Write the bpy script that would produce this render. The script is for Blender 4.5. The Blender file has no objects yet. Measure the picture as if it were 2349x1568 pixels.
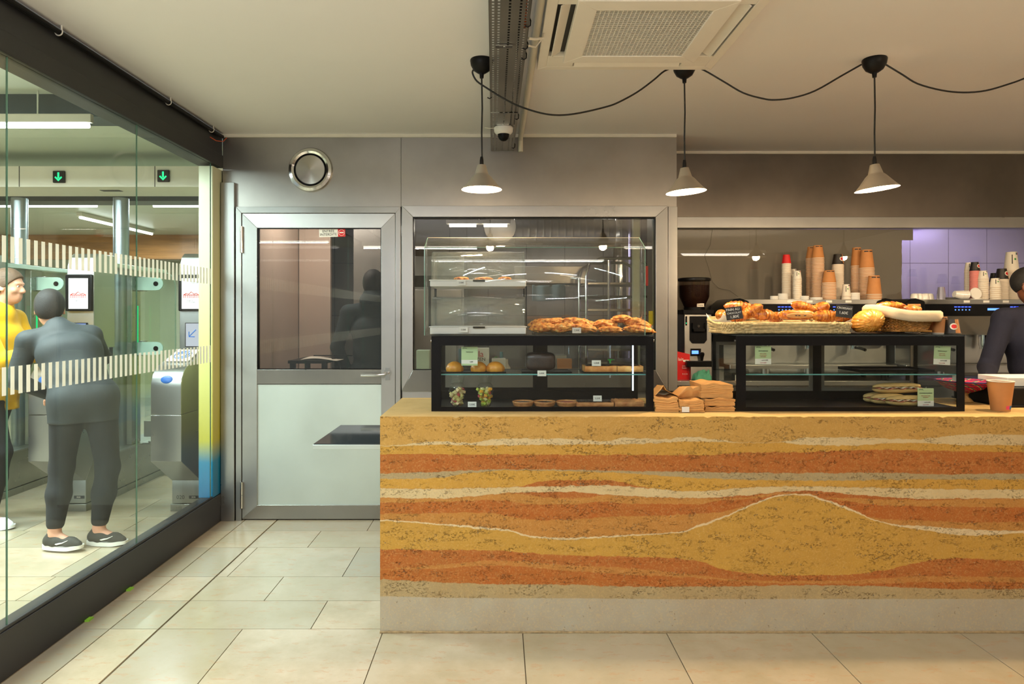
import bpy, bmesh, math, random
import numpy as np
from mathutils import Vector, Matrix, noise
PI = math.pi
rad = math.radians
RND = random.Random(11)
F, VX, VY, H = 1520.0, 1147.0, 722.0, 1.5       # focal length (px), horizon point, eye height
def PX(px, Y): return (px - VX) / F * Y
def PZ(py, Y): return H - (py - VY) / F * Y
scene = bpy.context.scene
COL = scene.collection

# ---------------------------------------------------------------- camera, world, exposure
cam = bpy.data.cameras.new('camera')
cam.sensor_width = 36; cam.lens = F / 2349 * 36
cam.shift_x = (1174.5 - VX) / 2349; cam.shift_y = -(784 - VY) / 2349
cam.clip_start = 0.05; cam.clip_end = 60
camo = bpy.data.objects.new('camera', cam); COL.objects.link(camo)
camo.location = (0, 0, H); camo.rotation_euler = (PI / 2, 0, 0)
scene.camera = camo
w = bpy.data.worlds.new('world'); scene.world = w; w.use_nodes = True
w.node_tree.nodes['Background'].inputs[0].default_value = (0.86, 0.95, 1.0, 1)
w.node_tree.nodes['Background'].inputs[1].default_value = 0.62
scene.view_settings.view_transform = 'Standard'
scene.view_settings.look = 'None'
scene.view_settings.gamma = 1
scene.view_settings.use_curve_mapping = False
scene.view_settings.exposure = -0.36
scene.cycles.max_bounces = 7; scene.cycles.transparent_max_bounces = 24
scene.cycles.diffuse_bounces = 3; scene.cycles.glossy_bounces = 3
scene.cycles.caustics_reflective = False; scene.cycles.caustics_refractive = False
scene.cycles.sample_clamp_indirect = 4
scene.cycles.use_denoising = True

def point_light(name, loc, power, col, r=0.03, parent=None):
    l = bpy.data.lights.new(name, 'POINT'); l.energy = power; l.color = col; l.shadow_soft_size = r
    o = bpy.data.objects.new(name, l); COL.objects.link(o); o.location = loc
    if parent: o.parent = parent
    return o
def area_light(name, loc, sx, sy, power, col, rot=(0, 0, 0), parent=None, spread=180):
    l = bpy.data.lights.new(name, 'AREA'); l.shape = 'RECTANGLE'; l.size = sx; l.size_y = sy; l.energy = power; l.color = col
    l.spread = rad(spread)
    o = bpy.data.objects.new(name, l); COL.objects.link(o); o.location = loc; o.rotation_euler = rot
    if parent: o.parent = parent
    return o
WARM = (1.0, 0.74, 0.46); NEUT = (0.95, 0.96, 1.05); COOL = (0.86, 0.99, 1.0)

# ---------------------------------------------------------------- materials
def lin(c):
    c = c / 255.0
    return c / 12.92 if c <= 0.04045 else ((c + 0.055) / 1.055) ** 2.4
def rgb(r, g, b, a=1): return (lin(r), lin(g), lin(b), a)
class N:
    def __init__(s, name):
        s.m = bpy.data.materials.new(name); s.m.use_nodes = True
        s.t = s.m.node_tree; s.t.nodes.clear()
        s.out = s.t.nodes.new('ShaderNodeOutputMaterial')
    def n(s, typ, **kw):
        nd = s.t.nodes.new(typ)
        for k, v in kw.items():
            if k.startswith('i_'):
                key = k[2:]; key = int(key) if key.isdigit() else key.replace('_', ' ')
                nd.inputs[key].default_value = v
            else: setattr(nd, k, v)
        return nd
    def l(s, a, b): s.t.links.new(a, b)
    def math(s, op, a, b=None, clamp=False):
        nd = s.n('ShaderNodeMath', operation=op, use_clamp=clamp)
        for i, v in enumerate((a, b)):
            if v is None: continue
            if isinstance(v, (int, float)): nd.inputs[i].default_value = v
            else: s.l(v, nd.inputs[i])
        return nd.outputs[0]
    def mix(s, f, a, b):
        nd = s.n('ShaderNodeMix', data_type='RGBA')
        for i, v in ((0, f), (6, a), (7, b)):
            if isinstance(v, (int, float)): nd.inputs[i].default_value = v
            elif isinstance(v, tuple): nd.inputs[i].default_value = v
            else: s.l(v, nd.inputs[i])
        return nd.outputs[2]
    def coords(s, scale=(1, 1, 1), kind='Object'):
        tc = s.n('ShaderNodeTexCoord'); mp = s.n('ShaderNodeMapping'); mp.inputs['Scale'].default_value = scale
        s.l(tc.outputs[kind], mp.inputs[0]); return mp.outputs[0]
    def noise(s, vec, scale, detail=4, rough=.55):
        nd = s.n('ShaderNodeTexNoise', i_Scale=scale, i_Detail=detail, i_Roughness=rough); s.l(vec, nd.inputs['Vector']); return nd.outputs[0]
    def ramp(s, f, stops):
        nd = s.n('ShaderNodeValToRGB'); e = nd.color_ramp.elements
        while len(e) > 1: e.remove(e[-1])
        e[0].position = stops[0][0]; e[0].color = stops[0][1]
        for p, c in stops[1:]:
            x = e.new(p); x.color = c
        s.l(f, nd.inputs[0]); return nd.outputs[0]
    def bump(s, h, strength, dist=0.01):
        nd = s.n('ShaderNodeBump', i_Strength=strength, i_Distance=dist); s.l(h, nd.inputs['Height']); return nd.outputs[0]
def g3(v): return (v, v, v, 1)
def mat(name, c, rough=.5, metal=0.0, var=.08, vs=8, bump=0.0, bs=60, scale=(1, 1, 1), coat=0.0, emit=None, es=0, trans=0, sss=0, sheen=0, rv=0.0):
    k = N(name); p = k.n('ShaderNodeBsdfPrincipled', i_Roughness=rough, i_Metallic=metal)
    v = k.coords(scale); n1 = k.noise(v, vs)
    lo = tuple(x * (1 - var) for x in c[:3]) + (1,); hi = tuple(min(1, x * (1 + var)) for x in c[:3]) + (1,)
    k.l(k.ramp(n1, [(0.3, lo), (0.7, hi)]), p.inputs['Base Color'])
    if rv:
        k.l(k.math('ADD', k.math('MULTIPLY', n1, rv), rough - rv / 2), p.inputs['Roughness'])
    if bump: k.l(k.bump(k.noise(v, bs, 5), bump, .004), p.inputs['Normal'])
    if coat: p.inputs['Coat Weight'].default_value = coat; p.inputs['Coat Roughness'].default_value = .08
    if emit: p.inputs['Emission Color'].default_value = emit; p.inputs['Emission Strength'].default_value = es
    if trans: p.inputs['Transmission Weight'].default_value = trans
    if sss:
        p.inputs['Subsurface Weight'].default_value = sss; p.inputs['Subsurface Scale'].default_value = .01
    if sheen: p.inputs['Sheen Weight'].default_value = sheen
    k.l(p.outputs[0], k.out.inputs[0]); return k.m
def glass(name, tint, refl=1.0, rough=0.0, ior=1.45, haze=0.0):
    k = N(name); tr = k.n('ShaderNodeBsdfTransparent', i_Color=tint); gl = k.n('ShaderNodeBsdfGlossy', i_Roughness=rough)
    fr = k.n('ShaderNodeLayerWeight'); mx = k.n('ShaderNodeMixShader')   # the same from both sides of a thin pane
    f5 = k.math('MULTIPLY', k.math('POWER', fr.outputs['Facing'], 5.0), .8)
    k.l(k.math('ADD', k.math('MULTIPLY', f5, min(1, refl)), .04 * refl, True), mx.inputs[0]); k.l(tr.outputs[0], mx.inputs[1]); k.l(gl.outputs[0], mx.inputs[2])
    o = mx.outputs[0]
    if haze:
        df = k.n('ShaderNodeBsdfDiffuse', i_Color=(.8, .85, .82, 1)); m2 = k.n('ShaderNodeMixShader')
        v = k.coords((1, 1, .35)); hz = k.math('MULTIPLY', k.noise(v, 3, 6), haze * 2)
        k.l(hz, m2.inputs[0]); k.l(o, m2.inputs[1]); k.l(df.outputs[0], m2.inputs[2]); o = m2.outputs[0]
    k.l(o, k.out.inputs[0]); return k.m
def emis(name, c, s):
    k = N(name); e = k.n('ShaderNodeEmission', i_Color=c, i_Strength=s); k.l(e.outputs[0], k.out.inputs[0]); return k.m

def lowspec(m, v=.15):
    for n_ in m.node_tree.nodes:
        if n_.type == 'BSDF_PRINCIPLED': n_.inputs['Specular IOR Level'].default_value = v

def steel(name, c=(.50, .485, .46), rough=.36, scale=(1.2, 1.2, 14), metal=.92, dirt=.10, tan=None):
    k = N(name); p = k.n('ShaderNodeBsdfPrincipled', i_Metallic=metal)
    v = k.coords(scale); v2 = k.coords()
    a = k.noise(v, 30, 3); b = k.noise(v2, 2.2, 5)
    k.l(k.ramp(b, [(.3, tuple(x * (1 - dirt) for x in c) + (1,)), (.7, tuple(min(1, x * (1 + dirt)) for x in c) + (1,))]), p.inputs['Base Color'])
    k.l(k.math('ADD', k.math('MULTIPLY', b, .16), rough - .08), p.inputs['Roughness'])
    if tan:
        cx = k.n('ShaderNodeCombineXYZ'); cx.inputs[0].default_value, cx.inputs[1].default_value, cx.inputs[2].default_value = tan
        k.l(cx.outputs[0], p.inputs['Tangent']); p.inputs['Anisotropic'].default_value = .7
    k.l(k.bump(a, .06, .002), p.inputs['Normal']); k.l(p.outputs[0], k.out.inputs[0]); return k.m

def tile_floor():
    k = N('limestone floor tile'); p = k.n('ShaderNodeBsdfPrincipled')
    geo = k.n('ShaderNodeNewGeometry'); v = k.coords()
    r = geo.outputs['Random Per Island']
    base = k.ramp(r, [(0, rgb(180, 166, 143)), (.2, rgb(162, 154, 133)), (.4, rgb(194, 178, 154)), (.6, rgb(170, 160, 136)), (.8, rgb(196, 178, 150)), (1, rgb(158, 151, 134))])
    n1 = k.noise(v, 2.6, 7, .65); n2 = k.noise(k.coords((3, 9, 3)), 3, 8, .7)
    c1 = k.mix(k.ramp(n1, [(.38, g3(0)), (.66, g3(.7))]), base, rgb(158, 146, 116))
    c2 = k.mix(k.ramp(n2, [(.57, g3(0)), (.61, g3(.4)), (.66, g3(0))]), c1, rgb(180, 128, 84))
    sp = k.noise(v, 55, 2); c3 = k.mix(k.ramp(sp, [(.72, g3(0)), (.78, g3(.5))]), c2, rgb(140, 120, 90))
    k.l(c3, p.inputs['Base Color'])
    k.l(k.math('ADD', k.math('MULTIPLY', n1, .22), .10), p.inputs['Roughness'])
    p.inputs['IOR'].default_value = 1.5
    k.l(k.bump(n1, .05, .01), p.inputs['Normal']); k.l(p.outputs[0], k.out.inputs[0]); return k.m

def grid_wall(name, c, joint, tw, th, ox, oz, rough=.3, metal=0):
    k = N(name); p = k.n('ShaderNodeBsdfPrincipled', i_Roughness=rough, i_Metallic=metal)
    tc = k.n('ShaderNodeTexCoord'); sp = k.n('ShaderNodeSeparateXYZ'); k.l(tc.outputs['Object'], sp.inputs[0])
    def line(o, size, off):
        a = k.math('DIVIDE', k.math('ADD', o, off), size); fr = k.math('FRACT', a)
        return k.math('LESS_THAN', fr, .006 / size)
    m = k.math('MAXIMUM', line(sp.outputs[0], tw, ox), line(sp.outputs[2], th, oz))
    b = k.noise(k.coords(), 1.5, 4)
    cc = k.ramp(b, [(.3, tuple(x * .93 for x in c[:3]) + (1,)), (.7, c)])
    k.l(k.mix(m, cc, joint), p.inputs['Base Color']); k.l(p.outputs[0], k.out.inputs[0]); return k.m

# boundaries of the rammed earth layers: photo pixels on the front face of the counter
def z3(s): return [(860 + u / 2.851, 930 + v / 2.851) for u, v in s]
def z4(s): return [(1600 + u / 2.85, 930 + v / 2.85) for u, v in s]
LAY = [  # (boundary, colour below it, noise amount)
 ('cream', z3([(30, 262), (400, 232), (640, 240), (800, 214), (1250, 214), (1500, 230), (1640, 208), (1900, 216), (2050, 200)]) + z4([(150, 222), (300, 237), (520, 237), (700, 207), (1000, 205), (1400, 217), (1800, 184), (2135, 190)]), rgb(208, 186, 142), .004),
 ('ochre', z3([(30, 264), (400, 252), (640, 256), (1250, 250), (1650, 250), (2050, 232)]) + z4([(150, 236), (300, 239), (520, 239), (700, 252), (1000, 258), (1300, 240), (1800, 254), (2135, 255)]), rgb(188, 142, 60), .003),
 ('red', z3([(35, 315), (400, 315), (800, 318), (1700, 318), (2100, 320)]) + z4([(300, 305), (700, 300), (1000, 290), (1250, 285), (1500, 291), (2135, 301)]), rgb(160, 90, 38), .002),
 ('grey', z3([(35, 440), (400, 430), (800, 414), (1250, 415), (1700, 425), (2100, 430)]) + z4([(700, 438), (1250, 435), (1500, 446), (2135, 442)]), rgb(160, 144, 108), .003),
 ('ochre', z3([(35, 476), (400, 470), (600, 440), (900, 420), (1250, 425), (1700, 442), (2100, 470)]) + z4([(300, 480), (1000, 488), (1250, 480), (2135, 480)]), rgb(190, 144, 60), .003),
 ('redlens', z3([(35, 537), (400, 540), (700, 533), (930, 528), (1050, 500), (1150, 486), (1450, 482), (1600, 495), (1720, 522), (2100, 556)]) + z4([(300, 535), (700, 525), (1000, 530), (1500, 542), (2135, 545)]), rgb(160, 88, 36), .001),
 ('cream', z3([(35, 538), (400, 541), (700, 534), (930, 529), (1250, 524), (1480, 519), (1720, 531), (2100, 556)]) + z4([(300, 535), (700, 525), (1000, 530), (1500, 542), (2135, 545)]), rgb(208, 186, 140), .003),
 ('redlens', z3([(35, 600), (400, 605), (650, 588), (900, 565), (1250, 560), (1480, 575), (1700, 590), (2100, 600)]) + z4([(300, 585), (550, 560), (700, 553), (1000, 575), (1250, 595), (1500, 605), (2135, 604)]), rgb(160, 88, 36), .003),
 ('orange', z3([(35, 601), (400, 606), (650, 590), (900, 568), (1050, 590), (1250, 602), (1400, 596), (1500, 580), (1700, 592), (2100, 602)]) + z4([(300, 600), (550, 566), (700, 570), (850, 600), (1000, 600), (1250, 612), (1500, 612), (2135, 606)]), rgb(178, 122, 58), .003),
 ('red', z3([(35, 632), (400, 626), (800, 615), (1000, 640), (1250, 642), (1500, 625), (1700, 640), (2100, 640)]) + z4([(200, 612), (400, 600), (550, 572), (700, 572), (850, 604), (1000, 625), (1250, 650), (1500, 655), (2135, 662)]), rgb(162, 88, 34), .003),
 ('orange', z3([(35, 705), (400, 700), (700, 695), (1000, 740), (1250, 745), (1500, 725), (1800, 715), (2100, 705)]) + z4([(200, 680), (400, 622), (550, 577), (700, 574), (850, 622), (1000, 690), (1250, 740), (1500, 748), (1800, 762), (2135, 756)]), rgb(176, 120, 56), .003),
 ('white', z3([(55, 745), (400, 766), (640, 785), (900, 815), (1000, 843), (1250, 860), (1500, 850), (1700, 838), (2000, 818)]) + z4([(0, 780), (170, 720), (400, 622), (550, 577), (700, 574), (800, 600), (950, 650), (1250, 765), (1500, 785), (1800, 805), (2135, 815)]), rgb(222, 200, 158), .004),
 ('ochre', z3([(55, 753), (400, 775), (640, 797), (900, 825), (1000, 854), (1250, 872), (1500, 860), (1700, 846), (2000, 826)]) + z4([(0, 793), (170, 731), (400, 632), (550, 586), (700, 583), (800, 612), (950, 664), (1250, 774), (1500, 812), (1650, 836), (1800, 845), (2135, 832)]), rgb(186, 142, 60), .003),
 ('red', z3([(35, 935), (400, 940), (800, 944), (1000, 960), (1250, 975), (1700, 985), (2100, 1010)]) + z4([(150, 1060), (400, 1100), (700, 1106), (1000, 1100), (1250, 1065), (1500, 1010), (1700, 995), (2135, 1010)]), rgb(162, 90, 38), .003),
 ('orange', z3([(35, 1062), (400, 1040), (800, 1008), (1250, 1038), (1700, 1062), (2100, 1105)]) + z4([(300, 1138), (700, 1142), (1000, 1140), (1250, 1122), (1500, 1112), (2135, 1117)]), rgb(176, 116, 56), .003),
 ('red', z3([(35, 1066), (400, 1062), (800, 1042), (1250, 1076), (1700, 1104), (2100, 1124)]) + z4([(300, 1150), (700, 1160), (1250, 1160), (1500, 1150), (2135, 1150)]), rgb(162, 88, 34), .003),
 ('grey', z3([(35, 1135), (400, 1150), (800, 1165), (1250, 1166), (1700, 1180), (2100, 1180)]) + z4([(400, 1175), (700, 1170), (1250, 1180), (1500, 1190), (2135, 1195)]), rgb(166, 146, 106), .003),
 ('concrete', z3([(35, 1243), (400, 1252), (800, 1255), (1250, 1256), (2100, 1262)]) + z4([(700, 1260), (2135, 1260)]), rgb(172, 164, 144), .001)]
CF = 3.132; CX0 = -0.567; CX1 = 4.2; CT = 1.02
def earth():
    k = N('rammed earth'); p = k.n('ShaderNodeBsdfPrincipled', i_Roughness=.9)
    p.inputs['Specular IOR Level'].default_value = .25
    tc = k.n('ShaderNodeTexCoord'); sp = k.n('ShaderNodeSeparateXYZ'); k.l(tc.outputs['Object'], sp.inputs[0])
    X0, X1, ZM = -.6, 2.6, 1.1
    xn = k.math('DIVIDE', k.math('SUBTRACT', sp.outputs[0], X0), X1 - X0, True)
    zn = k.math('DIVIDE', sp.outputs[2], ZM)
    v = k.coords(); nz = k.math('SUBTRACT', k.noise(v, 22, 6, .65), .5)
    zc = k.math('ADD', k.math('MULTIPLY', nz, .022), zn)
    col = rgb(186, 144, 74)
    conc = None
    for nm, pts, c, am in LAY:
        fc = k.n('ShaderNodeFloatCurve'); cv = fc.mapping.curves[0]
        P = [((PX(x, CF) - X0) / (X1 - X0), PZ(y, CF) / ZM) for x, y in pts]
        P = [(0.0, P[0][1])] + [q for q in P if .002 < q[0] < .998] + [(1.0, P[-1][1])]
        cv.points[0].location = P[0]; cv.points[-1].location = P[-1]
        for q in P[1:-1]: cv.points.new(*q)
        for q in cv.points: q.handle_type = 'AUTO_CLAMPED'
        fc.mapping.update(); k.l(xn, fc.inputs['Value'])
        zz = zc if nm != 'concrete' else k.math('ADD', k.math('MULTIPLY', nz, .006), zn)
        s = k.math('DIVIDE', k.math('SUBTRACT', fc.outputs[0], zz), .0035, True)
        s = k.math('MINIMUM', s, 1.0)
        col = k.mix(s, col, c); conc = s
    # tone mottling, dark pits and pale pebbles laid down in bands
    mott = k.noise(v, 5, 6, .6)
    col = k.mix(k.ramp(mott, [(.3, g3(.0)), (.75, g3(.28))]), col, rgb(150, 110, 55))
    fine = k.noise(v, 140, 4, .7)
    col = k.mix(k.ramp(fine, [(.35, g3(.25)), (.5, g3(0)), (.62, g3(0)), (.8, g3(.25))]), col, rgb(225, 185, 120))
    band = k.noise(k.coords((2.2, 2.2, 13)), 1.6, 3, .6)
    bm = k.ramp(band, [(.44, g3(0.05)), (.60, g3(1))])
    pitn = k.noise(k.coords((1, 1, 1.5)), 95, 4, .7)
    bm = k.math('MULTIPLY', bm, k.ramp(k.noise(k.coords((1, 1, 2)), 17, 3, .6), [(.46, g3(.08)), (.58, g3(1))]))
    pit = k.math('MULTIPLY', k.ramp(pitn, [(.54, g3(0)), (.60, g3(1))]), bm)
    vo = k.n('ShaderNodeTexVoronoi', i_Scale=78); k.l(v, vo.inputs['Vector'])
    peb = k.math('LESS_THAN', vo.outputs['Distance'], .24)
    sel = k.math('GREATER_THAN', k.n_sep(vo.outputs['Color'])[0], .62)
    peb = k.math('MULTIPLY', peb, sel)
    pebc = k.ramp(k.n_sep(vo.outputs['Color'])[1], [(0, rgb(90, 88, 84)), (.35, rgb(120, 112, 100)), (.5, rgb(215, 190, 145)), (1, rgb(205, 150, 90))])
    notc = k.math('SUBTRACT', 1.0, conc)
    pit2 = k.math('MULTIPLY', pit, notc); peb2 = k.math('MULTIPLY', peb, k.math('MULTIPLY', notc, k.math('ADD', k.math('MULTIPLY', bm, .8), .12)))
    col = k.mix(k.math('MULTIPLY', pit2, .6), col, rgb(96, 66, 34))
    col = k.mix(k.math('MULTIPLY', peb2, .85), col, pebc)
    cp = k.math('MULTIPLY', k.ramp(k.noise(v, 48, 2), [(.70, g3(0)), (.74, g3(1))]), conc)
    col = k.mix(k.math('MULTIPLY', cp, .6), col, rgb(110, 95, 70))
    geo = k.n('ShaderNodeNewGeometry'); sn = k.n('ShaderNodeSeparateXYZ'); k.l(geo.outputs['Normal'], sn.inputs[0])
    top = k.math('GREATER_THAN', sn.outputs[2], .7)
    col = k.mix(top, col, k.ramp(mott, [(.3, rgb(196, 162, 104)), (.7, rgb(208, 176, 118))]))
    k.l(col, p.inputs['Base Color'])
    h = k.math('ADD', k.math('MULTIPLY', pit2, -1.0), k.math('ADD', k.math('MULTIPLY', peb2, .5), k.math('MULTIPLY', fine, .25)))
    h = k.math('MULTIPLY', h, k.math('SUBTRACT', 1.0, k.math('MULTIPLY', top, .8)))
    k.l(k.bump(h, .8, .009), p.inputs['Normal']); k.l(p.outputs[0], k.out.inputs[0]); return k.m
def _sep(self, c):
    s = self.n('ShaderNodeSeparateColor'); self.l(c, s.inputs[0]); return s.outputs
N.n_sep = _sep

M = {}
M['floor'] = tile_floor(); M['grout'] = mat('floor grout', rgb(110, 100, 78), .9)
M['earth'] = earth()
M['steel'] = steel('brushed steel'); M['steelv'] = steel('brushed steel frame', (.40, .40, .385), .30, (14, 14, 1.2), tan=(0, 0, 1)); M['steelh'] = steel('brushed steel rail', (.36, .355, .34), .30, (1.2, 14, 14), tan=(1, 0, 0))
M['steeld'] = steel('dull wall steel', (.36, .345, .32), .36, (1, 1, 1), .93, .12)
M['barwall'] = steel('dimmed bar steel', (.17, .15, .13), .40, (1, 1, 1), .9, .16)  # wall steel darkened to stand for the weaker light over the bar
M['panel'] = steel('pale steel door panel', (.60, .68, .65), .42, (10, 10, 1), .7, .05)
M['chrome'] = mat('chrome', (.75, .75, .74, 1), .12, 1.0, .02)
M['ceil'] = mat('ceiling paint', rgb(246, 244, 243), .8, 0, .02, 1.2)
M['hceil'] = mat('hall ceiling panel', rgb(205, 215, 200), .35, 0, .03, 1.2)
M['white'] = mat('white paint', rgb(225, 220, 205), .55, 0, .03)
M['hwall'] = mat('hall wall', rgb(215, 212, 190), .6, 0, .05, 1)
M['black'] = mat('black satin metal', rgb(24, 23, 22), .38, .2, .15)
M['blackp'] = mat('black plastic', rgb(14, 14, 15), .3, 0, .1)
for q_ in ('black', 'blackp'): lowspec(M[q_])
M['beam'] = mat('black painted beam', rgb(38, 38, 39), .42, .1, .12, 2)
M['bluebeam'] = mat('dark blue beam', rgb(46, 62, 70), .35, .2, .15, 2)
M['post'] = steel('hall post steel', (.30, .34, .36), .32, (14, 14, 1.2))
M['wood'] = mat('oak slats', rgb(170, 118, 66), .5, 0, .25, 3, scale=(.6, 2, 9))
M['ac'] = mat('cream plastic', rgb(244, 238, 228), .45, 0, .02)
M['acd'] = mat('dark vent slot', rgb(52, 50, 46), .6)
M['filter'] = mat('grey filter', rgb(120, 124, 122), .6, 0, .15, 90)
M['tray'] = steel('galvanised tray', (.27, .265, .25), .4, (1, 1, 1), .85, .18)
M['pglass'] = glass('partition glass', (.945, .975, .955, 1), 1.0, 0, 1.5, .012)
M['pedge'] = mat('glass edge', rgb(120, 165, 150), .2, 0, .1)
M['winglass'] = glass('kitchen window glass', (.84, .83, .80, 1), 1.5, 0, 1.5, .006)
M['caseglass'] = glass('case glass', (.93, .96, .96, 1), .8)
M['acrylic'] = glass('clear acrylic', (.95, .96, .96, 1), .9, .02, 1.45, .012)
M['rolltop'] = glass('roll top plastic', (.95, .96, .96, 1), 1.4, .02, 1.45, .04)
M['shelfglass'] = mat('shelf glass edge', rgb(110, 175, 175), .15, 0, .05)
k = N('frosted stripe'); a_ = k.n('ShaderNodeBsdfDiffuse', i_Color=rgb(240, 236, 226)); b_ = k.n('ShaderNodeBsdfTranslucent', i_Color=rgb(240, 240, 232)); c_ = k.n('ShaderNodeMixShader', i_0=.45)
k.l(a_.outputs[0], c_.inputs[1]); k.l(b_.outputs[0], c_.inputs[2]); k.l(c_.outputs[0], k.out.inputs[0]); M['stripe'] = k.m
M['ktile'] = grid_wall('kitchen wall tile', rgb(160, 154, 146), rgb(80, 75, 70), .44, .60, .14, .31, .25)
M['kwall'] = mat('pinkish kitchen wall', rgb(188, 166, 150), .6, 0, .05, 1)
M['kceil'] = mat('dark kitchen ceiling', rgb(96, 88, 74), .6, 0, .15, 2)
M['film'] = mat('grey film', rgb(168, 164, 160), .55, 0, .04, 1)
M['kraft'] = mat('kraft card', rgb(190, 128, 72), .7, 0, .04, 30)
M['cupw'] = mat('white card', rgb(228, 222, 208), .6, 0, .03)
M['cuprim'] = mat('cup rim', rgb(222, 206, 186), .6, 0, .03)
M['cupred'] = mat('red card', rgb(205, 20, 24), .5, 0, .05)
M['cupblk'] = mat('black card', rgb(26, 22, 20), .5, 0, .1)
M['cuppink'] = mat('pink card', rgb(214, 130, 124), .6, 0, .06)
M['green'] = mat('printed green', rgb(74, 150, 70), .6); M['teal'] = mat('printed teal', rgb(30, 110, 130), .6)
M['paper'] = mat('white paper', rgb(240, 238, 230), .8, 0, .02)
M['ink'] = mat('ink', rgb(40, 40, 44), .7); M['inkred'] = mat('red ink', rgb(190, 60, 50), .7)
M['tagg'] = mat('pale green card', rgb(186, 208, 160), .7, 0, .04)
M['slate'] = mat('chalkboard', rgb(28, 29, 30), .7); M['chalk'] = mat('chalk', rgb(240, 240, 235), .8)
M['porc'] = mat('white porcelain', rgb(238, 236, 230), .2, 0, .02)
M['paperbag'] = mat('kraft paper bag', rgb(205, 152, 88), .75, 0, .12, 14, .3, 40)
M['willow'] = mat('willow strand', rgb(205, 182, 132), .6, 0, .32, 45, .4, 90)
M['wicker'] = mat('golden wicker', rgb(190, 134, 62), .5, 0, .4, 40, .2, 90)
M['cloth'] = mat('cream cloth', rgb(235, 212, 176), .9, 0, .05, 9, .15, 300)
M['liner'] = mat('liner paper', rgb(245, 226, 200), .8, 0, .03)
M['led'] = emis('blue led', (.03, .06, 1, 1), 9); M['lcd'] = emis('blue display', (.12, .3, 1, 1), 3)
M['gled'] = emis('green led', (.0, .75, .22, 1), 1.6); M['gsign'] = emis('green sign light', (.02, .85, .30, 1), 2.2)
M['tube'] = emis('fluorescent tube', (.92, 1, .97, 1), 14); M['tubew'] = emis('warm white tube', (1, .93, .82, 1), 14)
M['bulb'] = emis('bulb', (1, .82, .55, 1), 60); M['ledw'] = emis('case light strip', (.75, .9, 1, 1), 6)
M['shade'] = mat('lamp shade enamel', rgb(160, 150, 134), .38, .3, .03); M['shadein'] = mat('lamp shade inside', rgb(250, 240, 220), .5)
M['cord'] = mat('black cord', rgb(16, 15, 14), .6)
M['screen'] = emis('gate screen', (.36, .50, 1, 1), 1.0); M['screenw'] = emis('gate screen white', (.82, .88, 1, 1), 1.1)
M['poster'] = mat('poster sheet', rgb(238, 236, 236), .5, emit=(.9, .9, 1, 1), es=.12)
M['gate'] = steel('gate steel', (.36, .37, .36), .30, (12, 12, 1.2), .9, .08)
M['gated'] = steel('gate side steel', (.30, .31, .28), .28, (2, 2, 8), .9, .1)
M['gglass'] = glass('gate glass', (.94, .965, .95, 1), 1.0); M['gedge'] = mat('gate glass edge', rgb(200, 222, 208), .3)
M['tab'] = mat('pale green tab', rgb(190, 222, 205), .4); M['bluepad'] = mat('blue pad', rgb(30, 96, 176), .35, 0, .2, 30)
M['choc'] = mat('chocolate', rgb(48, 30, 24), .35, 0, .3, 30, .4, 60)
M['crumb'] = mat('baked crumb', rgb(205, 150, 86), .7, 0, .12, 40, .4, 90)
M['filling'] = mat('red filling', rgb(178, 84, 66), .5, 0, .25, 40)
M['bread'] = mat('pale bread', rgb(226, 186, 118), .6, 0, .12, 16, .3, 60)
M['ham'] = mat('ham', rgb(206, 130, 104), .5, 0, .2, 30); M['cream'] = mat('cream cheese', rgb(238, 224, 196), .6)
M['grc'] = mat('green cloth', rgb(70, 140, 112), .9, 0, .15, 20, .3, 120)
M['redbox'] = mat('red carton', rgb(205, 22, 22), .45, 0, .06)
M['beans'] = mat('coffee beans', rgb(56, 30, 20), .5, 0, .4, 120, .8, 150)
M['hopper'] = glass('smoky hopper', (.55, .5, .48, 1), 1.0)
M['skin'] = mat('brown skin', rgb(112, 66, 42), .42, 0, .08, 20, .1, 120, sss=.08)
M['skinp'] = mat('pale skin', rgb(206, 152, 124), .5, 0, .06, 20, sss=.08)
M['hair'] = mat('black hair', rgb(20, 17, 15), .7, 0, .2, 80, .6, 200); M['hairb'] = mat('brown hair', rgb(92, 70, 52), .7, 0, .2, 80, .6, 160)
M['navy'] = mat('navy knit', rgb(15, 18, 38), .9, 0, .12, 30, .3, 160)
M['yellow'] = mat('yellow fleece', rgb(245, 190, 16), .85, 0, .06, 8, .2, 60, sheen=.1)
M['dark'] = mat('charcoal fabric', rgb(34, 36, 37), .9, 0, .1, 20, .2, 90); M['blackf'] = mat('black fabric', rgb(24, 25, 27), .9, 0, .1, 20, .2, 90)
M['jacket'] = mat('grey jacket', rgb(42, 48, 50), .7, 0, .1, 10, .2, 60)
M['slateblue'] = mat('dark teal hoodie', rgb(34, 46, 50), .9, 0, .12, 12, .2, 70)
M['shoeg'] = mat('grey shoe mesh', rgb(58, 57, 52), .8, 0, .12, 60, .4, 200); M['sole'] = mat('white sole', rgb(235, 234, 226), .5)
M['shoew'] = mat('white leather', rgb(236, 238, 240), .4); M['shoeblue'] = mat('blue leather', rgb(34, 66, 170), .4)
M['bluetowel'] = mat('pale blue towel', rgb(130, 158, 172), .95, 0, .08, 20, .4, 120)
M['yelposter'] = None

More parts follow.
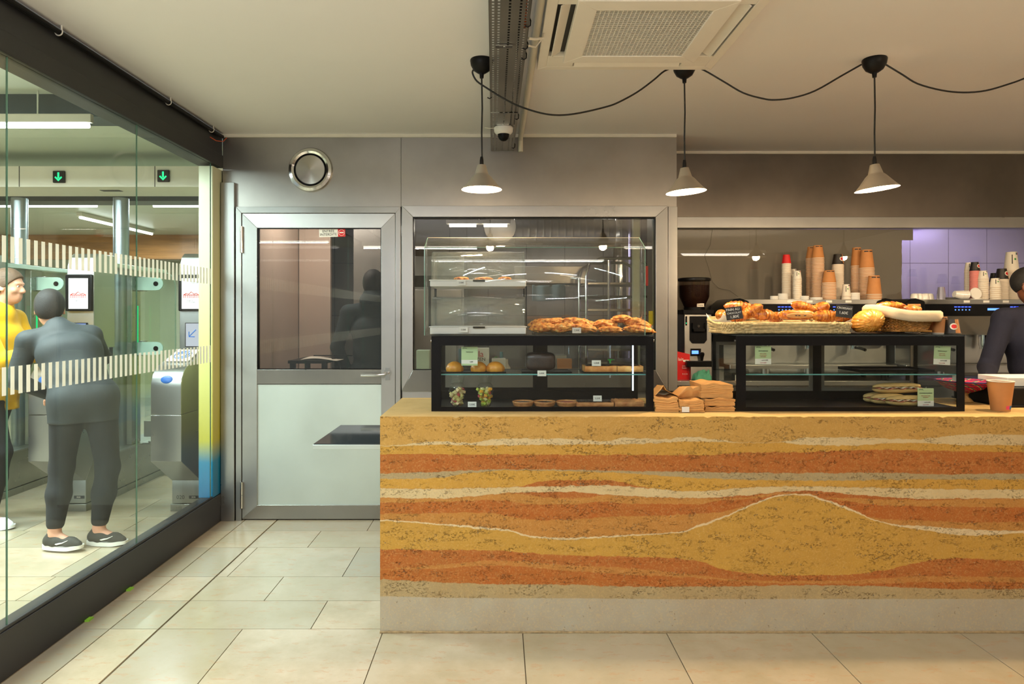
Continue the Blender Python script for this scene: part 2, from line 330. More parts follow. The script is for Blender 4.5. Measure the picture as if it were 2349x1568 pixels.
# ---------------------------------------------------------------- mesh builder
class MB:
    def __init__(s): s.v = []; s.f = []; s.mi = []; s.cur = 0
    def m(s, i): s.cur = i; return s
    def add(s, vs, fs, T=None):
        b = len(s.v)
        for p in vs: s.v.append(tuple(T @ Vector(p)) if T is not None else tuple(p))
        for f in fs: s.f.append([b + i for i in f]); s.mi.append(s.cur)
        return s
    def box(s, x0, x1, y0, y1, z0, z1, T=None):
        vs = [(x, y, z) for z in (z0, z1) for y in (y0, y1) for x in (x0, x1)]
        return s.add(vs, [(0, 2, 3, 1), (4, 5, 7, 6), (0, 1, 5, 4), (1, 3, 7, 5), (3, 2, 6, 7), (2, 0, 4, 6)], T)
    def cyl(s, a, b, r0, r1=None, n=20, cap=True):
        r1 = r0 if r1 is None else r1
        return s.tube([a, b], lambda t, i: r0 + (r1 - r0) * t, n, cap)
    def tube(s, pts, r, n=8, cap=True, closed=False):
        pts = [Vector(p) for p in pts]; m = len(pts); fr = None; rings = []
        for i, p in enumerate(pts):
            if closed: d = pts[(i + 1) % m] - pts[i - 1]
            else: d = pts[min(i + 1, m - 1)] - pts[max(i - 1, 0)]
            d = d.normalized() if d.length > 1e-9 else Vector((0, 0, 1))
            if fr is None:
                fr = d.orthogonal().normalized()
            fr = (fr - d * fr.dot(d))
            fr = fr.normalized() if fr.length > 1e-6 else d.orthogonal().normalized()
            b = d.cross(fr); t = i / max(1, m - 1); ring = []
            for j in range(n):
                a = 2 * PI * j / n
                rr = r(t, a) if callable(r) else r
                ring.append(p + (fr * math.cos(a) + b * math.sin(a)) * rr)
            rings.append(ring)
        base = [q for rg in rings for q in rg]; fs = []
        for i in range(m if closed else m - 1):
            for j in range(n):
                a, b2 = i * n + j, i * n + (j + 1) % n; c, d2 = ((i + 1) % m) * n + (j + 1) % n, ((i + 1) % m) * n + j
                fs.append((a, b2, c, d2))
        if cap and not closed: fs += [tuple(range(n))[::-1], tuple((m - 1) * n + j for j in range(n))]
        return s.add(base, fs)
    def lathe(s, prof, n=32, c=(0, 0, 0), T=None, ang=2 * PI):
        vs = []; fs = []; full = abs(ang - 2 * PI) < 1e-6; k = n if full else n + 1
        for r, z in prof:
            for j in range(k):
                a = ang * j / n; vs.append((c[0] + r * math.cos(a), c[1] + r * math.sin(a), c[2] + z))
        for i in range(len(prof) - 1):
            for j in range(n):
                a, b = i * k + j, i * k + (j + 1) % k; fs.append((a, b, b + k, a + k))
        return s.add(vs, fs, T)
    def prism(s, poly, d0, d1, axis='Y', T=None):
        n = len(poly)
        def P(u, v, d): return {'Y': (u, d, v), 'X': (d, u, v), 'Z': (u, v, d)}[axis]
        vs = [P(u, v, d0) for u, v in poly] + [P(u, v, d1) for u, v in poly]
        area = sum(poly[i][0] * poly[(i + 1) % n][1] - poly[(i + 1) % n][0] * poly[i][1] for i in range(n))
        fs = [tuple(range(n)), tuple(range(2 * n - 1, n - 1, -1))] + [((i + 1) % n, i, i + n, (i + 1) % n + n) for i in range(n)]
        return s.add(vs, fs, T)
    def sphere(s, c, r, nu=20, nv=12, fn=None, T=None):
        rx, ry, rz = r if isinstance(r, tuple) else (r, r, r); vs = [(c[0], c[1], c[2] - rz)]; fs = []
        for i in range(1, nv):
            th = -PI / 2 + PI * i / nv
            for j in range(nu):
                a = 2 * PI * j / nu; d = Vector((math.cos(th) * math.cos(a), math.cos(th) * math.sin(a), math.sin(th)))
                k = fn(d) if fn else 1
                vs.append((c[0] + d.x * rx * k, c[1] + d.y * ry * k, c[2] + d.z * rz * k))
        vs.append((c[0], c[1], c[2] + rz)); L = len(vs) - 1
        for j in range(nu): fs.append((0, 1 + (j + 1) % nu, 1 + j)); fs.append((L, L - nu + j, L - nu + (j + 1) % nu))
        for i in range(nv - 2):
            for j in range(nu):
                a, b = 1 + i * nu + j, 1 + i * nu + (j + 1) % nu; fs.append((a, b, b + nu, a + nu))
        return s.add(vs, fs, T)
    def grid(s, fn, nu, nv, T=None):
        vs = [fn(i / nu, j / nv) for j in range(nv + 1) for i in range(nu + 1)]
        fs = [(j * (nu + 1) + i, j * (nu + 1) + i + 1, (j + 1) * (nu + 1) + i + 1, (j + 1) * (nu + 1) + i) for j in range(nv) for i in range(nu)]
        return s.add(vs, fs, T)
def mesh_of(mb, name, mats, smooth=35, fix=True):
    me = bpy.data.meshes.new(name); me.from_pydata(mb.v, [], mb.f); mats = mats if isinstance(mats, (list, tuple)) else [mats]
    for q in mats: me.materials.append(q)
    if fix:
        bm = bmesh.new(); bm.from_mesh(me)
        for i, f in enumerate(bm.faces): f.material_index = mb.mi[i]
        bmesh.ops.recalc_face_normals(bm, faces=bm.faces); bm.to_mesh(me); bm.free()
    else:
        for i, pl in enumerate(me.polygons): pl.material_index = mb.mi[i]
    me.polygons.foreach_set('use_smooth', [True] * len(me.polygons)); me.set_sharp_from_angle(angle=rad(smooth)); me.update()
    return me
def obj(name, mb, mats, parent=None, loc=None, rot=None, bev=0, smooth=35, solid=0, fix=True, label=None, kind=None):
    me = mb if isinstance(mb, bpy.types.Mesh) else mesh_of(mb, name, mats, smooth, fix)
    o = bpy.data.objects.new(name, me); COL.objects.link(o)
    if parent: o.parent = parent
    if loc: o.location = loc
    if rot: o.rotation_euler = rot
    if solid:
        md = o.modifiers.new('solid', 'SOLIDIFY'); md.thickness = solid; md.offset = 0
    if bev:
        md = o.modifiers.new('bevel', 'BEVEL'); md.width = bev; md.segments = 2; md.limit_method = 'ANGLE'; md.angle_limit = rad(40); md.harden_normals = False
    if label: o['label'] = label
    if kind: o['kind'] = kind
    return o
def tag(o, label, cat, group=None):
    o['label'] = label; o['category'] = cat
    if group: o['group'] = group
    return o
def thing(name, label, cat, loc=(0, 0, 0), rotz=0, group=None):
    o = bpy.data.objects.new(name, None); COL.objects.link(o); o.location = loc; o.rotation_euler = (0, 0, rotz)
    o.empty_display_size = .05
    return tag(o, label, cat, group)
def struct(name, mb, mats, parent=None, **kw):
    o = obj(name, mb, mats, parent, **kw)
    if not parent: o['kind'] = 'structure'
    return o
def structe(name, loc=(0, 0, 0)):
    o = bpy.data.objects.new(name, None); COL.objects.link(o); o.location = loc; o['kind'] = 'structure'; return o
def copy_tree(o, parent=None):
    c = o.copy(); COL.objects.link(c); c.parent = parent
    for ch in list(o.children): copy_tree(ch, c)
    return c
def dup(o, loc, rotz=None, label=None, group=None, scale=None):
    c = copy_tree(o); c.location = loc
    if rotz is not None: c.rotation_euler = (0, 0, rotz)
    if label: c['label'] = label
    if group: c['group'] = group
    if scale: c.scale = (scale,) * 3
    return c
def text_mesh(s, size, ext=.0003, align='CENTER', spacing=1.0):
    cu = bpy.data.curves.new('t', 'FONT'); cu.body = s; cu.size = size; cu.extrude = ext; cu.align_x = align; cu.align_y = 'CENTER'; cu.space_line = spacing; cu.resolution_u = 3
    o = bpy.data.objects.new('t', cu); COL.objects.link(o)
    dg = bpy.context.evaluated_depsgraph_get(); dg.update()
    me = bpy.data.meshes.new_from_object(o.evaluated_get(dg)); bpy.data.objects.remove(o); return me
def text(name, s, size, m, parent, loc, rot=(PI / 2, 0, 0), align='CENTER', bold=0, spacing=1.0):
    me = text_mesh(s, size, .0003, align, spacing); me.materials.clear(); me.materials.append(m)
    o = bpy.data.objects.new(name, me); COL.objects.link(o); o.parent = parent; o.location = loc; o.rotation_euler = rot
    return o
def frame_poly(x0, x1, z0, z1, w): # four mitred bars, returns list of polygons
    a = [(x0, z0), (x1, z0), (x1, z1), (x0, z1)]
    wl, wr, wb, wt = w if isinstance(w, tuple) else (w,) * 4
    b = [(x0 + wl, z0 + wb), (x1 - wr, z0 + wb), (x1 - wr, z1 - wt), (x0 + wl, z1 - wt)]
    return [[a[i], a[(i + 1) % 4], b[(i + 1) % 4], b[i]] for i in range(4)]

# ---------------------------------------------------------------- implicit surfaces (bodies)
class SDF:
    def __init__(s): s.p = []
    def cone(s, a, b, ra, rb, k=.02, sub=False): s.p.append(('c', np.array(a, float), np.array(b, float), ra, rb, k, sub)); return s
    def ell(s, c, r, k=.02, B=None, sub=False):
        s.p.append(('e', np.array(c, float), np.array(r, float), B, None, k, sub)); return s
    def plane(s, p, n): s.p.append(('p', np.array(p, float), np.array(n, float), None, None, 0, False)); return s
    def mesh(s, h):
        lo = np.array([1e9] * 3); hi = -lo
        for q in s.p:
            if q[0] == 'p' or q[6]: continue
            if q[0] == 'c':
                r = max(q[3], q[4])
                for e in (q[1], q[2]): lo = np.minimum(lo, e - r); hi = np.maximum(hi, e + r)
            else:
                r = max(q[2]); lo = np.minimum(lo, q[1] - r); hi = np.maximum(hi, q[1] + r)
        lo -= 3 * h + .01; hi += 3 * h + .01; n = np.ceil((hi - lo) / h).astype(int) + 1
        D = np.full(n, .2, np.float32)
        ax = [lo[i] + h * np.arange(n[i]) for i in range(3)]
        for q in s.p:
            typ, a, b, ra, rb, k, sub = q
            if typ == 'p':
                X, Y, Z = np.meshgrid(*ax, indexing='ij', sparse=True)
                D = np.maximum(D, ((X - a[0]) * b[0] + (Y - a[1]) * b[1] + (Z - a[2]) * b[2]).astype(np.float32)); continue
            if typ == 'c': r = max(ra, rb); l2 = np.minimum(a, b) - r; h2 = np.maximum(a, b) + r
            else: r = max(b); l2 = a - r; h2 = a + r
            mg = k * 1.5 + 3 * h; i0 = np.maximum(0, ((l2 - mg - lo) / h).astype(int)); i1 = np.minimum(n, ((h2 + mg - lo) / h).astype(int) + 2)
            if (i1 <= i0).any(): continue
            sl = tuple(slice(i0[i], i1[i]) for i in range(3))
            X, Y, Z = np.meshgrid(*[ax[i][sl[i]] for i in range(3)], indexing='ij')
            P = np.stack([X, Y, Z], -1) - a
            if typ == 'c':
                ab = b - a; t = np.clip(P @ ab / max(1e-9, ab @ ab), 0, 1)
                d = np.linalg.norm(P - t[..., None] * ab, axis=-1) - (ra + (rb - ra) * t)
            else:
                if ra is not None: P = P @ np.array(ra).T
                k0 = np.linalg.norm(P / b, axis=-1); k1 = np.linalg.norm(P / b ** 2, axis=-1) + 1e-9; d = k0 * (k0 - 1) / k1
            cur = D[sl]
            if sub:
                d = -d; hh = np.clip(.5 - .5 * (cur - d) / max(k, 1e-6), 0, 1); D[sl] = cur * (1 - hh) + d * hh + k * hh * (1 - hh)
            else:
                hh = np.clip(.5 + .5 * (cur - d) / max(k, 1e-6), 0, 1); D[sl] = cur * (1 - hh) + d * hh - k * hh * (1 - hh)
        return nets(D, lo, h)
def nets(D, lo, h):
    S = D < 0; n = D.shape; c = [slice(None, -1), slice(1, None)]
    cnt = np.zeros([x - 1 for x in n], int)
    for i in (0, 1):
        for j in (0, 1):
            for k in (0, 1): cnt += S[c[i], c[j], c[k]]
    act = (cnt > 0) & (cnt < 8); idx = np.argwhere(act); ID = -np.ones(act.shape, int); ID[act] = np.arange(len(idx))
    acc = np.zeros((len(idx), 3)); num = np.zeros(len(idx)); I, J, K = idx.T
    cor = [(0, 0, 0), (1, 0, 0), (0, 1, 0), (1, 1, 0), (0, 0, 1), (1, 0, 1), (0, 1, 1), (1, 1, 1)]
    for a, b in [(0, 1), (2, 3), (4, 5), (6, 7), (0, 2), (1, 3), (4, 6), (5, 7), (0, 4), (1, 5), (2, 6), (3, 7)]:
        A, B = cor[a], cor[b]; da = D[I + A[0], J + A[1], K + A[2]]; db = D[I + B[0], J + B[1], K + B[2]]
        m = (da < 0) != (db < 0); t = np.where(m, da / np.where(m, da - db, 1), 0)
        p = np.array(A) + t[:, None] * (np.array(B) - np.array(A)); acc[m] += p[m]; num[m] += 1
    V = (idx + acc / num[:, None]) * h + lo
    fs = []
    for axn in range(3):
        o = [0, 0, 0]; o[axn] = 1; u = [0, 0, 0]; w2 = [0, 0, 0]; u[(axn + 1) % 3] = 1; w2[(axn + 2) % 3] = 1
        s0 = S[tuple(slice(None, -1) if o[i] else slice(None) for i in range(3))]; s1 = S[tuple(slice(1, None) if o[i] else slice(None) for i in range(3))]
        e = np.argwhere(s0 != s1)
        e = e[(e[:, (axn + 1) % 3] > 0) & (e[:, (axn + 2) % 3] > 0) & (e[:, (axn + 1) % 3] < n[(axn + 1) % 3] - 1) & (e[:, (axn + 2) % 3] < n[(axn + 2) % 3] - 1)]
        u = np.array(u); w2 = np.array(w2); sg = s0[tuple(e.T)]
        q = [ID[tuple((e - u - w2).T)], ID[tuple((e - w2).T)], ID[tuple(e.T)], ID[tuple((e - u).T)]]
        Q = np.stack(q, 1); Q[~sg] = Q[~sg][:, ::-1]; fs.append(Q)
    mb = MB(); Fc = np.concatenate(fs); mb.v = [tuple(p) for p in V]; mb.f = Fc.tolist(); mb.mi = [0] * len(mb.f); return mb
# ================================================================ THE SETTING
YW = 4.851; YR = 5.35; CEIL = 2.82; GX = -2.033
# floor tiles
mb = MB(); rows = [-3.2, -2.6, -1.9, -1.3, -.6, .1, .75, 1.4, 2.0, 2.47, 3.167, 3.48, 3.80, 4.278, 4.606, 4.93, 5.4, 5.75, 6.2, 6.7, 7.1, 7.6, 8.1, 8.7, 9.3, 10, 10.7, 11.4, 12]
special = {9: [-1.23, -.555, .107, .785, 1.47, 2.17, 2.86, 3.5, 4.2, 4.9, 5.6], 10: [-.905], 11: [-1.24], 12: [-1.565, -.905], 13: [-1.243], 14: [-.925]}
g = .0022
for i in range(len(rows) - 1):
    y0, y1 = rows[i], rows[i + 1]
    xs = [-1.63] + special.get(i, [])
    x = xs[-1] + (RND.uniform(.55, .8) if i not in special else .68)
    while x < 6: xs.append(x); x += RND.uniform(.6, .72)
    xs.append(6.2)
    for a, b in zip(xs, xs[1:]): mb.box(a + (.005 if a == -1.63 else g), b - g, y0 + g, y1 - g, -.01, 0)
    mb.box(-1.862, -1.636, y0 + g, y1 - g, -.01, 0); mb.box(-2.03, -1.868, y0 + g, y1 - g, -.01, 0)
    x = -2.034; first = True
    while x > -9:
        L = .54 if (i == 12 and first) else RND.uniform(.5, .75)
        mb.box(x - L + g, x - g, y0 + g, y1 - g, -.01, 0); x -= L; first = False
fl = struct('floor', mb, M['floor'])
struct('floor_grout', MB().box(-9.2, 6.2, -3.2, 12, -.06, -.006), M['grout'])
# ceilings
struct('ceiling', MB().box(GX, 6.2, -3.2, YR + .1, CEIL, CEIL + .08), M['ceil'])
struct('ceiling_hall', MB().box(-9.2, -2.17, -3.2, 12, CEIL, CEIL + .08), M['hceil'])
struct('ceiling_kitchen', MB().box(-1.95, 6.2, YR + .12, 7.6, 2.72, 2.8), M['kceil'])
mb = MB(); mb.box(GX, 1.29, YW - .012, YW + .002, CEIL - .022, CEIL); struct('trim_1', mb, M['white'])
mb = MB(); mb.box(1.29, 6.2, YR - .012, YR + .002, CEIL - .022, CEIL); struct('trim_2', mb, M['white'])
struct('wall_right', MB().box(6.2, 6.3, -3.2, 7.6, 0, CEIL), M['ceil'])
struct('wall_front', MB().box(GX, 6.2, -3.3, -3.2, 0, CEIL), mat('back room wall', rgb(150, 140, 126), .6, 0, .05, 1))
struct('wall_hall_far', MB().box(-9.2, -2.1, 12, 12.1, 0, CEIL), M['hwall'])
struct('wall_hall_left', MB().box(-9.3, -9.2, -3.2, 12, 0, CEIL), M['hwall'])
# steel wall above door and window (two sheets and a seam), below the window, posts
zt = PZ(474, YW)
mb = MB(); xs = PX(920, YW)
mb.box(GX + .003, xs - .0015, YW, YW + .1, zt, CEIL - .02); mb.box(xs + .0015, 1.293, YW, YW + .1, zt, CEIL - .02)
struct('wall_back', mb, M['steeld'])
mb = MB(); mb.box(PX(922, YW), 1.293, YW + .01, YW + .1, 0, PZ(896, YW)); struct('wall_back_lower', mb, M['steelv'])
mb = MB(); mb.box(PX(510, YW), PX(541, YW), YW - .03, YW + .1, 0, PZ(420, YW)); struct('trim_3', mb, M['steelv'], bev=.002)
mb = MB(); mb.box(PX(1532, YW), 1.296, YW - .012, YW + .1, PZ(896, YW), zt - .001); struct('trim_4', mb, M['steelv'], bev=.002)
mb = MB(); mb.box(1.21, 1.293, YW + .1, YR + .1, 0, CEIL); struct('wall_alcove_side', mb, M['steeld'])
struct('wall_kitchen_left', MB().box(-2.03, -1.95, YW + .1, 7.6, 0, CEIL), M['kwall'])
struct('wall_kitchen_rear', MB().box(-2.03, 6.2, 7.6, 7.7, 0, CEIL), M['ktile'])
# right hand wall: sheet above, frame strip, glazed band over the bar
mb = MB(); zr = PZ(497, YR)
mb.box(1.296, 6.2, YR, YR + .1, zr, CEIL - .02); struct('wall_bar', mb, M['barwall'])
mb = MB(); mb.box(1.296, 6.2, YR - .006, YR + .09, PZ(522, YR), zr - .003); struct('trim_5', mb, M['steelh'])
struct('wall_bar_lower', MB().box(1.296, 6.2, YR, YR + .1, 0, 1.06), M['steeld'])
# the grey film behind the glass with its ragged right edge
w1 = structe('window_1', (0, 0, 0))
obj('pane', MB().box(1.296, 6.2, YR + .07, YR + .08, 1.06, PZ(522, YR)), M['winglass'], w1)
zz = [1.06]; zt2 = PZ(522, YR) - .002; poly = [(1.37, 1.06)]
x = PX(2067, YR + .09); z = 1.06; r2 = random.Random(3)
while z < PZ(551, YR + .09): poly.append((x + r2.uniform(-.004, .004), z)); z += .03
xe = PX(2093, YR + .09); poly += [(x, PZ(551, YR + .09)), (xe, PZ(551, YR + .09)), (xe, zt2), (1.37, zt2)]
obj('film', MB().prism(poly, YR + .082, YR + .088), M['film'], w1)
cr = [(1640, 524), (1635, 560), (1622, 585), (1632, 615), (1640, 645), (1655, 660), (1680, 665), (1700, 680)]
obj('crack', MB().tube([(PX(a, YR), YR + .066, PZ(b, YR)) for a, b in cr], .0012, 5), M['acd'], w1)

# ---------------------------------------------------------------- door to the kitchen
d1 = structe('door_1')
x0, x1 = PX(543, YW), PX(919.5, YW); z1 = PZ(475, YW); fw = PX(556, YW) - x0
mb = MB(); fx0, fx1, fz1 = PX(557, YW), PX(907, YW), PZ(490, YW)
for p in frame_poly(x0, x1, -.001, z1, (fx0 - x0 - .004, x1 - fx1 - .004, .0, z1 - fz1 - .003))[1:]: mb.prism(p, YW - .018, YW + .09)
obj('door_frame', mb, M['steelv'], d1, bev=.0015)
lx0, lx1, lz0, lz1 = fx0, fx1, .01, fz1; gx0, gx1, gz0, gz1 = PX(591, YW), PX(875, YW), PZ(847, YW), PZ(523, YW)
mb = MB()
for i, p in enumerate(frame_poly(lx0, lx1, lz0, lz1, (gx0 - lx0, lx1 - gx1, PZ(1157, YW) - lz0, lz1 - gz1))): mb.m((i + 1) % 2).prism(p, YW - .012, YW + .05)
mb.m(1).box(gx0, gx1, YW - .010, YW + .05, PZ(880, YW), gz0)
obj('door_leaf_frame', mb, [M['steelv'], M['steelh']], d1, bev=.0015)
obj('lower_panel', MB().box(gx0 - .002, gx1 + .002, YW - .002, YW + .03, PZ(1157, YW) - .004, PZ(881.5, YW)), M['panel'], d1)
obj('glass_pane', MB().box(gx0 - .003, gx1 + .003, YW + .012, YW + .018, gz0 - .003, gz1 + .003), M['winglass'], d1)
mb = MB()
for q in frame_poly(gx0, gx1, gz0, gz1, .006): mb.prism(q, YW - .004, YW + .012)
obj('glazing_gasket', mb, M['blackp'], d1)
for y0, y1 in ((520, 580), (1103, 1163)):
    mb = MB(); hx = PX(557, YW); zm = (PZ(y0, YW) + PZ(y1, YW)) / 2
    mb.cyl((hx, YW - .024, PZ(y1, YW)), (hx, YW - .024, zm - .001), .010); mb.cyl((hx, YW - .024, zm + .001), (hx, YW - .024, PZ(y0, YW)), .010)
    obj('hinge', mb, M['chrome'], d1)
hx, hz = PX(890, YW), PZ(855, YW)
mb = MB(); mb.cyl((hx, YW - .022, hz + .005), (hx, YW - .012, hz + .005), .026); mb.cyl((hx, YW - .022, hz), (hx, YW - .06, hz), .011)
mb.tube([(hx, YW - .06, hz), (hx - .02, YW - .068, hz - .004), (hx - .09, YW - .068, hz - .010), (PX(832, YW), YW - .062, hz - .012)], .010, 10)
mb.box(hx - .017, hx + .017, YW - .017, YW - .011, hz - .05, hz + .04)
obj('door_handle', mb, M['chrome'], d1)

# ---------------------------------------------------------------- kitchen window
w2 = structe('window_2')
x0, x1, z0, z1 = PX(922.5, YW), PX(1531, YW), PZ(896, YW), PZ(472.5, YW); a0, a1, b0, b1 = PX(948, YW), PX(1503, YW), PZ(848, YW), PZ(498, YW)
mb = MB()
for i, p in enumerate(frame_poly(x0, x1, z0, z1, (a0 - x0, x1 - a1, b0 - z0, z1 - b1))): mb.m((i + 1) % 2).prism(p, YW - .016, YW + .09)
obj('window_frame', mb, [M['steelv'], M['steelh']], w2, bev=.002)
mb = MB()
for q in frame_poly(a0, a1, b0, b1, .005): mb.prism(q, YW - .006, YW + .03)
obj('gasket', mb, M['blackp'], w2)
obj('pane', MB().box(a0, a1, YW + .034, YW + .040, b0, b1), M['winglass'], w2)

# ---------------------------------------------------------------- glass partition on the left
mb = MB(); mb.box(GX - .14, GX, -3.2, YW, 2.573, CEIL); mb.box(GX, GX + .006, -3.2, YW, 2.573, 2.665)
struct('trim_6', mb, M['beam'], bev=.002)
mb = MB(); mb.box(GX - .10, GX, -3.2, YW - .002, 0, .2); mb.box(GX - .016, GX - .006, -3.2, YW - .15, .2, .215); struct('baseboard_left', mb, M['beam'], bev=.003)
ys = [-3.2, -.22, .77, 1.76, 2.76, 3.745, 4.70]
for i, (ya, yb) in enumerate(zip(ys, ys[1:])):
    wn = structe('window_%d' % (i + 3))
    gx = GX - .02
    obj('glass_pane', MB().box(gx - .004, gx + .004, ya + .003, yb - .003, .2, 2.573), M['pglass'], wn)
    mb = MB(); mb.box(gx - .004, gx + .004, yb - .003, yb - .0015, .2, 2.573)
    obj('polished_edge', mb, M['pedge'], wn)
    mb = MB(); n = int((yb - ya) / .0455)
    for j in range(n):
        y = ya + (j + .5) * (yb - ya) / n
        mb.box(gx + .0045, gx + .0055, y - .011, y + .011, 1.166, 1.284)
        mb.box(gx + .0045, gx + .0055, y - .011, y + .011, 1.718, 1.828)
    obj('frosted_stripes', mb, M['stripe'], wn)
# poster box behind the end of the partition
k = N('green to blue poster'); p = k.n('ShaderNodeBsdfPrincipled', i_Roughness=.3)
tc = k.n('ShaderNodeTexCoord'); sp = k.n('ShaderNodeSeparateXYZ'); k.l(tc.outputs['Object'], sp.inputs[0])
zn = k.math('ADD', sp.outputs[2], k.math('MULTIPLY', k.noise(k.coords((1, .4, .3)), 2, 2), .25))
k.l(k.ramp(k.math('DIVIDE', zn, 2.6), [(0, rgb(20, 100, 150)), (.14, rgb(30, 130, 170)), (.20, rgb(190, 186, 70)), (.38, rgb(214, 214, 130)), (1, rgb(226, 232, 206))]), p.inputs['Base Color'])
k.l(p.outputs[0], k.out.inputs[0])
pb = thing('poster_box', 'tall yellow-green to blue poster panel at the far end of the glass partition', 'poster', (GX - .06, 4.71, .2))
obj('poster', MB().box(-.05, .052, 0, 4.6, .0, 2.36), k.m, pb, bev=.003)
# clips, pipe and orange wire along the beam
pp = obj('black_pipe', MB().tube([(GX + .022, y, CEIL - .03) for y in (-3.1, 0, 2.4, 4.80)], .013, 10), M['black']); tag(pp, 'black round pipe running along the top of the dark beam', 'pipe')
for i, y in enumerate((3.02, 4.02, 4.62)):
    mb = MB(); mb.tube([(GX + .022 + .017 * math.cos(a), y, CEIL - .03 + .017 * math.sin(a)) for a in [rad(t) for t in range(-200, 60, 20)]], .003, 6); mb.cyl((GX + .035, y, CEIL - .02), (GX + .035, y, CEIL - .001), .004)
    o = obj('pipe_clip', mb, M['white']); tag(o, 'white pipe clip on the dark beam, ' + ['nearest the camera', 'middle one of three', 'closest to the steel wall'][i], 'clip', 'pipe clips on the beam')
o = obj('orange_wire', MB().tube([(GX + .04, 4.83, CEIL - .03), (GX + .035, 4.78, CEIL - .07), (GX + .02, 4.70, CEIL - .085), (GX + .012, 4.62, CEIL - .08)], .003, 6), mat('orange sheath', rgb(215, 90, 40), .5)); tag(o, 'short orange wire end curling at the corner of the beam', 'wire')
for i, y in enumerate((3.62, 3.26)):
    o = obj('packing_wedge', MB().box(GX + .001, GX + .022, y - .02, y + .02, 0.0, .008), mat('lime plastic %d' % i, rgb(140, 200, 60), .5)); tag(o, 'tiny lime green wedge under the dark base rail, ' + ['nearer the door', 'further from the door'][i], 'wedge', 'green wedges')

# ================================================================ LIGHTING FIXTURES
def linear_lamp(name, label, c, L, axis, power, col, tube=M['tube'], group=None, z=CEIL - .002, drop=.0, w=.07, spread=180, up=0):
    t = thing(name, label, 'light', (c[0], c[1], z - drop), 0, group)
    def bx(a, b, z0, z1): return (MB().box(-a, a, -b, b, z0, z1) if axis == 'X' else MB().box(-b, b, -a, a, z0, z1))
    obj('housing', bx(L / 2, w / 2, -.05, 0), M['white'], t, bev=.003)
    mb = MB(); e = (L / 2 - .02)
    a, b = ((-e, 0, -.066), (e, 0, -.066)) if axis == 'X' else ((0, -e, -.066), (0, e, -.066))
    obj('tube', mb.cyl(a, b, .015, n=12), tube, t)
    if z < CEIL - .05 and drop == 0 and 'kitchen' not in name:
        for q in (-L * .4, L * .4): obj('suspension_rod', MB().cyl((q, 0, 0) if axis == 'X' else (0, q, 0), (q, 0, CEIL - z) if axis == 'X' else (0, q, CEIL - z), .006), M['chrome'], t)
    if up:
        for q in (-w / 2 - .03, w / 2 + .03): area_light(name + '_ceiling_fill', (0, q, .01), L * .97, .03, up / 2, col, rot=(PI, 0, 0), parent=t)  # upward fill added to brighten the ceiling, no tube of the fitting
    if power: area_light(name + '_light', (0, 0, -.085), L * .97 if axis == 'X' else .04, .04 if axis == 'X' else L * .97, power, col, parent=t, spread=spread)
    return t
# cafe side, behind the camera
linear_lamp('linear_light', 'white linear ceiling light behind the camera, left', (-1.1, .6), 1.6, 'X', 60, NEUT, M['tubew'], z=2.50, up=165)
linear_lamp('linear_light', 'white linear ceiling light behind the camera, right', (2.9, .6), 2.4, 'X', 8, (1, .80, .56), M['tubew'], z=2.50, up=170)
linear_lamp('linear_light', 'white linear ceiling light far behind the camera', (.3, -1.6), 3.0, 'X', 50, NEUT, M['tubew'], z=2.50, up=70)
# hall side
linear_lamp('hall_tube_light', 'bright tube light under the dark blue hall beam', (-4.0, 3.90), 3.2, 'X', 300, COOL, z=2.68, w=.03)
linear_lamp('hall_tube_light', 'cool tube light over the gates behind the lintel', (-3.25, 6.77), .62, 'X', 40, COOL, z=2.68)
linear_lamp('hall_tube_light', 'long cool tube light over the hall gates', (-5.2, 6.77), 2.2, 'X', 120, COOL, z=2.68)
linear_lamp('hall_tube_light', 'cool tube light running towards the far hall wall', (-5.4, 9.4), 1.8, 'Y', 130, COOL)
linear_lamp('hall_tube_light', 'cool tube light in the hall beside the camera', (-4.0, 1.2), 3.2, 'X', 300, COOL)
linear_lamp('hall_tube_light', 'cool tube light in the hall far behind the camera', (-4.5, -1.6), 3.2, 'X', 160, COOL)

# pendants
def pendant():
    t = thing('pendant_lamp', '', 'lamp')
    mb = MB(); mb.lathe([(.0, -.072), (.02, -.07), (.042, -.055), (.056, -.03), (.06, -.006), (.058, 0), (0, 0)], 28); mb.cyl((0, 0, -.07), (0, 0, -.095), .012, .010)
    obj('canopy', mb, M['black'], t)
    obj('cord', MB().tube([(0, 0, -.09), (.003, 0, -.25), (0, 0, -.38), (.002, 0, -.50), (0, 0, -.515)], .0042, 8), M['cord'], t)
    obj('cord_grip', MB().lathe([(0, -.500), (.007, -.502), (.010, -.52), (.011, -.545), (0, -.545)], 16), M['black'], t)
    sh = MB(); po = [(.014, -.543), (.022, -.545), (.034, -.588), (.0345, -.592), (.041, -.598), (.050, -.607), (.078, -.642), (.101, -.669), (.104, -.672)]
    pi_ = [(.101, -.671), (.076, -.645), (.048, -.612), (.032, -.600), (.03, -.590), (.020, -.547)]
    sh.lathe(po, 40); sh.m(1).lathe([po[-1]] + pi_, 40); obj('lamp_shade', sh, [M['shade'], M['shadein']], t, smooth=50)
    obj('bulb', MB().sphere((0, 0, -.640), (.024, .024, .03), 16, 10), M['bulb'], t)
    return t
lamps = [(-.095, 3.43, 'left pendant lamp, hanging beside the perforated cable tray', -.4), (PX(1570, 3.50), 3.50, 'middle pendant lamp, hanging just behind the ceiling air conditioner', .2), (PX(2006, 3.42), 3.42, 'right pendant lamp, above the right display case', 0),
         (2.87, 3.42, 'pendant lamp to the right of the frame', 0), (3.85, 3.42, 'second pendant lamp to the right of the frame', 0)]
P0 = pendant()
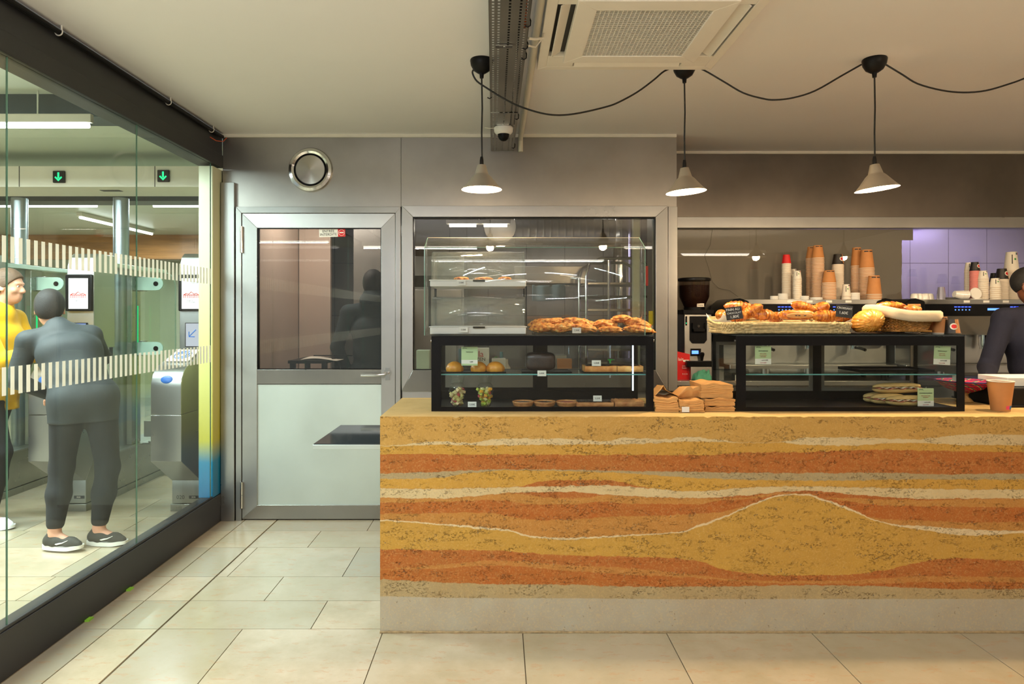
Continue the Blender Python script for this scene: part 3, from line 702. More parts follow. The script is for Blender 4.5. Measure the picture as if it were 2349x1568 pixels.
for i, (x, y, lb, a) in enumerate(lamps):
    t = P0 if i == 0 else dup(P0, (x, y, CEIL))
    t.location = (x, y, CEIL); t['label'] = lb; t['group'] = 'pendant lamps over the counter'
    tilt = (0, 4, 6, 0, 0)[i]
    if tilt:
        Tm = Matrix.Translation((0, 0, -.54)) @ Matrix.Rotation(rad(-tilt), 4, 'Y') @ Matrix.Translation((0, 0, .54))
        for ch in t.children:
            if ch.name.split('.')[0] in ('lamp_shade', 'bulb'): ch.matrix_basis = Tm
    point_light('pendant_light', (x, y, CEIL - .675), 58, (1, .72, .42), .035)
sw = [[(1086, 160), (1084, 168), (1094, 186), (1120, 204), (1152, 224), (1190, 243), (1240, 259), (1283, 264), (1330, 259), (1390, 245), (1420, 234), (1462, 211), (1500, 183), (1524, 163), (1552, 152)],
      [(1590, 152), (1615, 161), (1660, 187), (1705, 213), (1750, 226), (1778, 229), (1820, 224), (1870, 208), (1930, 174), (1976, 148)],
      [(2032, 148), (2070, 171), (2105, 192), (2160, 207), (2210, 212), (2260, 208), (2310, 194), (2349, 180), (2410, 152)]]
for i, s in enumerate(sw):
    pts = []
    for j, (a, b) in enumerate(s):
        y = 3.43
        if i == 0: y = 3.37 + .07 * j / (len(s) - 1)
        if i == 1: y = 3.45 - .03 * j / (len(s) - 1)
        pts.append(Vector((PX(a, y), y, min(PZ(b, y), CEIL - .008))))
    q = []
    for j in range(len(pts) - 1):
        p0, p1, p2, p3 = pts[max(0, j - 1)], pts[j], pts[j + 1], pts[min(len(pts) - 1, j + 2)]
        for u in range(4):
            t_ = u / 4; q.append(.5 * ((2 * p1) + (p2 - p0) * t_ + (2 * p0 - 5 * p1 + 4 * p2 - p3) * t_ ** 2 + (3 * p1 - p0 - 3 * p2 + p3) * t_ ** 3))
    q.append(pts[-1])
    o = obj('hanging_cord', MB().tube(q, .0045, 8), M['cord']); tag(o, ['black cord looping from the left pendant lamp to the air conditioner', 'black cord sagging between the air conditioner and the right pendant lamp', 'black cord sagging away right from the right pendant lamp'][i], 'cord', 'cords between the pendant lamps')

# ---------------------------------------------------------------- ceiling air conditioner
ax0, ax1, ay0, ay1 = .19, 1.085, 2.515, 3.41; az = 2.76
t = thing('ceiling_air_conditioner', 'cream square ceiling cassette air conditioner with a grey intake grille', 'air conditioner', ((ax0 + ax1) / 2, (ay0 + ay1) / 2, CEIL))
t.rotation_euler = (0, 0, 0); hw = .447; zb = az - CEIL
mb = MB(); s1, s2 = .415, .30  # outer face ring with four slots around the centre panel
for p in frame_poly(-hw, hw, -hw, hw, .045): mb.prism(p, zb, 0, 'Z')
mb.box(-.405, .405, -.405, .405, -.012, 0)
for a, b in ((-1, -1), (-1, 1), (1, -1), (1, 1)):
    mb.box(min(a * .27, a * .403), max(a * .27, a * .403), min(b * .27, b * .403), max(b * .27, b * .403), zb, -.013)
obj('casing', mb, M['ac'], t, bev=.003)
mb = MB(); mb.box(-.4, .4, -.4, .4, -.035, -.013); obj('air_slots', mb, M['acd'], t)
for sx, sy in ((1, 0), (-1, 0), (0, 1), (0, -1)):
    mb = MB(); c = .365
    if sx: mb.prism([(sx * .345, zb + .02), (sx * .385, zb - .006), (sx * .389, zb - .002), (sx * .350, zb + .025)], -.265, .265)
    else: mb.prism([(sy * .345, zb + .02), (sy * .385, zb - .006), (sy * .389, zb - .002), (sy * .350, zb + .025)], -.265, .265, 'X')
    obj('louvre', mb, M['ac'], t)
mb = MB(); 
for p in frame_poly(-.325, .325, -.325, .325, .085): mb.prism(p, zb - .012, zb + .02, 'Z')
obj('grille_panel', mb, M['ac'], t, bev=.003)
mb = MB(); n = 26
for i in range(n + 1):
    a = -.24 + .48 * i / n; mb.box(a - .0016, a + .0016, -.24, .24, zb - .009, zb - .003); mb.box(-.24, .24, a - .0016, a + .0016, zb - .0085, zb - .0025)
obj('grille_mesh', mb, M['ac'], t)
obj('filter', MB().box(-.24, .24, -.24, .24, zb + .004, zb + .008), M['filter'], t)
# ---------------------------------------------------------------- cable tray
t = thing('cable_tray', 'perforated galvanised cable tray running along the ceiling to the steel wall', 'cable tray', (0, 0, 0))
def tray_seg(y0, y1, z):
    mb = MB()
    def cx(y): f_ = (y - 2.4) / (4.84 - 2.4); return (-.042 + (-.066 + .042) * f_, .124 + (.098 - .124) * f_)
    # bottom sheet as slats with real slots: five longitudinal hole rows
    cols = [.10, .24, .5, .76, .9]; wdt = .018
    y = y0
    while y < y1 - .001:
        ye = min(y + .026, y1); a0, a1 = cx(y); b0, b1 = cx(ye); W = a1 - a0
        us = [0]
        for c in cols: us += [c - .027, c + .027]
        us.append(1)
        for j in range(len(us) - 1):
            hole = j % 2 == 1
            u0, u1 = us[j], us[j + 1]; yy1 = y + (ye - y) * (.42 if hole else 1)
            xx = lambda u, f0, f1: f0 + (f1 - f0) * u
            mb.prism([(xx(u0, a0, a1), y), (xx(u1, a0, a1), y), (xx(u1, b0, b1), yy1), (xx(u0, b0, b1), yy1)], z, z + .0015, 'Z')
        y = ye
    for s in (0, 1):
        a = cx(y0)[s]; b = cx(y1)[s]; mb.prism([(a - .001, y0), (a + .001, y0), (b + .001, y1), (b - .001, y1)], z, z + .038, 'Z')
    return mb
obj('tray_section', tray_seg(1.4, 3.93, 2.702), M['tray'], t); obj('tray_section', tray_seg(3.935, 4.838, 2.697), M['tray'], t)
for y in (2.95, 4.15):
    mb = MB(); mb.box(-.02, .055, y - .012, y + .012, 2.692, 2.698); mb.cyl((.02, y, 2.69), (.02, y, CEIL), .005); obj('support_bracket', mb, M['chrome'], t)
for i, (a, r_, m_) in enumerate(((-.01, .010, M['cord']), (.015, .008, M['cord']), (.04, .011, M['black']), (.07, .009, M['cord']), (.085, .006, mat('orange cable', rgb(210, 90, 30), .5)))):
    o = obj('tray_cable', MB().tube([(a + .02 + .006 * math.sin(y * 3 + i), y, 2.706 + r_) for y in [1.4 + q * .2 for q in range(15)] if i < 4 or y < 2.9], r_, 8), m_); tag(o, ['dark cable lying in the tray, furthest left', 'thin dark cable second from the left in the tray', 'thick black cable in the middle of the tray', 'dark cable at the right side in the tray', 'orange cable in the tray near the camera'][i], 'cable')
o = obj('conduit_pipe', MB().tube([(.175, 1.4, 2.79), (.165, 3.42, 2.79), (.150, 4.80, 2.79), (.150, 4.83, 2.77), (.150, 4.835, 2.69)], .018, 12), M['white']); tag(o, 'white conduit pipe on the ceiling right of the cable tray', 'pipe')
mb = MB(); mb.tube([(.125, 2.9, 2.71), (.15, 2.92, 2.715), (.19, 2.95, 2.73), (.2, 3.0, 2.79)], .006, 6); mb.tube([(.12, 2.98, 2.712), (.16, 3.02, 2.72), (.21, 3.05, 2.79)], .005, 6)
o = obj('cable_bundle', mb, M['cupw']); tag(o, 'pale cables crossing from the cable tray towards the air conditioner', 'cable')
for i, (u, y) in enumerate(((1, 2.75), (1, 2.98), (1, 3.1), (0, 3.66), (1, 4.05), (1, 4.75))):
    x = (.116 if u else -.05) - .01 * (y - 2.7) * (1 if u else .8)
    o = obj('cable_tie', MB().tube([(x - .012, y, 2.70), (x, y, 2.694), (x + .010, y, 2.70), (x + .012, y, 2.72), (x + .004, y, 2.74)], .003, 6), M['black']); tag(o, 'black cable tie on the %s edge of the perforated tray' % ('right' if u else 'left'), 'cable tie', 'cable ties on the tray')
    if not u: o.pop('group', None) if hasattr(o, 'pop') else None
# ---------------------------------------------------------------- dome camera
cy = 4.22; cx_ = PX(1155, cy)
t = thing('dome_camera', 'white dome security camera under the end of the cable tray', 'security camera', (cx_, cy, 2.695))
obj('housing', MB().lathe([(0, 0), (.058, 0), (.062, -.006), (.060, -.03), (.05, -.042), (.042, -.048), (.036, -.046), (0, -.046)], 32), M['porc'], t)
obj('lens_dome', MB().lathe([(.037, -.044), (.036, -.06), (.028, -.078), (.014, -.088), (0, -.09)], 28), M['blackp'], t)
obj('cable', MB().tube([(.0, .0, .002), (-.04, .02, .004), (-.09, .03, .0), (-.12, .05, .012)], .003, 6), M['white'], t)
# ---------------------------------------------------------------- round vent
t = thing('round_vent', 'round brushed steel disc vent above the kitchen door', 'vent', (PX(713, YW), YW, PZ(390, YW)))
RT = Matrix.Rotation(PI / 2, 4, 'X')
obj('outer_ring', MB().lathe([(.118, -.01), (.120, .018), (.135, .026), (.155, .020), (.163, .006), (.163, .0), (.118, 0)], 56, T=RT), M['chrome'], t)
k = N('spun steel'); p = k.n('ShaderNodeBsdfPrincipled', i_Metallic=1.0, i_Roughness=.27); p.inputs['Base Color'].default_value = (.55, .53, .49, 1)
p.inputs['Anisotropic'].default_value = .85; tg = k.n('ShaderNodeTangent', direction_type='RADIAL', axis='Y'); k.l(tg.outputs[0], p.inputs['Tangent']); k.l(p.outputs[0], k.out.inputs[0])
obj('disc', MB().lathe([(0, .022), (.105, .018), (.108, .013), (.106, .008), (0, .008)], 56, T=RT), k.m, t)
obj('throat', MB().lathe([(.0, .004), (.119, .004), (.119, -.0)], 40, T=RT), M['blackp'], t)
# ---------------------------------------------------------------- sign on the door
ys_ = YW + .009; sx0, sx1, sz0, sz1 = PX(732, ys_), PX(792, ys_), PZ(543, ys_), PZ(524.5, ys_)
t = thing('door_sign', 'small white and red ENTRÉE INTERDITE sticker at the top of the door glass', 'sign', ((sx0 + sx1) / 2, ys_, (sz0 + sz1) / 2)); t.rotation_euler = (0, rad(-1.5), 0)
ww, hh = sx1 - sx0, sz1 - sz0
obj('sticker', MB().box(-ww / 2, ww / 2, 0, .001, -hh / 2, hh / 2), M['paper'], t)
text('lettering', 'ENTRÉE\nINTERDITE', .0255, M['ink'], t, (-ww * .145, -.0006, 0), spacing=.95)
obj('red_square', MB().box(ww * .22, ww * .5, -.001, 0, -hh / 2, hh / 2), M['cupred'], t)
mb = MB(); mb.tube([(ww * .36 + .0215 * math.cos(a * PI / 16), -.0015, .0215 * math.sin(a * PI / 16)) for a in range(32)], .0014, 6, closed=True); mb.box(ww * .36 - .015, ww * .36 + .015, -.0025, -.001, -.004, .004)
obj('no_entry_symbol', mb, M['paper'], t)
# ================================================================ COUNTER
CB = 3.842
def counter_mesh():
    # fine box with slightly irregular edges
    nx, nz = 240, 56; vs = []; fs = []
    def P(x, y, z):
        n = noise.noise(Vector((x * 9, y * 9, z * 14))) * .0016
        e = 0
        if z > CT - .012 and y < CF + .02: e = max(0, noise.noise(Vector((x * 26, 3, 7))) - .12) * .018
        zz = z - (e if z > CT - .001 else 0)
        return (x, y + (n if y < CF + .01 and z > .17 else 0) + e * .6, zz)
    mb = MB()
    mb.grid(lambda u, v: P(CX0 + (CX1 - CX0) * u, CF, .0 + CT * v), nx, nz)
    mb.grid(lambda u, v: P(CX0 + (CX1 - CX0) * u, CF + (CB - CF) * v, CT), nx, 6)
    mb.grid(lambda u, v: P(CX0, CF + (CB - CF) * u, CT * v), 30, nz)
    mb.grid(lambda u, v: (CX1, CF + (CB - CF) * u, CT * v), 1, 1); mb.grid(lambda u, v: (CX0 + (CX1 - CX0) * u, CB, CT * v), 1, 1)
    return mb
ct = obj('rammed_earth_counter', counter_mesh(), M['earth']); tag(ct, 'long ochre and red banded rammed-earth counter on a concrete plinth', 'counter')
mb = MB(); r3 = random.Random(5); x = CX0
k_ = []
while x < CX1: k_.append(x); x += .02
mb.tube([(x, CF - .004, .002 + .002 * r3.random()) for x in k_], lambda t_, a: .005 + .003 * r3.random(), 6)
o = obj('mortar_line', mb, mat('crumbly mortar', rgb(150, 128, 92), .95, 0, .3, 60, .8, 120)); tag(o, 'crumbly mortar bead along the foot of the counter', 'mortar')
# side shelf
sh = thing('side_shelf', 'low dark glass topped steel shelf fixed to the left end of the counter', 'shelf', (-.567, 3.25, .868))
obj('steel_edge', MB().box(-.352, -.001, 0, .56, -.028, -.004), M['panel'], sh, bev=.002)
obj('dark_top', MB().box(-.348, -.001, .003, .557, -.004, .0), mat('dark glass top', rgb(50, 56, 60), .06, .0, .03), sh)
# ================================================================ DISPLAY CASES
def display_case(label, x0, x1, tint, doors):
    t = thing('display_case', label, 'display case', (x0, 3.30, CT)); W = x1 - x0; D = .39; Hh = .382
    mb = MB(); yf = 0
    bl, br, bb, bt = .050, .044, .018, .046
    for p in frame_poly(0, W, 0, Hh - .008, (.048, .038, .021, .046)): mb.prism(p, 0, .006)
    obj('front_frame', mb, M['blackp'], t)
    obj('front_glass', MB().box(.044, W - .036, .007, .011, .02, Hh - .05), M['caseglass'], t)
    mb = MB(); mb.box(.002, W - .002, .006, D, 0, .014); mb.box(.002, .02, D - .02, D, .014, Hh - .01); mb.box(W - .02, W - .002, D - .02, D, .014, Hh - .01); mb.box(.002, W - .002, D - .02, D, Hh - .05, Hh - .01); mb.box(.002, W - .002, D - .02, D, .014, .06)
    mb.box(W * .49, W * .53, D - .02, D, .06, Hh - .05)
    obj('body_frame', mb, M['black'], t)
    for a in (.002, W - .007): obj('side_glass', MB().box(a, a + .005, .012, D - .02, .014, Hh - .01), M['caseglass'], t)
    for a, b in ((.02, W * .49), (W * .53, W - .02)):
        mb = MB()
        for p in frame_poly(a, b, .06, Hh - .05, .018): mb.prism(p, D - .017, D - .007)
        s = obj('rear_sliding_door', mb, doors, t); obj('door_glass', MB().box(a + .017, b - .017, D - .014, D - .011, .077, Hh - .067), M['caseglass'], s)
    obj('top_glass', MB().box(-.0, W, -.003, D + .004, Hh - .007, Hh), mat('dark top glass', rgb(44, 50, 52), .07, 0, .02), t)
    zs = .178
    obj('glass_shelf', MB().box(.008, W - .008, .03, D - .03, zs, zs + .006), M['caseglass'], t)
    obj('shelf_edge', MB().box(.008, W - .008, .0285, .03, zs, zs + .006), M['shelfglass'], t)
    for x in (.012, W - .028): obj('shelf_bracket', MB().box(x, x + .016, .025, .05, zs - .03, zs - .001), M['white'], t)
    for x in (.009, W - .012):
        B = MB(); xx = x if x < .1 else x
        B.lathe([(0, -.006), (.006, -.0055), (.0078, -.003), (.0078, 0)], 20, T=Matrix.Translation((xx + (.006 if x < .1 else -.008), 0, Hh - .031)) @ RT); obj('corner_bolt', B, M['chrome'], t)
        B = MB(); B.cyl((-.004 if x < .1 else W + .004, .015, Hh - .031), (.001 if x < .1 else W - .001, .015, Hh - .031), .007); obj('corner_bolt', B, M['chrome'], t)
    return t, W, D, Hh
C1X0, C1X1 = PX(989.5, 3.30), PX(1499.5, 3.30); C2X0, C2X1 = PX(1689, 3.30), PX(2213, 3.30)
c1, W1, D1, HH = display_case('left glass display case with dark frame holding cakes, tarts and fruit cups', C1X0, C1X1, 0, M['black'])
c2, W2, D2, _ = display_case('right glass display case with dark frame holding sandwiches', C2X0, C2X1, 0, mat('grey door frame', rgb(120, 112, 100), .5))
obj('light_strip', MB().box(W1 - .10, W1 - .094, .03, .036, .10, .33), M['ledw'], c1)
CTOP = CT + HH + .001; FL = CT + .016; SH = CT + .186
# ---- text helpers for tags
def price_tag(x, y, z, s, label, w=.030, h=.024, tilt=0):
    t = thing('price_tag', label, 'price tag', (x, y, z)); t.rotation_euler = (rad(-8), 0, rad(tilt))
    obj('card', MB().box(-w / 2, w / 2, 0, .0012, 0, h), M['paper'], t); text('price', s, h * .42, M['ink'], t, (0, -.0006, h * .5))
def green_tag(x, y, z, w, h, lines, price, label, rz=0, foot='', mount=True):
    t = thing('product_card', label, 'label card', (x, y, z)); t.rotation_euler = (0, rad(rz), 0)
    obj('card', MB().box(-w / 2, w / 2, 0, .0012, 0, h), M['tagg'], t)
    obj('price_band', MB().box(-w / 2, w / 2, -.0008, 0, h * (.10 if foot == '' else 0), h * .30), M['paper'], t)
    obj('mountain_logo', MB().tube([(-w * .42, -.0012, h * .90), (-w * .33, -.0012, h * .95), (-w * .28, -.0012, h * .91), (-w * .22, -.0012, h * .94), (-w * .16, -.0012, h * .89)], .0009, 5), M['ink'], t)
    text('product_name', lines[0], h * .075, M['ink'], t, (0, -.001, h * .72))
    for i, s in enumerate(lines[1:]): text('ingredients', s, h * .055, M['inkred'], t, (0, -.001, h * (.58 - .085 * i)))
    text('price', price, h * .085, M['ink'], t, (w * .1, -.0016, h * .2 if foot == '' else h * .22))
    if foot: text('price', foot, h * .07, M['inkred'], t, (0, -.0016, h * .08))
    return t
def slab(name, label, cat, x0, x1, y0, y1, z, m, th=.006, lip=.006, group=None):
    mb = MB(); mb.box(x0, x1, y0, y1, z, z + th * .5)
    for a in ((x0, x0 + .004, y0, y1), (x1 - .004, x1, y0, y1), (x0, x1, y0, y0 + .004), (x0, x1, y1 - .004, y1)): mb.box(a[0], a[1], a[2], a[3], z, z + lip)
    o = obj(name, mb, m, bev=.001); return tag(o, label, cat, group)
# ---- left case: upper shelf
slab('black_tray', 'small black tray under the three madeleines in the left case', 'tray', PX(1004, 3.36), PX(1161, 3.36), 3.345, 3.50, SH, M['blackp'])
def bumpf(seed, amp, fr): return lambda d: 1 + amp * noise.noise(d * fr + Vector((seed, seed * .7, 0))) + amp * .5 * noise.noise(d * fr * 2.3 + Vector((0, seed, 0)))
def glaze(name, stops, scale, rough=.35, bs=.4, coat=0.0, det=6):
    k = N(name); p = k.n('ShaderNodeBsdfPrincipled', i_Roughness=rough); v = k.coords(); n_ = k.noise(v, scale, det, .65)
    k.l(k.ramp(n_, stops), p.inputs['Base Color']); p.inputs['Coat Weight'].default_value = coat; p.inputs['Coat Roughness'].default_value = .15
    k.l(k.bump(n_, bs, .004), p.inputs['Normal']); k.l(p.outputs[0], k.out.inputs[0]); return k.m
M['almond'] = glaze('almond pastry', [(.30, rgb(104, 50, 18)), (.41, rgb(184, 96, 30)), (.50, rgb(222, 142, 52)), (.60, rgb(240, 184, 100)), (.74, rgb(250, 226, 180))], 55, .5, .9)
M['croissant'] = glaze('croissant crust', [(.32, rgb(104, 48, 12)), (.44, rgb(170, 90, 24)), (.54, rgb(208, 134, 44)), (.68, rgb(232, 178, 90))], 34, .34, .5, .35)
M['madeleine'] = glaze('madeleine', [(.3, rgb(186, 96, 20)), (.5, rgb(228, 150, 40)), (.75, rgb(240, 176, 70))], 14, .45, .2, .2)
M['choccake'] = glaze('chocolate cake', [(.3, rgb(34, 24, 22)), (.6, rgb(56, 38, 32)), (.8, rgb(78, 56, 46))], 40, .3, .6, .3)
M['tart'] = glaze('tart crust', [(.3, rgb(176, 104, 56)), (.6, rgb(212, 150, 90)), (.8, rgb(226, 176, 120))], 30, .6, .5)
for i, (px, w_) in enumerate(((1043, 38), (1098, 36), (1136, 40))):
    y = 3.41; x = PX(px, y); r = w_ / F * y / 2 * 1.05
    def fm(d, i=i): return 1 + (.04 * math.cos(9 * math.atan2(d.y, d.x)) if d.z < .3 else 0) + .15 * max(0, d.z - .75)
    m_ = MB().sphere((0, 0, 0), (r, .034, .036), 32, 16, fm)
    m_.v = [(a, b, max(c, -.014)) for a, b, c in m_.v]
    o = obj('madeleine', m_, M['madeleine'], loc=(x, y, SH + .018)); tag(o, ['golden madeleine at the left end of the tray in the left case', 'golden madeleine behind the green card in the left case', 'domed golden madeleine right of the green card in the left case'][i], 'cake', 'madeleines')
green_tag(PX(1077, 3.335), 3.335, PZ(838, 3.335), .082, .094, ['MADELEINE'], '1,50€', 'pale green card reading MADELEINE leaning before the madeleines')
# chocolate cake
mb = MB(); mb.sphere((0, 0, 0), (.080, .062, .048), 40, 18, lambda d: (abs(d.x) ** 5 + abs(d.y) ** 5 + abs(d.z) ** 5) ** (-1 / 5.0) * (1 + .02 * noise.noise(d * 6)) * .96)
o = obj('chocolate_cake', mb, M['choccake'], loc=(PX(1239, 3.43), 3.43, SH + .055)); tag(o, 'dark glossy chocolate cake on the shelf of the left case', 'cake')
slab('black_tray', 'black tray under the chocolate cake', 'tray', PX(1196, 3.4), PX(1310, 3.4), 3.35, 3.52, SH, M['blackp'])
price_tag(PX(1243, 3.325), 3.325, SH - .013, '3,00€', 'white price tag before the chocolate cake, hanging over the shelf edge', .044, .028)
# flan bar
def tart_bar(x0, x1, y0, y1, z, h, seed, name, label, m1=M['crumb'], m2=M['choc'], group=None, cut=()):
    t = thing(name, label, 'tart', ((x0 + x1) / 2, (y0 + y1) / 2, z), 0, group); a, b = (x1 - x0) / 2, (y1 - y0) / 2
    def side(u, v): return None
    mb = MB(); n = 34
    def q(u, top): 
        x = -a + 2 * a * u; e = .004 * noise.noise(Vector((x * 30, seed, top))); return x, e
    mb.grid(lambda u, v: (q(u, v)[0], -b + q(u, v)[1] - .003 * math.sin(v * PI), h * v), n, 5)
    mb.grid(lambda u, v: (q(u, 1)[0], -b + 2 * b * v + (q(u, 1)[1] if v == 0 else 0), h + .003 * noise.noise(Vector((u * 9, v * 4, seed)))), n, 5)
    mb.grid(lambda u, v: (-a, -b + 2 * b * u, h * v), 3, 2); mb.grid(lambda u, v: (a, -b + 2 * b * u, h * v), 3, 2); mb.grid(lambda u, v: (q(u, 1)[0], b, h * v), n, 1)
    obj('crust', mb, m1, t)
    mb = MB(); mb.grid(lambda u, v: (-a * .96 + 1.92 * a * u, -b * .85 + 1.7 * b * v, h + .004 + .005 * noise.noise(Vector((u * 14, v * 7, seed))) - (.008 if u in (0, 1) or v in (0, 1) else 0)), n, 8); obj('topping', mb, m2, t)
    for c in cut:
        obj('cut_line', MB().box(-a + 2 * a * c - .001, -a + 2 * a * c + .001, -b - .0045, -b, 0, h), M['choc'], t)
slab('black_tray', 'long black tray under the chocolate topped tart bar', 'tray', PX(1335, 3.4), PX(1470, 3.4), 3.35, 3.53, SH, M['blackp'])
tart_bar(PX(1341, 3.38), PX(1474, 3.38), 3.365, 3.49, SH + .004, .030, 2, 'tart_bar', 'long flan slice with a dark top at the right of the left case shelf', m1=glaze('flan side', [(.3, rgb(188, 108, 50)), (.5, rgb(226, 156, 84)), (.7, rgb(240, 190, 110))], 18, .6, .2), cut=(.55, .8))
price_tag(PX(1369, 3.34), 3.352, PZ(839, 3.352), '3,00€', 'white price tag before the long flan slice', .046, .029)
mb = MB(); mb.box(-.012, .012, 0, .002, .006, .014); mb.box(-.004, .004, 0, .002, -.008, .006); mb.box(.012, .024, 0, .002, .009, .012)
o = obj('tag_clip', mb, mat('bright green plastic', rgb(70, 200, 70), .4), loc=(PX(1401, 3.50), 3.52, PZ(829, 3.52))); tag(o, 'bright green plastic clip behind the flan slice', 'clip')
# lower shelf: fruit cups
M['pet'] = glass('clear plastic', (.94, .96, .95, 1), 1.2)
def fruit_cup(px, y, label, cols, seed):
    x = PX(px, y); t = thing('fruit_cup', label, 'fruit cup', (x, y, FL), 0, 'fruit salad cups')
    obj('cup', MB().lathe([(0, .001), (.026, .001), (.0275, .004), (.041, .075), (.0435, .077), (.0435, .079), (.0405, .076), (.0265, .005), (0, .004)], 32), M['pet'], t)
    obj('domed_lid', MB().lathe([(.0445, .078), (.0445, .082), (.040, .086), (.036, .108), (.028, .118), (.016, .122), (.016, .121)], 32), M['pet'], t)
    obj('fork_cup', MB().lathe([(.030, .119), (.034, .140), (.036, .152), (.034, .152)], 24), M['pet'], t)
    r = random.Random(seed)
    for i in range(60):
        zz = .010 + (i / 60) * .082; R0 = .020 + .015 * zz / .08; a = r.random() * 6.28; rr = R0 * math.sqrt(r.random())
        s = .0086; T = Matrix.Translation((rr * math.cos(a), rr * math.sin(a), zz)) @ Matrix.Rotation(r.random() * 3, 4, (r.random(), r.random(), 1))
        obj('fruit_piece', MB().box(-s, s, -s * .9, s * .9, -s * .8, s * .8, T), cols[r.randrange(len(cols))], t, bev=.002)
FR = [mat('melon', rgb(232, 214, 140), .35, sss=.1), mat('watermelon', rgb(214, 80, 90), .35, sss=.1), mat('apple', rgb(226, 200, 150), .4), mat('mango', rgb(240, 176, 50), .35), mat('green grape', rgb(180, 190, 70), .3)]
fruit_cup(1049, 3.37, 'clear cup of pale melon and watermelon pieces, left of the two', [FR[0], FR[1], FR[2], FR[2]], 1)
fruit_cup(1113, 3.37, 'clear cup of yellow and orange fruit pieces, right of the two', [FR[3], FR[3], FR[4], FR[0], FR[1]], 4)
price_tag(PX(1083, 3.325), 3.325, FL, '2,50€', 'white price tag between the two fruit cups', .043, .029)
for i, (px, w_) in enumerate(((1200, 50), (1249, 52), (1301, 52))):
    y = 3.40; x = PX(px, y); r = w_ / F * y / 2
    t = thing('round_tart', ['small round tart with a dark filling, nearest the fruit cups', 'small round tart with a dark filling, middle one of three', 'small round tart with a red-brown filling, next to the paper wrapped slices'][i], 'tart', (x, y, FL), 0, 'small round tarts')
    obj('crust', MB().lathe([(0, 0), (r * .85, 0)] + [(r, .018), (r * .98, .023), (r * .9, .02), (r * .88, .014), (0, .014)], 32), M['tart'], t)
    obj('filling', MB().sphere((0, 0, .014), (r * .88, r * .88, .006), 24, 10, bumpf(i, .08, 4)), [M['choc'], M['choc'], M['filling']][i], t)
tart_bar(PX(1321, 3.38), PX(1406, 3.38), 3.36, 3.47, FL, .020, 5, 'tart_slice', 'baked tart slice with a dark top left of the last slice in the left case', m1=M['tart'], m2=M['choc'])
tart_bar(PX(1409, 3.38), PX(1476, 3.38), 3.36, 3.48, FL, .024, 8, 'tart_slice', 'baked tart slice with a pale crust at the right end of the left case', m1=M['tart'], m2=M['tart'])
price_tag(PX(1371, 3.35), 3.354, PZ(920, 3.354), '3,50€', 'white price tag standing on the tart slices in the left case', .043, .029)
# things standing behind in the left case background shelf
# ---- right case: sandwiches
def sandwich(x, y, z, rz, L, label, tilt=0):
    t = thing('baguette_sandwich', label, 'sandwich', (x, y, z), rz, 'baguette sandwiches')
    for s, nm in ((1, 'upper_bread'), (-1, 'lower_bread')):
        m_ = MB().sphere((0, 0, 0), (L / 2, .034, .021), 40, 16, lambda d: (1 + .03 * noise.noise(d * 5 + Vector((x * 9, s, 0)))) * (abs(d.x) ** 2.6 + abs(d.y) ** 2.6 + abs(d.z) ** 2.6) ** (-1 / 2.6) * .95)
        m_.v = [(a, b, (max(c, -.004) if s > 0 else min(c, .004))) for a, b, c in m_.v]
        obj(nm, m_, M['bread'], t, (0, 0, .034 if s > 0 else .020), (rad(-14) if s > 0 else 0, 0, 0))
    obj('ham_slice', MB().grid(lambda u, v: ((u - .5) * L * .86, -.036 + .05 * v, .026 + .004 * math.sin(u * 21) + .003 * v), 40, 3), M['ham'], t, solid=.002)
    obj('cheese_spread', MB().grid(lambda u, v: ((u - .5) * L * .74, -.034 + .05 * v, .031 + .003 * math.sin(u * 30 + 1) + .003 * v), 40, 3), M['cream'], t, solid=.003)
yb = 3.42
sandwich(PX(2018, 3.50), 3.52, FL, rad(12), .17, 'short baguette sandwich at the left end of the pile, partly behind')
sandwich(PX(2040, 3.44), 3.455, FL, rad(6), .19, 'ham baguette sandwich in the middle of the bottom row')
sandwich(PX(2085, 3.38), 3.385, FL, rad(-2), .235, 'ham baguette sandwich at the front right of the bottom row')
sandwich(PX(2062, 3.45), 3.47, FL + .055, rad(3), .27, 'long baguette sandwich lying on top of the others')
def rct(px0, px1, py0, py1, y): return PX((px0 + px1) / 2, y), PZ(py1, y), (px1 - px0) / F * y, (py1 - py0) / F * y
x, z, w_, h_ = rct(2105, 2142, 890, 931, 3.325)
green_tag(x, 3.325, z, w_, h_, ['SANDWICH JAMBON', 'beurre, jambon, salade', 'pain baguette'], 'seul 5,90€', 'pale green card in front of the baguette sandwiches', foot='menu 9,90€')
x, z, w_, h_ = rct(1732, 1769, 793, 835, 3.318)
green_tag(x, 3.318, z, w_, h_, ['VÉGÉTARIENNE', 'salade, tomates,', 'mozzarella, pesto', 'pain complet'], 'seul 6,90€', 'pale green card at the top left inside the right case', foot='menu 9,80€')
x, z, w_, h_ = rct(2141, 2179, 793, 836, 3.318)
green_tag(x, 3.318, z, w_, h_, ['WRAP POULET', 'poulet, salade,', 'sauce, carottes'], 'seul 6,50€', 'tilted pale green card at the top right inside the right case', rz=3, foot='menu 9,50€')
o = slab('black_tray', 'empty dark oval tray on the glass shelf of the right case', 'tray', PX(1960, 3.45), PX(2130, 3.45), 3.40, 3.62, SH, M['black'], lip=.014)
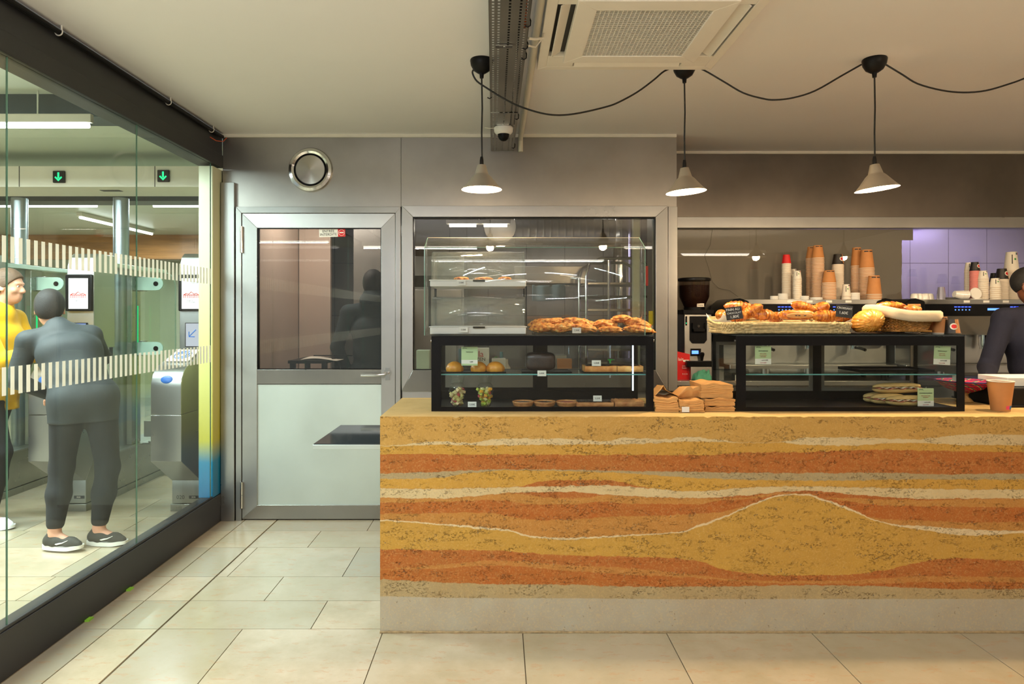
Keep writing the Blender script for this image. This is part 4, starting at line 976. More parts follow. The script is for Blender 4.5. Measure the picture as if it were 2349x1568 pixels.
# ================================================================ ON TOP OF THE LEFT CASE
slab('black_tray', 'black tray under the left heap of almond pastries', 'tray', PX(1226, 3.33), PX(1374, 3.33), 3.32, 3.60, CTOP, M['blackp'], lip=.008)
slab('black_tray', 'black tray under the right heap of almond pastries', 'tray', PX(1378, 3.33), PX(1496, 3.33), 3.32, 3.60, CTOP, M['blackp'], lip=.008)
def pastry(px, py, y, w_, h_, d_, rz, label, seed, group='almond pastries', ry=0):
    x = PX(px, y); rx = w_ / F * y / 2; rz_ = h_ / F * y / 2
    def fn(d): return 1 + .20 * noise.noise(d * 2.6 + Vector((seed * 3.1, 0, 0))) + .10 * noise.noise(d * 7 + Vector((seed, 2, 0))) + .05 * noise.noise(d * 17 + Vector((seed, 5, 0)))
    m_ = MB().sphere((0, 0, 0), (rx, d_, rz_), 56, 32, fn)
    o = obj('almond_croissant', m_, M['almond'], loc=(x, y, max(PZ(py, y), CTOP + .004 + rz_ * .8)), rot=(0, rad(ry), rad(rz)), smooth=60); tag(o, label, 'pastry', group)
L1 = [(1246, 751, 3.36, 60, 22, .05, 10, 'almond pastry at the front left corner of the left heap', 1, -4), (1290, 752, 3.36, 56, 24, .05, -20, 'almond pastry at the front of the left heap beside the price tag', 2, -12),
      (1340, 753, 3.37, 58, 22, .05, 8, 'almond pastry at the front right of the left heap behind the price tag', 3, 8), (1242, 741, 3.45, 58, 22, .055, 0, 'dark almond pastry at the back left of the left heap', 4, -8),
      (1300, 742, 3.46, 60, 24, .055, 15, 'almond pastry at the back middle of the left heap', 5, -8), (1340, 743, 3.46, 54, 24, .055, 0, 'almond pastry at the back right of the left heap', 6, 14), (1268, 738, 3.41, 52, 18, .05, 0, 'almond pastry lying on top of the left heap, left one', 7, -8), (1318, 737, 3.41, 52, 18, .05, 0, 'almond pastry lying on top of the left heap, right one', 8, 4)]
for a in L1: pastry(a[0], a[1], a[2], a[3], a[4], a[5], a[6], a[7], a[8], ry=a[9])
L2 = [(1390, 745, 3.44, 56, 24, .05, 0, 'almond pastry at the back left of the right heap', 11, 4), (1400, 756, 3.36, 54, 17, .045, 0, 'pale almond pastry at the front left of the right heap', 12, 2),
      (1424, 731, 3.44, 46, 17, .045, 0, 'almond pastry on the very top of the right heap', 13, -6), (1462, 744, 3.43, 62, 28, .05, 0, 'big almond pastry at the back right of the right heap', 14, 12), (1466, 756, 3.36, 70, 19, .045, 0, 'flat sugar dusted almond pastry at the front right of the right heap', 15, 5)]
for a in L2: pastry(a[0], a[1], a[2], a[3], a[4], a[5], a[6], a[7], a[8], ry=a[9])
price_tag(PX(1323, 3.305), 3.305, CTOP + .006, '2,50€', 'white price tag in front of the left heap of almond pastries', .044, .028)
# two-tier cake display
X0, X1 = PX(984, 3.31), PX(1209, 3.31); xm = (X0 + X1) / 2; hw = (X1 - X0) / 2
t = thing('two_tier_cake_display', 'two-tier white tray stand with clear roll-top covers on the left case', 'cake stand', (xm, 3.31, CTOP)); DD = .33
lev = [(0, PZ(748, 3.31) - CTOP), (PZ(657, 3.31) - CTOP, PZ(641, 3.31) - CTOP)]
for z0, z1 in lev:
    mb = MB(); mb.box(-hw, hw, 0, DD, z1 - .006, z1); mb.box(-hw + .005, hw - .005, .004, DD - .004, z0 + .001, z1 - .006)
    tr = obj('tray', mb, M['porc'], t, bev=.003)
    obj('grip', MB().box(-.025, .035, -.004, .0, z1 - .010, z1 - .001), M['blackp'], tr)
    cw = hw - .012; hh = .150
    mb = MB(); prof = [(DD - .012, z1), (DD - .012, z1 + hh * .75), (DD - .05, z1 + hh * .97), (DD - .12, z1 + hh), (.12, z1 + hh), (.05, z1 + hh * .93), (.016, z1 + hh * .72), (.006, z1 + hh * .4), (.004, z1 + .002)]
    fine = []
    for i in range(len(prof) - 1):
        for s in range(5): fine.append((prof[i][0] + (prof[i + 1][0] - prof[i][0]) * s / 5, prof[i][1] + (prof[i + 1][1] - prof[i][1]) * s / 5))
    fine.append(prof[-1])
    for _ in range(3): fine = [fine[0]] + [((fine[i - 1][0] + 2 * fine[i][0] + fine[i + 1][0]) / 4, (fine[i - 1][1] + 2 * fine[i][1] + fine[i + 1][1]) / 4) for i in range(1, len(fine) - 1)] + [fine[-1]]
    mb.grid(lambda u, v: (-cw + 2 * cw * u, fine[round(v * (len(fine) - 1))][0], fine[round(v * (len(fine) - 1))][1]), 1, len(fine) - 1)
    mb.add([(-cw, a, b) for a, b in fine], [tuple(range(len(fine)))]); mb.add([(cw, a, b) for a, b in fine], [tuple(range(len(fine)))])
    obj('roll_top_cover', mb, M['rolltop'], t, solid=.0025, smooth=50)
    for sx in (-cw, cw):
        obj('cover_rim', MB().tube([(sx, a, b) for a, b in fine], .0028, 6), M['caseglass'], t)
for sx in (-1, 1):
    for yy in (.012, DD - .02): obj('stand_post', MB().box(sx * hw - .004 - (.004 if sx > 0 else 0), sx * hw + .004 - (.004 if sx > 0 else -.004) * 1, yy, yy + .010, lev[0][1], lev[1][0] + .002), M['black'], t)
for i, (px, w_, y_) in enumerate(((1058, 34, 3.42), (1110, 40, 3.44), (1158, 30, 3.42))):
    x = PX(px, y_); z = CTOP + lev[1][1] + .001
    o = obj('pastry_piece', MB().sphere((0, 0, 0), (w_ / F * y_ / 2, .04, .010), 36, 16, bumpf(i * 2, .25, 4)), M['almond'], loc=(x, y_, z + .009)); tag(o, 'low brown pastry on the upper tray of the clear cake stand, ' + ['left one', 'middle one', 'right one'][i], 'pastry', 'pastries on the cake stand')
price_tag(PX(1058, 3.30), 3.302, PZ(654, 3.302), '3,50€', 'white price tag on the upper tray of the clear cake stand', .044, .026)
price_tag(PX(1063, 3.30), 3.302, PZ(762, 3.302), '3,00€', 'white price tag on the lower tray of the clear cake stand', .044, .026)
# acrylic guard
t = thing('acrylic_guard', 'clear bent acrylic sneeze guard standing on the left case', 'sneeze guard', (0, 0, CTOP))
g0, g1 = PX(974, 3.28), PX(1480, 3.28); zt_ = PZ(568, 3.28) - CTOP; zb_ = PZ(545, 3.42) - CTOP
pf = [(3.282, -.004), (3.279, zt_ * .5), (3.28, zt_ - .01), (3.286, zt_ + .002), (3.42, zb_)]
mb = MB(); mb.grid(lambda u, v: (g0 + (g1 - g0) * u, pf[round(v * 4)][0], pf[round(v * 4)][1]), 1, 4); obj('front_panel', mb, M['acrylic'], t, solid=.003)
for gx in (g0, g1):
    mb = MB(); mb.add([(gx, a, b) for a, b in pf] + [(gx, 3.42, 0)], [tuple(range(6))]); obj('side_panel', mb, M['acrylic'], t, solid=.003)
    obj('polished_edge', MB().tube([(gx, a, b) for a, b in pf], .0016, 5), M['pedge'], t)
for a in (pf[-1], pf[-2]): obj('polished_edge', MB().tube([(g0, a[0], a[1]), (g1, a[0], a[1])], .0014, 5), M['cream'] if a is pf[-1] else M['pedge'], t)

# ================================================================ ON TOP OF THE RIGHT CASE
def basket(name, label, x0, x1, y0, y1, z, h, flare, m, rowsn, loc_back=0, mr=.0048, sup=0.0):
    t = thing(name, label, 'basket', ((x0 + x1) / 2, (y0 + y1) / 2, z)); a, b = (x1 - x0) / 2, (y1 - y0) / 2
    def per(s, k_):   # rounded rectangle perimeter
        A, B = a + flare * k_, b + flare * k_; th = 2 * PI * s; c, s_ = math.cos(th), math.sin(th); e = .22 if not sup else sup
        return A * math.copysign(abs(c) ** e, c), B * math.copysign(abs(s_) ** e, s_)
    n = 220; stakes = 30
    for r_ in range(rowsn):
        k_ = (r_ + .5) / rowsn
        def pt(i):
            s = i / n; x, y = per(s, k_); w = .0055 * math.sin(2 * PI * stakes * s + (PI if r_ % 2 else 0)); ln = math.hypot(x, y)
            back = max(0, y / (b + flare)) if loc_back else 0
            return (x + w * x / ln, y + w * (1 if y > 0 else -1) * .9, .010 + (h + loc_back * back - .010) * k_ + .0015 * noise.noise(Vector((s * 40, r_, 0))))
        obj('woven_strand', MB().tube([pt(i) for i in range(n)], mr * (.9 + .2 * RND.random()), 6, closed=True), m, t)
    mb = MB(); mb.tube([(*per(i / 360, 0), .011) for i in range(360)], lambda t_, a_: .0095 * (1 + .16 * math.cos(2 * PI * t_ * 130)), 8, closed=True); obj('wrapped_base', mb, m, t)
    mb = MB()
    for i in range(stakes):
        s = (i + .25) / stakes; x, y = per(s, 0); x2, y2 = per(s, 1); back = max(0, y2 / (b + flare)) if loc_back else 0
        mb.tube([(x, y, .01), (x2, y2, h + loc_back * back)], .0028, 5)
    obj('stakes', mb, m, t)
    mb = MB(); mb.tube([(per(i / 300, 1)[0], per(i / 300, 1)[1], h + (loc_back * max(0, per(i / 300, 1)[1] / (b + flare)) if loc_back else 0)) for i in range(300)], lambda t_, a_: .006 * (1 + .25 * math.sin(2 * PI * t_ * 90 + a_)), 8, closed=True); obj('braided_rim', mb, m, t)
    obj('bottom', MB().box(-a, a, -b, b, .003, .010), m, t)
    return t
bk = basket('willow_basket', 'long pale willow tray basket of croissants on the right case', PX(1668, 3.36), PX(1952, 3.36), 3.36, 3.66, CTOP, .054, .012, M['willow'], 5, .03, mr=.0056)
cz = CTOP + .05
mb = MB(); mb.grid(lambda u, v: (PX(1655, 3.40) + u * (PX(1950, 3.4) - PX(1655, 3.40)), 3.375 + .28 * v, CTOP + .0225 + (.034 * (abs(2 * v - 1) ** 4)) + (.05 * max(0, 1 - u * 14) + .02 * max(0, (u - .93) * 14)) + .003 * noise.noise(Vector((u * 9, v * 6, 1)))), 60, 16)
o = obj('liner_paper', mb, M['liner'], solid=.001); tag(o, 'cream liner paper in the long willow basket, its corner rising at the left', 'paper')
def croissant_mesh(L, r, bend, seg=7, seed=0):
    n = 90
    pts = []
    for i in range(n + 1):
        u = i / n * 2 - 1; th = u * bend; R_ = L / (2 * math.sin(bend)) if bend > .05 else 1e9
        pts.append((R_ * math.sin(th), R_ * (1 - math.cos(th)) * 1.0, 0))
    def rr(t_, a_):
        u = abs(2 * t_ - 1); env = max(.06, (1 - u ** 2.3)) ** .75
        q = (t_ * seg + .12 * math.sin(a_ + 1)) % 1.0
        st = q if t_ < .5 else 1 - q
        return r * env * (.86 + .20 * st ** .8) * (1 + .05 * noise.noise(Vector((t_ * 9, a_, seed))))
    return MB().tube(pts, rr, 20)
def croissant(px, py, y, L, r, rz, label, seed, ry=0, bend=.7, grp='croissants in the willow basket', nm='croissant', rx=0):
    o = obj(nm, croissant_mesh(L, r, bend, 8, seed), M['croissant'], loc=(PX(px, y), y, PZ(py, y)), rot=(rad(rx), rad(ry), rad(rz)), smooth=60); return tag(o, label, 'croissant', grp)
croissant(1655, 722, 3.50, .12, .028, 80, 'croissant at the far left end of the willow basket', 1, ry=0)
croissant(1696, 705, 3.53, .16, .034, 165, 'big golden croissant on top at the left of the willow basket', 2, ry=-6)
croissant(1722, 715, 3.47, .14, .033, 150, 'croissant sloping down to the right of the top left croissant', 3, ry=28)
croissant(1690, 724, 3.44, .14, .030, 10, 'croissant behind the pain au chocolat chalk sign', 4)
croissant(1752, 722, 3.45, .13, .030, 5, 'croissant lying in the left middle of the willow basket', 5, bend=.5)
croissant(1780, 727, 3.55, .13, .028, 20, 'croissant half hidden behind the pain au chocolat', 6, bend=.5)
def pain_choc(px, py, y, rz, label):
    t = thing('pain_au_chocolat', label, 'pastry', (PX(px, y), y, PZ(py, y)), rad(rz))
    obj('pastry', MB().sphere((0, 0, 0), (.086, .042, .027), 48, 22, lambda d: (abs(d.x) ** 3.4 + abs(d.y) ** 3 + abs(d.z) ** 3) ** (-1 / 3.2) * (1 + .03 * noise.noise(d * 4))), M['croissant'], t, smooth=60)
    m_ = MB().sphere((0, -.0415, -.003), (.068, .006, .015), 32, 12); obj('cut_layers', m_, M['crumb'], t)
    mb = MB(); [mb.sphere((a, -.0475, -.003), (.007, .002, .003), 10, 6) for a in (-.02, -.004, .024)]; obj('chocolate', mb, M['choc'], t)
pain_choc(1827, 722, 3.44, -2, 'pain au chocolat with its cut side showing, at the middle of the willow basket')
croissant(1842, 704, 3.50, .14, .028, 175, 'croissant resting on top of the pain au chocolat', 7, ry=-14)
croissant(1880, 709, 3.50, .12, .033, 125, 'tall croissant standing behind, left of the croissant chalk sign', 8, ry=24)
croissant(1895, 725, 3.42, .15, .032, 170, 'front right croissant in the willow basket, left of the chalk sign', 9, bend=.8)
croissant(1935, 727, 3.50, .10, .026, 10, 'croissant at the right end of the willow basket behind the chalk sign', 10)
def chalk_sign(px, py, y, w_, h_, rot, lines, label):
    t = thing('chalk_sign', label, 'sign', (PX(px, y), y, PZ(py, y))); t.rotation_euler = (rad(-6), rad(rot), 0)
    obj('board', MB().box(-w_ / 2, w_ / 2, 0, .003, -h_ / 2, h_ / 2), M['slate'], t, bev=.0008)
    for s, sz, dx, dz in lines: text('chalk_writing', s, sz, M['chalk'], t, (dx, -.0008, dz))
    obj('pick', MB().cyl((0, .002, -h_ / 2), (0, .002, -h_ / 2 - .03), .0015, n=6), M['black'], t)
chalk_sign(1684, 718, 3.37, .084, .064, -7, [('PAIN AU', .018, -.004, .019), ('CHOCOLAT', .013, .0, .001), ('1,80€', .020, .0, -.018)], 'small black chalk sign reading pain au chocolat 1,80€')
chalk_sign(1937, 714, 3.37, .084, .062, 7, [('CROISSANT', .0145, 0, .016), ('1,60€', .020, -.004, -.008)], 'small black chalk sign reading croissant 1,60€')
# ridged pastry
def ridge(d):
    a = math.atan2(d.z + .15, d.x + .0); return 1 + .045 * abs(math.sin(11 * a)) - .02 + .02 * noise.noise(d * 8)
m_ = MB().sphere((0, 0, 0), (.078, .07, .064), 120, 40, ridge); m_.v = [(a + .25 * c, b, max(c, -.055)) for a, b, c in m_.v]
M['ridged'] = glaze('ridged brioche', [(.3, rgb(200, 120, 34)), (.5, rgb(232, 160, 64)), (.7, rgb(246, 196, 108))], 24, .4, .3, .3)
o = obj('ridged_pastry', m_, M['ridged'], loc=(PX(1990, 3.43), 3.43, CTOP + .0635), smooth=25); tag(o, 'plump ridged golden pastry between the two baskets', 'pastry')
slab('black_tray', 'black tray under the ridged pastry and small basket', 'tray', PX(1960, 3.36), PX(2120, 3.36), 3.345, 3.62, CTOP, M['blackp'], lip=.004)
bx = PX(2068, 3.50)
b2 = basket('wicker_basket', 'small golden wicker basket lined with cream cloth on the right case', bx - .10, bx + .11, 3.42, 3.60, CTOP + .0075, .095, .040, M['wicker'], 12, 0, .0040, .75)
def cl(u, v):
    th = 2 * PI * u; c, s = math.cos(th), math.sin(th); e = .75
    A, B = .155, .135; k_ = [(.70, .035), (.92, .075), (1.0, .100), (1.075, .110), (1.13, .102), (1.135, .080), (1.10, .056)]
    i = min(len(k_) - 1, round(v * (len(k_) - 1))); q, z = k_[i]; wv = 1 + .02 * math.sin(th * 11) * v
    z += .034 * max(0, -c) ** 1.5 * (1 if i > 1 else .4)
    return (A * q * wv * math.copysign(abs(c) ** e, c), B * q * wv * math.copysign(abs(s) ** e, s), z)
o = obj('basket_cloth', MB().grid(cl, 96, 6), M['cloth'], loc=(bx + .005, 3.51, CTOP + .0075), solid=.003, smooth=80); tag(o, 'cream cloth folded over the rim of the small wicker basket', 'cloth')
croissant(2034, 703, 3.50, .16, .027, 175, 'croissant at the left in the cloth lined basket', 21, grp='croissants in the cloth lined basket', ry=6)
croissant(2088, 710, 3.49, .15, .024, 5, 'darker croissant at the right in the cloth lined basket', 22, grp='croissants in the cloth lined basket', ry=-2, bend=.4)
# ================================================================ PAPER CUPS
def printed(c, seed, cols, n=14, r0=.8, r1=1.0):
    return None
def cup_meshes(kind, dt, hgt):
    """an upside-down cup standing on its rim: returns list of (name, mesh); local origin at rim plane"""
    R1 = dt / 2; R0 = R1 * .70; body = {'kraft': M['kraft'], 'white': M['cupw'], 'red': M['cupred'], 'black': M['cupblk'], 'pink': M['cuppink'], 'print': M['cupw'], 'wprint': M['cupw']}[kind]
    mb = MB(); mb.lathe([(R1 * .96, .0), (R1 * 1.02, .0), (R1 * 1.03, .003), (R1 * .985, .0055)], 26)
    mb.m(1).lathe([(R1 * .985, .0055), (R0, hgt), (R0 * .94, hgt), (R0 * .93, hgt - .005), (0, hgt - .005)], 26)
    return mesh_of(mb, 'cup', [M['cuprim'] if kind in ('kraft', 'print', 'white', 'wprint') else body, body])
def cone_patch(R1, R0, hgt, a0, a1, v0, v1, n=8, off=.0006):
    def f(u, v):
        a = a0 + (a1 - a0) * u; t_ = v0 + (v1 - v0) * v; r = R1 * .985 + (R0 - R1 * .985) * t_ + off; return (r * math.cos(a), r * math.sin(a), .0055 + (hgt - .0055) * t_)
    return MB().grid(f, n, 2)
def cup_prints(kind, dt, hgt, par, face=-PI / 2):
    R1 = dt / 2; R0 = R1 * .70; A = lambda a0, a1, v0, v1, m, nm: obj(nm, cone_patch(R1, R0, hgt, face + a0, face + a1, v0, v1), m, par)
    if kind == 'kraft':
        for s in (-1, 1): A(-.1 + s * .45 - .38, -.1 + s * .45 + .38, .87, .935, M['ink'], 'printed_band')
    if kind in ('print', 'wprint'):
        A(.15, .45, .84, .95, M['teal'], 'printed_square'); A(.5, .8, .84, .95, M['cupred'], 'printed_square'); A(-.2, .12, .55, .66, M['green'], 'printed_mark'); A(-.6, -.45, .35, .85, M['ink'], 'printed_lettering')
    if kind == 'black':
        c = MB(); cc = MB()
        def disk(rad_, off, b):
            n = 20; vs = []
            for i in range(n + 1):
                a = 2 * PI * i / n; du = rad_ * math.cos(a) if i < n else 0; dv = rad_ * math.sin(a) if i < n else 0
                t_ = .48 + dv / hgt; r = R1 * .985 + (R0 - R1 * .985) * t_ + off; an = face + .38 + du / r; vs.append((r * math.cos(an), r * math.sin(an), .0055 + (hgt - .0055) * t_))
            return b.add(vs, [(i, (i + 1) % n, n) for i in range(n)])
        A(.55, 1.25, 0, 1, M['kraft'] if hgt > .0 else M['cupred'], 'side_band')
        obj('round_logo', disk(hgt * .24, .0009, MB()), M['cupw'], par); obj('logo_centre', disk(hgt * .15, .0013, MB()), M['cupred'], par)
    if kind == 'redblack':
        pass
def cup_stack(px, y, z, wpx, ytop, ytopb, kind, place, lower=None, group=None, xoff=0):
    """top cup's body spans ytop..ytopb in the photo; nested rims go down to z"""
    d = wpx / F * y; hgt = (ytopb - ytop) / F * y; x = PX(px, y) + xoff; ztop = PZ(ytop, y); zr = ztop - hgt
    word = {'kraft': 'kraft brown', 'white': 'white', 'red': 'red', 'black': 'black printed', 'pink': 'pink', 'print': 'white printed', 'wprint': 'large white printed'}[kind]
    t = thing('paper_cup', ('%s cup, %s' % (word, place)).replace('half hidden behind another kraft stack', 'half hidden behind another'), 'cup', (x, y, zr), 0, group or 'upturned paper cups')
    obj('cup_body', cup_meshes(kind, d, hgt), None, t); cup_prints(kind, d, hgt, t)
    pitch = .0105 if wpx > 24 else .013; n = int((zr - z) / pitch)
    if n > 0:
        pitch = (zr - z) / n; lk = lower or kind; wh = place.replace('topmost of ', ''); me = cup_meshes(lk, d * 1.0, hgt)
        for i in range(n):
            o = bpy.data.objects.new('paper_cup', me); COL.objects.link(o); o.location = (x + .0006 * math.sin(i * 2.3 + px), y, zr - pitch * (i + 1))
            tag(o, ('cup nested in ' + wh).replace('half hidden behind another kraft stack', 'behind another'), 'cup', 'cups nested in ' + wh)
# ================================================================ BACK BAR
BZ = 1.01
t = thing('back_counter', 'stainless back bar cabinet under the coffee machines', 'counter', (0, 0, 0))
obj('worktop', MB().box(1.30, 6.1, 4.92, YR - .005, BZ - .035, BZ), M['steelv'], t, bev=.002)
mb = MB(); xx = 1.30
while xx < 5.6: mb.box(xx, xx + .62, 4.94, YR - .01, .08, BZ - .04); xx += .625
obj('cabinet', mb, M['steelv'], t, bev=.002)
obj('plinth', MB().box(1.30, 5.6, 5.0, YR - .02, 0, .08), M['black'], t)
dr = obj('steel_drawer_base', MB().box(PX(1584, 4.98), PX(1660, 4.98), 4.97, YR - .01, BZ, BZ + .10), M['steelv'], bev=.002); tag(dr, 'low steel knock-out drawer unit under the coffee grinder', 'drawer')
# grinder
gx = PX(1597, 5.08); t = thing('coffee_grinder', 'tall coffee grinder with a bean filled hopper at the left of the back bar', 'coffee grinder', (gx, 5.13, BZ + .10))
hw = .105
obj('body', MB().box(-hw, hw, -.10, .12, .02, .40), M['steelv'], t, bev=.006)
mb = MB(); mb.prism([(-.065, .20), (-.045, .175), (.045, .175), (.065, .20), (.065, .38), (-.065, .38)], -.106, -.10); obj('dark_recess', mb, M['blackp'], t)
mb = MB(); mb.box(-hw - .012, hw + .012, -.115, .13, .395, .43); obj('head', mb, M['blackp'], t, bev=.004)
mb = MB(); mb.box(-.05, .05, -.135, -.106, .265, .285); mb.box(-.05, -.043, -.135, -.106, .265, .33); mb.box(.043, .05, -.135, -.106, .265, .33); mb.box(-.045, .045, -.112, -.106, .285, .33); obj('fork_holder', mb, M['blackp'], t)
obj('clamp_knob', MB().cyl((0, -.105, .305), (0, -.118, .305), .010), M['chrome'], t)
obj('power_light', MB().box(-.098, -.084, -.1035, -.10, .31, .38), M['blackp'], t); obj('green_indicator', MB().box(-.094, -.088, -.105, -.103, .325, .331), M['gsign'], t)
obj('display_surround', MB().box(-.058, .02, -.106, -.10, .08, .135), M['blackp'], t); obj('blue_display', MB().box(-.05, .0, -.108, -.106, .095, .12), M['lcd'], t)
obj('foot_tray', MB().box(-.10, .12, -.16, .12, 0.0, .045), M['blackp'], t, bev=.004)
obj('hopper', MB().lathe([(.055, .43), (.072, .44), (.085, .47), (.112, .53), (.116, .66), (.118, .665)], 36), M['hopper'], t, smooth=50)
obj('bean_fill', MB().lathe([(0, .44), (.068, .442), (.082, .47), (.109, .53), (.112, .618), (0, .612)], 36), M['beans'], t, smooth=50)
obj('hopper_lid', MB().lathe([(0, .675), (.118, .675), (.124, .67), (.124, .655), (.118, .652), (0, .66)], 36), M['blackp'], t)
obj('hopper_neck', MB().lathe([(.0, .428), (.08, .428), (.08, .448), (.06, .455), (0, .455)], 32), M['blackp'], t)
pl = obj('name_plate', MB().box(-.004, .05, -.086, -.080, .452, .478), M['cupw'], t); text('lettering', 'mazzer', .016, M['ink'], pl, (.023, -.0865, .465))
# tamper on grinder base
t = thing('coffee_tamper', 'black handled coffee tamper in front of the grinder display', 'tamper', (PX(1611, 4.99), 5.0, BZ + .101))
obj('base', MB().lathe([(0, 0), (.029, 0), (.03, .004), (.029, .016), (.01, .022), (0, .022)], 24), M['chrome'], t)
obj('handle', MB().lathe([(.010, .022), (.009, .045), (.013, .07), (.019, .088), (.019, .10), (.012, .108), (0, .11)], 24), M['blackp'], t)
# red carton and green cloth
y = 5.02; X0, X1 = 1.305, PX(1582.5, y); t = thing('red_carton', 'red and white carton standing at the left end of the back bar', 'carton', (X0, y, BZ)); ww = X1 - X0
mb = MB(); zt_ = PZ(812, y) - BZ; mb.box(0, ww, 0, .07, 0, zt_); mb.prism([(0, zt_), (ww, zt_), (0, zt_ + .03)], .0, .07); obj('box', mb, M['redbox'], t)
text('print', 'lait', .035, M['paper'], t, (ww * .48, -.001, zt_ * .80)); text('print', 'entier\nfrance', .016, M['paper'], t, (ww * .7, -.001, zt_ * .5)); obj('white_panel', MB().box(ww * .62, ww * .95, -.001, 0, zt_ * .70, zt_ * .78), M['paper'], t)
text('print', 'R C B', .016, M['paper'], t, (ww * .72, -.001, zt_ * .22))
def cloth(u, v):
    a = 2 * PI * u; r = .075 * v ** .7 * (1 + .25 * noise.noise(Vector((math.cos(a) * 2, math.sin(a) * 2, v * 2)))); 
    return (r * 1.05 * math.cos(a), r * .6 * math.sin(a), max(.002, .065 * (1 - v ** 3) * (1 + .6 * noise.noise(Vector((math.cos(a) * 3 * v, math.sin(a) * 3 * v, 4))))))
o = obj('green_cloth', MB().grid(cloth, 60, 14), M['grc'], loc=(PX(1609, 4.99), 5.0 - .04, BZ + .001), solid=.004, smooth=80); tag(o, 'crumpled green cleaning cloth on the back bar below the grinder', 'cloth')
# coffee machines
def machine(label, X0, X1, name_right):
    t = thing('espresso_machine', label, 'coffee machine', (X0, 4.93, BZ)); W = X1 - X0; Hm = 1.612 - BZ
    def endp(d0, d1, flip):
        mb = MB(); pts = [(0, .06), (0, Hm - .10), (.012, Hm - .03), (.05, Hm + .0), (.12, Hm + .018), (.26, Hm + .018), (.36, Hm), (.39, Hm - .06), (.39, .06)]
        mb.prism(pts, d0, d1, 'X'); return mb
    mb = MB()   # bulging black ends seen from the front
    for s in (0, 1):
        prof = [(0, .30), (0, Hm - .07), (.018, Hm - .025), (.055, Hm + .005), (.10, Hm + .012), (.15, Hm - .002), (.17, Hm - .01), (.17, .30)]
        p = [(a, b) for a, b in prof] if s == 0 else [(W - a, b) for a, b in prof]
        e = obj('end_panel', MB().prism(p, -.012, .39), M['blackp'], t, bev=.012)
    obj('top_tray', MB().box(.13, W - .10, .0, .39, Hm - .014, Hm), M['steelv'], t, bev=.003)
    obj('tray_rail', MB().box(.13, W - .10, -.006, .0, Hm - .032, Hm + .003), M['steelv'], t, bev=.002)
    obj('control_fascia', MB().box(.15, W - .12, .0, .30, Hm - .12, Hm - .015), M['blackp'], t, bev=.003)
    for c in (.30, .62):
        for i in range(5):
            for j in (0, 1):
                if j == 0: obj('blue_button_light', MB().box(W * c + i * .026, W * c + i * .026 + .017, -.003, .0, Hm - .055, Hm - .050), M['led'], t)
                else: obj('blue_icon', MB().box(W * c + i * .026 + .004, W * c + i * .026 + .011, -.002, .0, Hm - .078, Hm - .070), M['lcd'], t)
        
    obj('blue_display', MB().box(W * .49, W * .56, -.002, .0, Hm - .078, Hm - .062), M['lcd'], t)
    mb = MB(); mb.box(.02, W - .02, .12, .38, .12, Hm - .12); obj('back_body', mb, M['steelv'], t, bev=.004)
    obj('hood', MB().prism([(0.01, Hm - .12), (.12, Hm - .12), (.12, Hm - .26), (.08, Hm - .26)], .15, W - .12, 'X'), M['steelv'], t)
    obj('drip_tray', MB().box(.02, W - .02, -.02, .38, .06, .12), M['steelv'], t, bev=.004)
    for s in (.06, W - .10):
        obj('machine_foot', MB().cyl((s + .02, .05, 0), (s + .02, .05, .06), .02), M['blackp'], t)
        obj('machine_foot', MB().cyl((s + .02, .33, 0), (s + .02, .33, .06), .02), M['blackp'], t)
    for c in (.24, .50, .76):
        mb = MB(); mb.cyl((W * c, .05, .26), (W * c, .05, .34), .036); mb.cyl((W * c, .05, .235), (W * c, .05, .26), .031); gh = obj('group_head', mb, M['chrome'], t)
        obj('portafilter_handle', MB().tube([(W * c, .02, .248), (W * c, -.06, .243), (W * c, -.11, .235)], .011, 10), M['blackp'], gh)
    for i in range(4):
        obj('price_label', MB().box(W * .35 + i * .145, W * .35 + i * .145 + .045, -.0075, -.0062, Hm - .020, Hm - .004), M['paper'], t)
    nm = text('maker_lettering', 'conti', .04, M['chrome'], t, (.09 if name_right else .09, -.0135, Hm - .09))
    return t
mX0, mX1, mX2 = PX(1666, 4.93), PX(2061, 4.93), PX(2069, 4.93)
machine('black and steel espresso machine with blue lit buttons behind the willow basket', mX0, mX1, 0)
machine('black and steel espresso machine with blue lit buttons beside the barista', mX2, mX2 + 1.3, 1)
# cups on machine 1
MZ = 1.6125; yb = 5.10; yf = 5.00
S = lambda *a, **k: cup_stack(*a, **k)
S(1804, yb, MZ, 20, 584, 604, 'red', 'topmost of the slim stack at the left of the first machine', lower='white')
S(1820, 5.17, MZ, 17, 617, 637, 'print', 'topmost of the slim white stack behind two others', lower='white')
S(1829, yf, MZ, 19, 621, 641, 'print', 'topmost of the short slim stack before the tall kraft ones', lower='white')
S(1863, 5.20, MZ, 27, 566, 594, 'kraft', 'topmost of the tall stack half hidden behind another kraft stack')
S(1876, 5.08, MZ, 27, 563, 593, 'kraft', 'topmost of the tall left kraft stack')
S(1902, 4.98, MZ, 30, 620, 650, 'kraft', 'topmost of the short kraft stack at the middle of the first machine')
S(1922, 5.12, MZ, 25, 583, 606, 'black', 'topmost of the stack with a round logo on the first machine', lower='white')
S(1941, 4.98, MZ, 20, 652, 680, 'wprint', 'single one between kraft stacks on the first machine')
S(1965, 5.14, MZ, 25, 568, 611, 'kraft', 'topmost of the third tall kraft stack, left of another')
S(1988, 5.06, MZ, 32, 573, 616, 'kraft', 'topmost of the second tall kraft stack from the right')
S(2005, 4.97, MZ, 32, 632, 676, 'kraft', 'topmost of three at the right end of the first machine')
